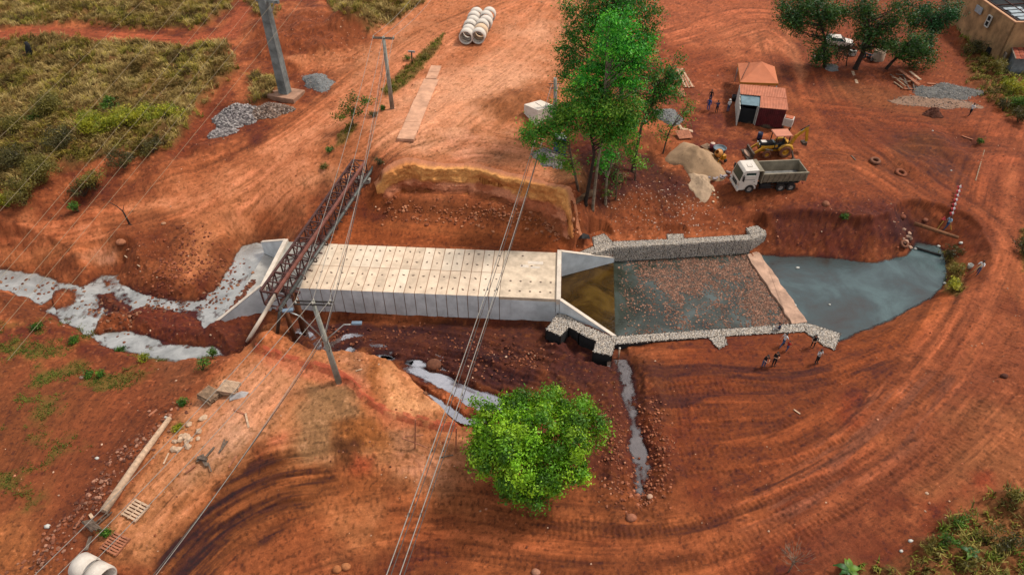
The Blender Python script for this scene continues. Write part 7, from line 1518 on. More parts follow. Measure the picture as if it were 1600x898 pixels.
# low tiled house in front
zq = G(1590, 105).z; T0, T1, T2, T3 = P(1573, 51, zq+3.0), P(1640, 44, zq+3.0), P(1660, 92, zq+2.6), P(1588, 92, zq+2.6)
ctr = (T0+T1+T2+T3)/4; ctr.z = zq; t = thing('tiled_house', 'low house with a clay tile roof at the right edge below the tan house', 'house', ctr)
lo = [q-ctr for q in (T0, T1, T2, T3)]; m_t2 = mat('clay_tile_dark', A(150,70,48), .85, .14, 2)
nrow, ncl = 9, 9; r = random.Random(2)
for i in range(nrow):
    for j in range(ncl):
        f0, f1, g0_, g1_ = j/ncl+.004, (j+1)/ncl-.004, i/nrow, (i+1)/nrow+.02
        a = lo[0].lerp(lo[1], f0).lerp(lo[3].lerp(lo[2], f0), g0_); b_ = lo[0].lerp(lo[1], f1).lerp(lo[3].lerp(lo[2], f1), g0_); c_ = lo[0].lerp(lo[1], f1).lerp(lo[3].lerp(lo[2], f1), g1_); d_ = lo[0].lerp(lo[1], f0).lerp(lo[3].lerp(lo[2], f0), g1_); up = Vector((0, 0, .07))
        if (i, j) in ((5, 4), (6, 4), (2, 1)): continue
        mb = MB(); m1_, m2_ = a.lerp(b_, .5), d_.lerp(c_, .5); mb.add([a, m1_+up, b_, c_+up*.6, m2_+up*1.6, d_+up*.6], [(0, 5, 4, 1), (1, 4, 3, 2)]); mb.build('tile', m_tile if r.random() < .75 else m_t2, t)
MB().prism([(lo[0].x+.3, lo[0].y-.3), (lo[1].x-.3, lo[1].y-.3), (lo[2].x-.3, lo[2].y+.5), (lo[3].x+.3, lo[3].y+.5)], -.5, [2.75, 2.75, 2.35, 2.35]).build('wall', mat('bluish_render', A(140,146,146), .9, .14, 1.5, .3, 10), t)
MB().bar(lo[0]+Vector((-.05, 0, -.05)), lo[3]+Vector((-.05, 0, -.05)), .12, .16).build('barge_board', m_grey, t)
# grey boundary wall of panels, each leaning a little
pts = [(1492, 8), (1506, 34), (1524, 58), (1538, 72), (1547, 84), (1562, 106)]
t = thing('boundary_wall', 'old grey boundary wall of stained panels running down beside the tan house', 'wall', G(1524, 62)); o0 = Vector(t.location); r = random.Random(9)
for k in range(len(pts)-1):
    p, q = G(*pts[k])-o0, G(*pts[k+1])-o0; n_ = max(1, int((q-p).length/1.9))
    for s_ in range(n_):
        a, b_ = p.lerp(q, s_/n_), p.lerp(q, (s_+1)/n_-.01); e = (b_-a).normalized(); nn = Vector((-e.y, e.x, 0))*.14; MB().prism([(a.x, a.y), (b_.x, b_.y), (b_.x+nn.x, b_.y+nn.y), (a.x+nn.x, a.y+nn.y)], [a.z-.3, b_.z-.3, b_.z-.3, a.z-.3], [a.z+2.0+r.uniform(-.25, .2)]*4).build('wall_panel', m_grey, t)
# ------------------------------------------------------------------ vehicles
m_cab = mat('cab_white', A(236,222,206), .4, .05, 2, spec=.5); m_gls = mat('tinted_glass', A(24,62,58), .12, .06, 2, spec=.6); m_blk = mat('chassis_black', A(44,38,36), .7, .12, 4); m_bed = mat('dump_body_paint', A(156,142,118), .7, .12, 1.6, .2, 12)
m_bedin = mat('dump_body_inside', A(122,112,104), .7, .22, 1.3, .3, 10); m_rim = mat('wheel_rim', A(170,158,148), .5, .1, 4); m_lite = mat('headlamp_glass', A(220,224,224), .2, .05, 3); m_red = mat('red_lamp', A(150,24,20), .3, .05, 3); m_yb = mat('plant_yellow', A(220,158,40), .5, .1, 3); m_cano = mat('canopy_orange', A(216,136,104), .6, .06, 2); m_bkt = mat('worn_steel_bucket', A(112,92,76), .6, .2, 3, metal=.3)
RX = Matrix.Rotation(math.pi/2, 4, 'X')
def wheel(par, x, y, R, w, rim=m_rim, tm=m_tyre, steer=0.0):
    o = link('wheel', None, par); o.location = (x, y, R); o.rotation_euler = (0, 0, steer); o.empty_display_size = .1
    MB().lathe([(R*.55, -w/2), (R*.92, -w/2), (R, -w*.32), (R, w*.32), (R*.92, w/2), (R*.55, w/2), (R*.52, 0)], 22, 0, RX, True, True).build('tyre', tm, o)
    mb = MB(); s = 1 if y > 0 else -1
    for d in (s,): mb.lathe([(.001, -d*w*.30), (R*.22, -d*w*.32), (R*.26, -d*w*.18), (R*.5, -d*w*.20), (R*.58, -d*w*.46), (R*.60, -d*w*.3)], 18, 0, RX)
    mb.build('rim', rim, o); return o
wf, wr = G(1171, 307), G(1231, 297); hd = (wf-wr); hd.z = 0; ang = math.atan2(hd.y, hd.x); fw = hd.normalized(); lf = Vector((-fw.y, fw.x, 0))
WB = 4.65; ctr = (wf+wr)/2-lf*1.15; ctr.z = zat(ctr.x, ctr.y)
# origin between front axle (+WB/2) and last axle (-WB/2)
t = thing('dump_truck', 'white cab dump truck with an empty olive grey tipping body parked in the yard', 'truck', ctr, ang); XF = WB/2; XR = -WB/2
pt_ = lambda n_, fn, m, bev=0.0, par=None: (lambda mb: (fn(mb), mb.build(n_, m, par or t, bev))[1])(MB())
pt_('chassis', lambda b: (b.box((-.2, .42, .78), (6.6, .12, .26)), b.box((-.2, -.42, .78), (6.6, .12, .26)), b.box((XR+.6, 0, .6), (.2, 1.9, .2)), b.box((XF, 0, .55), (.2, 1.9, .2)), b.box((.6, 0, .75), (.2, .8, .3))), m_blk)
for y in (1.03, -1.03):
    wheel(t, XF, y, .50, .30)
    for x in (XR, XR+1.15): wheel(t, x, y*.96, .50, .46)
# cab: profile swept across, narrower at the roof
def cab(b):
    pr = [(XF+1.28, .45), (XF+1.33, 1.25), (XF+1.28, 1.45), (XF+1.02, 2.55), (XF+.80, 2.78), (XF-.62, 2.80), (XF-.70, 2.6), (XF-.70, 1.0), (XF-.62, 1.0), (XF-.58, .95), (XF-.5, 1.06), (XF-.25, 1.16), (XF+.25, 1.16), (XF+.5, 1.06), (XF+.62, .62), (XF+.7, .45)]
    n = len(pr); vs = [(x, s*(1.20 if z < 1.6 else 1.20-.10*(z-1.6)), z) for s in (1, -1) for x, z in pr]
    fs = [list(range(n))[::-1], list(range(n, 2*n))]+[(i, (i+1) % n, n+(i+1) % n, n+i) for i in range(n)]; b.add(vs, [f[::-1] for f in fs])
pt_('cab', cab, m_cab, .04)
pt_('windscreen', lambda b: b.add([(XF+1.29, 1.05, 1.50), (XF+1.29, -1.05, 1.50), (XF+1.06, -.98, 2.48), (XF+1.06, .98, 2.48), (XF+1.22, 1.05, 1.50), (XF+1.22, -1.05, 1.50), (XF+.98, -.98, 2.48), (XF+.98, .98, 2.48)], [(0, 1, 2, 3), (7, 6, 5, 4), (0, 3, 7, 4), (1, 5, 6, 2), (2, 6, 7, 3), (0, 4, 5, 1)]), m_gls)
for s in (1, -1):
    d = pt_('door', lambda b: b.box((XF+.2, s*1.195, 1.72), (1.25, .05, 1.05)), m_cab, .02)
    pt_('side_window', lambda b: b.add([(XF+.86, s*1.225, 1.72), (XF-.35, s*1.225, 1.72), (XF-.35, s*1.13, 2.5), (XF+.66, s*1.13, 2.5), (XF+.86, s*1.19, 1.72), (XF-.35, s*1.19, 1.72), (XF-.35, s*1.10, 2.5), (XF+.66, s*1.10, 2.5)], [(0, 1, 2, 3), (7, 6, 5, 4), (0, 3, 7, 4), (1, 5, 6, 2), (2, 6, 7, 3), (0, 4, 5, 1)]), m_gls, 0, d)
    pt_('door_handle', lambda b: b.box((XF-.3, s*1.235, 1.5), (.16, .03, .05)), m_blk, 0, d)
    pt_('mirror', lambda b: (b.box((XF+1.05, s*1.42, 2.0), (.12, .24, .55)), b.bar((XF+.95, s*1.15, 2.3), (XF+1.05, s*1.45, 2.25), .05)), m_blk)
    pt_('headlight', lambda b: b.box((XF+1.31, s*.92, .72), (.08, .38, .22)), m_lite, .02)
    pt_('mudguard', lambda b: b.tube([(XF+.6*math.cos(a), s*1.08, .5+.62*math.sin(a)) for a in [i*math.pi/8 for i in range(9)]], .10, 6), m_cab)
    pt_('step', lambda b: b.box((XF+.9, s*1.1, .45), (.5, .25, .1)), m_blk)
    pt_('tail_light', lambda b: b.box((-3.6, s*.9, .85), (.06, .3, .14)), m_red)
pt_('grille', lambda b: [b.box((XF+1.335, 0, .8+.13*i), (.04, 1.25, .06)) for i in range(4)], m_blk)
pt_('bumper', lambda b: b.box((XF+1.32, 0, .46), (.2, 2.4, .28)), m_cab, .04); pt_('number_plate', lambda b: b.box((XF+1.435, 0, .47), (.02, .42, .14)), m_lite)
pt_('roof_hatch', lambda b: (b.box((XF+.1, 0, 2.815), (.5, .5, .03)), b.box((XF+.1, .28, 2.83), (.55, .04, .05)), b.box((XF-.15, 0, 2.83), (.04, .5, .05))), m_cab)
pt_('fuel_tank', lambda b: b.lathe([(.001, -.55), (.3, -.55), (.3, .55), (.001, .55)], 14, 0, Matrix.Translation((.55, .85, .7)) @ Matrix.Rotation(math.pi/2, 4, 'Y')), m_blk)
pt_('side_guard', lambda b: (b.bar((1.3, 1.15, .55), (-.4, 1.15, .55), .08), b.bar((1.3, 1.15, .85), (-.4, 1.15, .85), .08)), m_blk)
pt_('exhaust', lambda b: b.tube([(XF-.85, -.8, .8), (XF-.85, -.8, 2.6)], .09, 8), m_blk)
BX0, BX1 = XF-1.05, -3.75            # tipping body
pt_('body_floor', lambda b: b.prism([(BX1, -1.05), (BX0, -1.05), (BX0, 1.05), (BX1, 1.05)], 1.2, 1.32), m_bedin)
for s in (1, -1):
    sd = pt_('body_side', lambda b: b.add([(BX1, s*1.05, 1.2), (BX0, s*1.05, 1.2), (BX0, s*1.30, 2.35), (BX1, s*1.30, 2.35), (BX1, s*.98, 1.28), (BX0, s*.98, 1.28), (BX0, s*1.22, 2.35), (BX1, s*1.22, 2.35)], [(0, 1, 2, 3), (7, 6, 5, 4), (0, 3, 7, 4), (1, 5, 6, 2), (2, 6, 7, 3), (0, 4, 5, 1)]), m_bed)
    for k in range(9):
        x = BX1+.25+k*(BX0-BX1-.5)/8; pt_('rib', lambda b: b.bar((x, s*1.10, 1.22), (x, s*1.33, 2.2), .12, .07, up=(1, 0, 0)), m_bed, 0, sd)
    pt_('top_rail', lambda b: b.bar((BX1, s*1.28, 2.38), (BX0, s*1.28, 2.38), .16, .1), m_bed, 0, sd)
    pt_('rear_mudguard', lambda b: b.bar((XR-.6, s*1.0, 1.1), (XR+1.75, s*1.0, 1.1), .5, .05), m_blk)
pt_('headboard', lambda b: (b.box((BX0-.04, 0, 1.98), (.1, 2.55, 1.5)), b.box((BX0+.22, 0, 2.72), (.55, 2.4, .08))), m_bed)
pt_('tailgate', lambda b: b.box((BX1+.05, 0, 1.78), (.1, 2.4, 1.12)), m_bed)
pt_('load_residue', lambda b: b.prism([(BX1+.3, -.85), (BX0-.3, -.9), (BX0-.2, .8), (BX1+.4, .9)], 1.321, 1.36), mat('grey_load_dust', A(140,136,130), .95, .14, 1.5, .3, 8))
# backhoe loader
wf, wr = G(1198, 248), G(1222, 244); hd = wf-wr; hd.z = 0; ang = math.atan2(hd.y, hd.x)-.06; fw = Vector((math.cos(ang), math.sin(ang), 0)); lf = Vector((-fw.y, fw.x, 0)); ctr = (wf+wr)/2-lf*.85; ctr.z = zat(ctr.x, ctr.y)
t = thing('backhoe_loader', 'yellow backhoe loader with orange canopy and its digging arm folded behind', 'backhoe', ctr, ang); XF, XR = 1.05, -1.05
for y in (.85, -.85): wheel(t, XF, y, .46, .32, m_yb, m_tdust); wheel(t, XR, y, .72, .46, m_yb, m_tdust)
pt_('chassis', lambda b: (b.box((0, 0, .75), (3.2, .7, .45)), b.box((XF, 0, .48), (.25, 1.5, .25)), b.box((XR, 0, .72), (.3, 1.5, .3)), b.box((-1.7, 0, .9), (.35, 1.6, .9))), m_yb, .03)
pt_('engine_hood', lambda b: b.box((1.05, 0, 1.30), (1.7, .85, .75), taper=.85), m_blk, .08); pt_('hood_stripe', lambda b: b.box((1.35, 0, 1.69), (.6, .5, .04)), m_cab); pt_('grille', lambda b: [b.box((1.90, 0, 1.1+.12*i), (.04, .7, .05)) for i in range(4)], m_yb)
for s in (1, -1):
    pt_('side_panel', lambda b: b.box((.95, s*.44, 1.12), (1.6, .05, .4)), m_yb); pt_('mudguard', lambda b: b.tube([(XR+.82*math.cos(a), s*.85, .72+.80*math.sin(a)) for a in [math.pi*(.08+i*.105) for i in range(9)]], .16, 6), m_yb)
    for x in (.25, -1.25): pt_('canopy_post', lambda b: b.bar((x*1.05, s*.68, 1.1), (x, s*.66, 2.62), .09), m_blk)
    pt_('loader_arm', lambda b: (b.bar((-.1, s*.62, 1.35), (1.5, s*.6, 1.15), .14, .24), b.bar((1.5, s*.6, 1.2), (2.55, s*.6, .42), .14, .24)), m_yb)
    pt_('lift_ram', lambda b: b.tube([(.3, s*.6, .8), (1.4, s*.6, 1.05)], .06, 6), m_arm)
    pt_('stabiliser', lambda b: (b.bar((-1.75, s*.85, 1.0), (-2.0, s*1.35, .12), .16, .16), b.box((-2.0, s*1.4, .07), (.4, .35, .1))), m_bkt)
    pt_('headlight', lambda b: b.box((1.92, s*.28, 1.5), (.05, .2, .14)), m_lite)
pt_('canopy_roof', lambda b: b.box((-.5, 0, 2.68), (2.0, 1.65, .14), taper=.94), m_cano, .04); pt_('cab_floor', lambda b: b.box((-.5, 0, 1.0), (1.7, 1.3, .12)), m_blk)
pt_('seat', lambda b: (b.box((-.75, 0, 1.3), (.5, .5, .16)), b.box((-1.0, 0, 1.62), (.12, .48, .55))), m_blk, .04); pt_('steering_wheel', lambda b: b.tube([(.02+.0*a, .2*math.cos(a), 1.72+.2*math.sin(a)) for a in [i*math.pi/6 for i in range(13)]], .025, 5), m_blk); pt_('dashboard', lambda b: b.box((.2, 0, 1.42), (.25, .8, .5)), m_gls, .03)
pt_('front_bucket', lambda b: b.add([(2.55, -1.15, .75), (2.6, -1.15, .1), (3.35, -1.15, .05), (2.55, 1.15, .75), (2.6, 1.15, .1), (3.35, 1.15, .05), (2.75, -1.05, .75), (2.72, -1.05, .18), (3.3, -1.05, .12), (2.75, 1.05, .75), (2.72, 1.05, .18), (3.3, 1.05, .12)], [(0, 1, 4, 3), (1, 2, 5, 4), (0, 6, 7, 1), (1, 7, 8, 2), (3, 4, 10, 9), (4, 5, 11, 10), (6, 9, 10, 7), (7, 10, 11, 8), (0, 3, 9, 6), (2, 8, 11, 5)]), m_bkt)
pt_('bucket_load', lambda b: b.sphere((2.98, 0, .2), (.3, .9, .12), 12, 6), m_soilc)
pt_('boom', lambda b: (b.bar((-1.85, 0, 1.0), (-2.35, 0, 2.3), .24, .34), b.bar((-2.35, 0, 2.2), (-3.35, 0, 3.25), .22, .30)), m_yb); pt_('dipper_arm', lambda b: b.bar((-3.3, 0, 3.3), (-3.7, 0, 1.5), .20, .28), m_yb); pt_('boom_ram', lambda b: b.tube([(-2.0, 0, 1.75), (-3.0, 0, 3.1)], .06, 6), m_arm); pt_('dipper_ram', lambda b: b.tube([(-2.6, .0, 2.9), (-3.5, 0, 3.5)], .06, 6), m_blk)
pt_('digging_bucket', lambda b: b.prism([(-3.75, -.32), (-3.15, -.32), (-3.15, .32), (-3.75, .32)], [.95, 1.2, 1.2, .95], [1.5, 1.45, 1.45, 1.5]), m_bkt, .05); pt_('swing_post', lambda b: b.box((-1.85, 0, 1.0), (.25, .4, .9)), m_yb)
# white car
def car(label, x, y, rz, m):
    b0 = G(x, y); t = thing('parked_car', label, 'car', b0, rz); pr = [(-1.95, .35), (-1.98, .85), (-1.80, 1.05), (-1.35, 1.42), (.05, 1.45), (.75, .98), (1.75, .82), (1.95, .62), (1.95, .35)]
    n = len(pr); wd = lambda z: .84 if z < .9 else .84-.28*(z-.9)
    vs = [(x_, s*wd(z), z) for s in (1, -1) for x_, z in pr]; fs = [list(range(n)), list(range(n, 2*n))[::-1]]+[(i, n+i, n+(i+1) % n, (i+1) % n) for i in range(n)]; MB().add(vs, fs).build('body', m, t, .05)
    MB().add([(.09, .66, 1.40), (.09, -.66, 1.40), (.76, -.74, .99), (.76, .74, .99), (.11, .66, 1.43), (.11, -.66, 1.43), (.79, -.74, 1.02), (.79, .74, 1.02)], [(4, 7, 6, 5), (0, 1, 2, 3), (0, 4, 5, 1), (2, 6, 7, 3), (1, 5, 6, 2), (0, 3, 7, 4)]).build('windscreen', m_gls, t)
    MB().add([(-1.40, .64, 1.42), (-1.40, -.64, 1.42), (-1.80, -.72, 1.08), (-1.80, .72, 1.08), (-1.42, .64, 1.45), (-1.42, -.64, 1.45), (-1.83, -.72, 1.10), (-1.83, .72, 1.10)], [(4, 5, 6, 7), (3, 2, 1, 0), (0, 1, 5, 4), (2, 3, 7, 6), (1, 2, 6, 5), (0, 4, 7, 3)]).build('rear_window', m_gls, t)
    for s in (1, -1):
        for a, c_ in ((-1.35, -.62), (-.54, .35)):
            d = MB().box(((a+c_)/2, s*.845, .68), (c_-a, .03, .5)).build('door', m, t); yy = lambda z: s*(wd(z)+.012); MB().add([(a, yy(.97), .97), (c_+(.2 if a > -1 else 0), yy(.97), .97), (c_-(.22 if a > -1 else 0), yy(1.36), 1.36), (a+(.1 if a < -1 else 0), yy(1.36), 1.36), (a, yy(.97)-s*.03, .97), (c_+(.2 if a > -1 else 0), yy(.97)-s*.03, .97), (c_-(.22 if a > -1 else 0), yy(1.36)-s*.03, 1.36), (a+(.1 if a < -1 else 0), yy(1.36)-s*.03, 1.36)], [(0, 1, 2, 3), (7, 6, 5, 4), (0, 3, 7, 4), (1, 5, 6, 2), (2, 6, 7, 3), (0, 4, 5, 1)]).build('side_window', m_gls, d)
        wheel(t, 1.25, s*.78, .30, .2); wheel(t, -1.25, s*.78, .30, .2)
        MB().box((1.93, s*.6, .66), (.06, .35, .14)).build('headlight', m_lite, t); MB().box((-1.97, s*.68, .8), (.05, .2, .22)).build('tail_light', m_red, t); MB().box((.5, s*.95, 1.02), (.12, .18, .12)).build('mirror', m_blk, t)
    return t
car('white hatchback car parked half under the shade trees', 1309, 72, -.22, m_cab)
def motorbike(label, x, y, rz, m):
    t = thing('motorcycle', label, 'motorcycle', G(x, y), rz)
    for xx in (.65, -.65):
        o = link('wheel', None, t); o.location = (xx, 0, .3); MB().lathe([(.2, -.05), (.3, -.05), (.31, 0), (.3, .05), (.2, .05)], 18, 0, RX, True, True).build('tyre', m_tyre, o); MB().lathe([(.001, -.03), (.2, -.02), (.2, .02), (.001, .03)], 14, 0, RX).build('rim', m_rim, o)
    pt_('frame', lambda b: (b.bar((-.65, 0, .3), (.1, 0, .45), .1), b.bar((.1, 0, .45), (.45, 0, .85), .08), b.box((.05, 0, .4), (.4, .3, .35))), m_blk, 0, t); pt_('tank', lambda b: b.sphere((.2, 0, .82), (.3, .17, .16), 12, 7), m, 0, t); pt_('seat', lambda b: b.box((-.4, 0, .82), (.75, .26, .12)), m_blk, .04, t); pt_('fork', lambda b: (b.bar((.65, .08, .3), (.42, .08, .98), .05), b.bar((.65, -.08, .3), (.42, -.08, .98), .05)), m_arm, 0, t); pt_('handlebar', lambda b: b.tube([(.3, .36, 1.05), (.42, .15, 1.0), (.42, -.15, 1.0), (.3, -.36, 1.05)], .025, 6), m_blk, 0, t); pt_('headlight', lambda b: b.sphere((.55, 0, .9), .09, 8, 6), m_lite, 0, t); pt_('mudguard', lambda b: b.tube([(-.65+.36*math.cos(a), 0, .3+.36*math.sin(a)) for a in [.9+i*.25 for i in range(6)]], .06, 6), m, 0, t)
motorbike('dark blue motorcycle parked between the leaning tree and the concrete ring', 1355, 94, -1.1, mat('paint_blue', A(40,70,110), .35, .06, 3)); motorbike('red and white motorcycle behind the dark blue one', 1352, 78, -.6, mat('paint_red', A(170,40,40), .35, .06, 3))
# ------------------------------------------------------------------ people
SKIN = {'l': mat('skin_light', A(206,150,120), .6, .05, 6), 'd': mat('skin_brown', A(140,92,66), .6, .05, 6)}
m_hair = mat('hair_black', A(28,22,20), .6, .1, 20); m_shoe = mat('shoe_dark', A(40,34,32), .6, .1, 10); m_hat = mat('hat_white', A(230,226,218), .6, .05, 6)
CLO = {}
def cloth(n, c): 
    if n not in CLO: CLO[n] = mat('cloth_'+n, A(*c), .9, .08, 12, .15, 40)
    return CLO[n]
white = lambda: cloth('white', (232,232,230)); navy = lambda: cloth('navy', (38,48,74)); black = lambda: cloth('black', (30,28,30)); jeans = lambda: cloth('jeans', (58,88,128)); red = lambda: cloth('red', (176,34,34)); lblue = lambda: cloth('light_blue', (150,186,210)); wblue = lambda: cloth('work_blue', (40,80,150)); pale = lambda: cloth('pale', (214,206,196)); dblue = lambda: cloth('dark_blue', (44,66,104))
def person(label, x, y, face, shirt, trousers, skin='l', pose='stand', hgt=1.72, hair='short', sleeve='short', hat=None, shoe=None, group='people on the site', wrists=None, dz=0.0, lift=None, cat='person'):
    b = lift if lift is not None else G(x, y); t = thing('person', label, cat, b+Vector((0, 0, dz)), face, group)
    J = {'pelvis': (0, 0, .94), 'waist': (0, 0, 1.09), 'chest': (.0, 0, 1.30), 'neck': (0, 0, 1.47), 'head': (.02, 0, 1.585), 'crown': (.0, 0, 1.68)}
    for s, k in ((1, 'L'), (-1, 'R')):
        J['sh'+k] = (0, s*.185, 1.40); J['el'+k] = (-.02, s*.25, 1.13); J['wr'+k] = (.06, s*.25, .88); J['hd'+k] = (.09, s*.245, .80)
        J['hip'+k] = (0, s*.095, .88); J['kn'+k] = (.02, s*.11, .49); J['an'+k] = (-.02, s*.115, .085); J['toe'+k] = (.17, s*.13, .045)
    def leg(k, s, dxk, dxa, lz=0): J['kn'+k] = (dxk, s*.11, .50+lz*.5); J['an'+k] = (dxa, s*.115, .09+lz); J['toe'+k] = (dxa+.19, s*.13, .05+lz*.8)
    if pose in ('walk', 'stride'):
        a = .22 if pose == 'walk' else .36; leg('L', 1, a*.62, a, 0); leg('R', -1, -a*.2, -a, .05); J['elR'] = (.08, -.24, 1.14); J['wrR'] = (.24, -.22, .95); J['hdR'] = (.30, -.21, .90); J['elL'] = (-.14, .25, 1.14); J['wrL'] = (-.14, .25, .90); J['hdL'] = (-.12, .25, .81)
    if pose in ('fold', 'phone'):
        for s, k in ((1, 'L'), (-1, 'R')): J['el'+k] = (.05, s*.26, 1.14); J['wr'+k] = (.24, s*.10, 1.17 if pose == 'fold' else 1.24); J['hd'+k] = (.28, s*.03, 1.19 if pose == 'fold' else 1.29)
        J['head'] = (.05, 0, 1.58); J['crown'] = (.03, 0, 1.675)
    if pose == 'reach':
        J['elL'] = (.22, .27, 1.25); J['wrL'] = (.45, .25, 1.22); J['hdL'] = (.54, .24, 1.22); J['elR'] = (.18, -.27, 1.18); J['wrR'] = (.40, -.22, 1.08); J['hdR'] = (.48, -.2, 1.06); leg('L', 1, .16, .2); leg('R', -1, -.05, -.2)
    if pose == 'sit':
        for k in list(J): J[k] = (J[k][0], J[k][1], J[k][2]-.78)
        for s, k in ((1, 'L'), (-1, 'R')): J['kn'+k] = (.40, s*.16, .30); J['an'+k] = (.34, s*.15, -.08+.16); J['toe'+k] = (.52, s*.16, .05); J['el'+k] = (.12, s*.27, .42); J['wr'+k] = (.33, s*.14, .40); J['hd'+k] = (.40, s*.09, .42)
        J['chest'] = (.05, 0, .54); J['neck'] = (.10, 0, .70); J['head'] = (.15, 0, .80); J['crown'] = (.15, 0, .90); J['shL'] = (.06, .185, .63); J['shR'] = (.06, -.185, .63)
    if pose == 'lean':
        J['chest'] = (.08, 0, 1.28); J['neck'] = (.16, 0, 1.43); J['head'] = (.21, 0, 1.54); J['crown'] = (.21, 0, 1.635); J['shL'] = (.12, .185, 1.36); J['shR'] = (.12, -.185, 1.36); J['elL'] = (.16, .27, 1.1); J['elR'] = (.16, -.27, 1.1); J['wrL'] = (.36, .12, 1.02); J['wrR'] = (.36, -.12, 1.02); J['hdL'] = (.43, .06, 1.02); J['hdR'] = (.43, -.06, 1.02)
    if wrists:
        for k, v in wrists.items(): J[k] = v
    R = {'pelvis': (.135, .115), 'waist': (.125, .10), 'chest': (.15, .115), 'neck': (.062, .06), 'head': (.082, .098), 'crown': (.07, .075), 'sh': (.072, .066), 'el': (.048, .046), 'wr': (.032, .03), 'hd': (.042, .024), 'hip': (.098, .098), 'kn': (.066, .066), 'an': (.046, .046), 'toe': (.044, .034)}
    E_ = [('pelvis', 'waist', 's'), ('waist', 'chest', 's'), ('chest', 'neck', 's'), ('neck', 'head', 'k'), ('head', 'crown', 'k')]
    for k in 'LR': E_ += [('chest', 'sh'+k, 's'), ('sh'+k, 'el'+k, 's'), ('el'+k, 'wr'+k, 'k' if sleeve == 'short' else 's'), ('wr'+k, 'hd'+k, 'k'), ('pelvis', 'hip'+k, 't'), ('hip'+k, 'kn'+k, 't'), ('kn'+k, 'an'+k, 't'), ('an'+k, 'toe'+k, 'f')]
    sc = hgt/1.72; bm = bmesh.new(); lay = bm.verts.layers.skin.verify(); V = {}
    for k, p in J.items():
        V[k] = bm.verts.new(p); q = R.get(k) or R[k[:-1]]; V[k][lay].radius = q; V[k][lay].use_root = (k == 'pelvis')
    for a, c_, _ in E_: bm.edges.new((V[a], V[c_]))
    me = bpy.data.meshes.new('body_cage'); bm.to_mesh(me); bm.free(); o = bpy.data.objects.new('body_cage', me); COL.objects.link(o)
    o.modifiers.new('skin', 'SKIN'); s_ = o.modifiers.new('sub', 'SUBSURF'); s_.levels = 1; s_.render_levels = 1
    dg = bpy.context.evaluated_depsgraph_get(); dg.update(); ev = o.evaluated_get(dg); m2 = bpy.data.meshes.new_from_object(ev); vs = [v.co.copy() for v in m2.vertices]; fs = [tuple(f.vertices) for f in m2.polygons]
    bpy.data.objects.remove(o); bpy.data.meshes.remove(me); bpy.data.meshes.remove(m2)
    seg = [(Vector(J[a]), Vector(J[c_]), w) for a, c_, w in E_]; mi = []
    key = {'s': 0, 't': 1, 'k': 2, 'f': 3}
    for f in fs:
        c_ = sum((vs[i] for i in f), Vector())/len(f); best = (9, 's')
        for a, e, w in seg:
            d = e-a; u = max(0, min(1, (c_-a).dot(d)/max(1e-9, d.length_squared))); q = (c_-a-d*u).length
            if w == 's' and a == Vector(J['chest']) and e == Vector(J['neck']) and u > .85: w = 'k'
            if q < best[0]: best = (q, w)
        mi.append(key[best[1]])
    mb = MB(); mb.v = [tuple(v) for v in vs]; mb.f = [list(f) for f in fs]; mb.m = mi; mb.sm = [True]*len(fs)
    # face and hands grown onto the body
    H = Vector(J['head']); up = (Vector(J['crown'])-H).normalized()
    mb.tube([H+Vector((.075, 0, .02)), H+Vector((.115, 0, -.015))], [.010, .016], 6, 2)
    for s in (1, -1): mb.sphere(H+Vector((.088, s*.034, .022)), (.010, .013, .009), 6, 4, 4); mb.sphere(H+Vector((0, s*.088, 0)), (.022, .012, .034), 6, 4, 2)
    mb.tube([H+Vector((.088, .022, -.048)), H+Vector((.092, 0, -.05)), H+Vector((.088, -.022, -.048))], .006, 5, 4)
    for s, k in ((1, 'L'), (-1, 'R')):
        w, h = Vector(J['wr'+k]), Vector(J['hd'+k]); d = (h-w).normalized(); sdv = d.cross(Vector((0, s, 0)));
        if sdv.length < .1: sdv = d.cross(Vector((1, 0, 0)))
        sdv.normalize(); inn = sdv.cross(d).normalized()
        for i, L in enumerate((.070, .080, .074, .058)):
            o_ = h+sdv*((i-1.5)*.019)+d*.01; mb.tube([o_, o_+d*L*.5-inn*.006*s, o_+d*L*.92-inn*.024*s], [.0092, .0086, .007], 5, 2)
        o_ = w.lerp(h, .45)+sdv*.03; mb.tube([o_, o_+sdv*.022+d*.028, o_+sdv*.026+d*.062], [.012, .0105, .008], 5, 2)
    if sc != 1: mb.v = [(x_*sc, y_*sc, z_*sc) for x_, y_, z_ in mb.v]
    mb.build('body', [shirt, trousers, SKIN[skin], shoe or m_shoe, m_hair], t)
    hb_ = MB(); c_ = H+Vector((-.018, 0, .035)); prof = [(.001, .112), (.05, .105), (.088, .07), (.100, .02), (.094, -.03), (.07, -.06)]
    def hairfn(b):
        n = 14; vs = []; fs = []
        for r_, z_ in prof:
            for k in range(n): a = 2*math.pi*k/n; fr_ = max(0, math.cos(a)); zz = z_ if z_ > .03 else z_+fr_*(.06-z_)*.9; vs.append((c_+Vector((r_*math.cos(a)*1.02, r_*math.sin(a)*.92, zz)))*sc)
        for i in range(len(prof)-1):
            for k in range(n): fs.append((i*n+k, (i+1)*n+k, (i+1)*n+(k+1) % n, i*n+(k+1) % n))
        b.add(vs, fs, 0, True)
        if hair == 'long': b.tube([(H+Vector((-.06, 0, .03)))*sc, (H+Vector((-.115, 0, -.10)))*sc, (H+Vector((-.13, 0, -.30)))*sc], [.085*sc, .10*sc, .05*sc], 9)
    if hat is None or hair == 'long': hairfn(hb_); hb_.build('hair', m_hair, t)
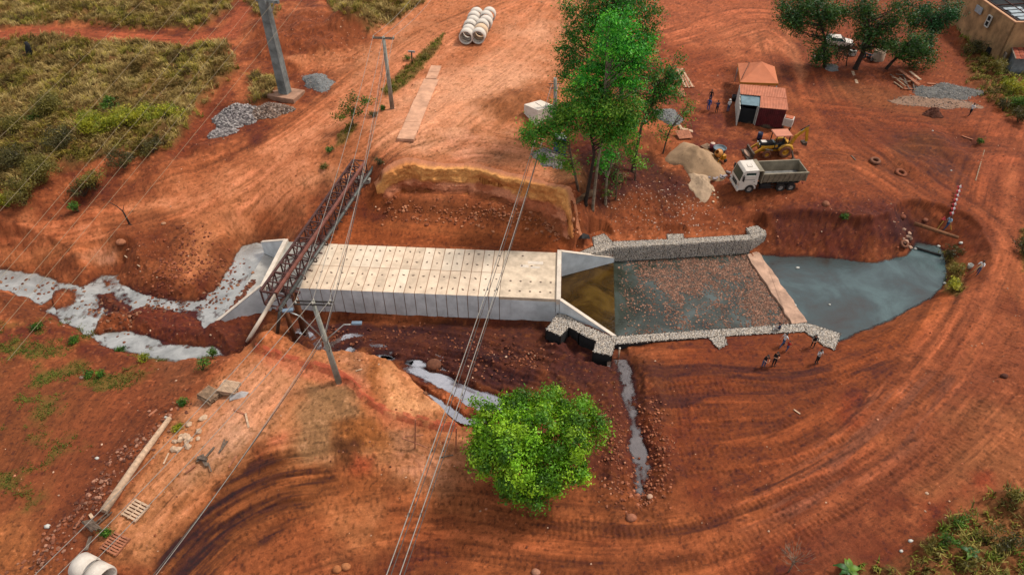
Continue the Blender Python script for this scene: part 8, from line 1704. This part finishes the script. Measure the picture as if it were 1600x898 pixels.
    if hat is not None: MB().lathe([(.15, .02), (.145, .03), (.108, .035), (.10, .09), (.06, .13), (.001, .14)], 16, 0, Matrix.Translation((H+Vector((-.005, 0, .03)))*sc)).build('hat', hat, t)
    return t
zgt = P(1217, 516, ZG)
person('person sitting on the gabion wall in a navy top and pale trousers', 1217, 516, math.radians(150), navy(), pale(), pose='sit', lift=zgt, shoe=white())
person('long haired person in a white top and jeans striding below the gabion wall', 1222, 541, math.radians(200), white(), jeans(), pose='stride', hair='long', hgt=1.66)
person('child in a red shirt and blue shorts beside the person in white', 1229, 548, math.radians(200), red(), jeans(), pose='walk', hgt=1.25)
person('person dressed all in black standing near the end of the gabion wall', 1269, 542, math.radians(230), black(), black(), pose='lean', hgt=1.7, hair='short')
person('person in a white shirt and black trousers looking down alone on the field', 1275, 567, math.radians(-70), white(), black(), pose='phone', skin='d')
person('person in a black top and blue jeans, left of the dark pair', 1192, 573, math.radians(-80), black(), jeans(), pose='lean')
person('person in black shirt and dark trousers with folded arms, right of the dark pair', 1208, 571, math.radians(-85), black(), black(), pose='fold')
tA = person('person in a light blue shirt and jeans lifting the striped bunting by the pond inlet', 1477, 358, math.radians(200), lblue(), jeans(), 'd', pose='stride', wrists={'elL': (.10, .30, 1.2), 'wrL': (.22, .42, 1.05), 'hdL': (.26, .46, .98)})
tB = person('person in a white shirt and jeans holding a long pale pole on the right road', 1526, 428, math.radians(215), white(), jeans(), 'd', pose='reach')
person('person in a white shirt and black trousers walking by the grey gravel', 1514, 181, math.radians(200), white(), black(), 'd', pose='walk')
GS = 'people by the site shed'
person('person in blue overalls nearest the eucalyptus side of the shed group', 1106, 173, math.radians(60), wblue(), wblue(), 'd', pose='stand', group=GS, sleeve='long')
person('person in dark clothes standing behind the one in overalls', 1109, 160, math.radians(-100), black(), dblue(), 'd', pose='stand', group=GS, sleeve='long')
person('person in a dark blue shirt seen from behind in the middle of the shed group', 1119, 177, math.radians(95), dblue(), black(), 'd', pose='fold', group=GS)
person('person in a white shirt and white hat beside the white wall of the shed', 1137, 175, math.radians(110), white(), jeans(), 'd', pose='stand', group=GS, hat=m_hat)
# what they hold
b = G(1514, 419); t = thing('white_bucket', 'white bucket standing left of the man with the pole', 'bucket', b, .3); MB().lathe([(.001, .02), (.2, .02), (.26, .5), (.24, .5), (.19, .05)], 14).build('pail', m_white, t); MB().tube([(0, -.25, .48), (.05, -.15, .62), (.06, 0, .66), (.05, .15, .62), (0, .25, .48)], .015, 5).build('handle', m_blk, t)
b = G(1526, 428); f = Vector((math.cos(math.radians(215)), math.sin(math.radians(215)), 0)); h1 = b+f*.52+Vector((0, 0, 1.2)); e = G(1514, 429); d = (Vector((e.x, e.y, e.z+.03))-h1)
o = MB().tube([-d*.25, d], .04, 8).build('measuring_pole', mat('pole_cream', A(230,196,140), .6, .08, 4)); o.location = h1; tag(o, 'long cream pole held slanting to the ground by the person in white', 'pole')
for (x0, y0, x1, y1, lb) in ((1478, 352, 1486, 359, 'short yellow stake at the right of the person with the bunting'), (1471, 352, 1463, 360, 'thin yellow stake left of the person with the bunting')):
    p, q = G(x0, y0, 1.0 if x0 > 1475 else .6), G(x1, y1); o = MB().bar((0, 0, 0), q-p, .07).build('stake', mat('stake_yellow', A(206,160,70), .7, .08, 4)); o.location = p; tag(o, lb, 'stake')
a = G(1481, 349, 1.1); e = G(1496, 299, .9); N = 7; mr, mw2 = mat('bunting_red', A(196,52,52), .6, .08, 5), mat('bunting_white', A(236,220,214), .6, .06, 5)
t = thing('striped_bunting', 'line of red and white cone pennants strung up the slope above the pond inlet', 'bunting', a)
mb = MB(); mb.tube([Vector((0, 0, 0)), (e-a)*.5+Vector((0, 0, -.1)), e-a], .02, 5); mb.build('cord', m_white, t)
for k in range(N):
    q = (e-a)*((k+.4)/N); rr = Matrix.Translation(q) @ Euler((.5, .5+.2*(k % 2), 0)).to_matrix().to_4x4()
    MB().lathe([(.22, -.2), (.15, -.01)], 12, 0, rr).build('red_band', mr, t); MB().lathe([(.15, -.01), (.08, .17)], 12, 0, rr).build('white_band', mw2, t); MB().lathe([(.08, .17), (.02, .34)], 10, 0, rr).build('red_tip', mr, t)
    MB().box((q.x, q.y, q.z), (.02, .02, .02)).build('knot', m_white, t)
for k in range(2):
    e2 = e if k else a; zg = zat(e2.x, e2.y)
b = G(1474, 343); o = MB().lathe([(.001, .42), (.03, .42), (.16, .05), (.22, .05), (.22, 0)], 14).build('traffic_cone', mr); o.location = b; tag(o, 'small red cone lying left of the bunting line', 'cone')
for (x, y, s_, lb) in ((1501, 380, .22, 'pinkish pale lump on the slope between the two surveyors'), (1242, 477, .16, 'white scrap floating at the pond sill'), (1246, 419, .2, 'white scrap floating on the pond near the sill'), (1296, 476, .12, 'tiny white scrap floating in the middle of the pond'), (1430, 389, .2, 'left white bottle floating by the log'), (1466, 385, .2, 'right white bottle floating by the log'), (1476, 443, .18, 'white scrap at the pond margin'), (152, 716, .16, 'white plastic ball on the rubble left of the fallen pole'), (75, 822, .2, 'white plastic bag in the rubble band'), (1457, 205, .12, 'tiny white scrap on the yard'), (1486, 267, .14, 'pale scrap in the rubble hollow'), (1422, 845, .16, 'white plastic bag at the road edge in the lower right'), (1408, 861, .14, 'pale scrap left of the plastic bag')):
    b = G(x, y); rr = np.random.default_rng(x); 
    if b.z < ZW: b = P(x, y, ZW)
    o = MB().add(ICO_V*np.array([1.2, .9, .6])*s_*(1+rr.uniform(-.25, .25, (12, 1)))+np.array([0, 0, s_*.3]), [tuple(f) for f in ICO_F], 0, True).build('litter', m_white); o.location = b; tag(o, lb, 'litter')
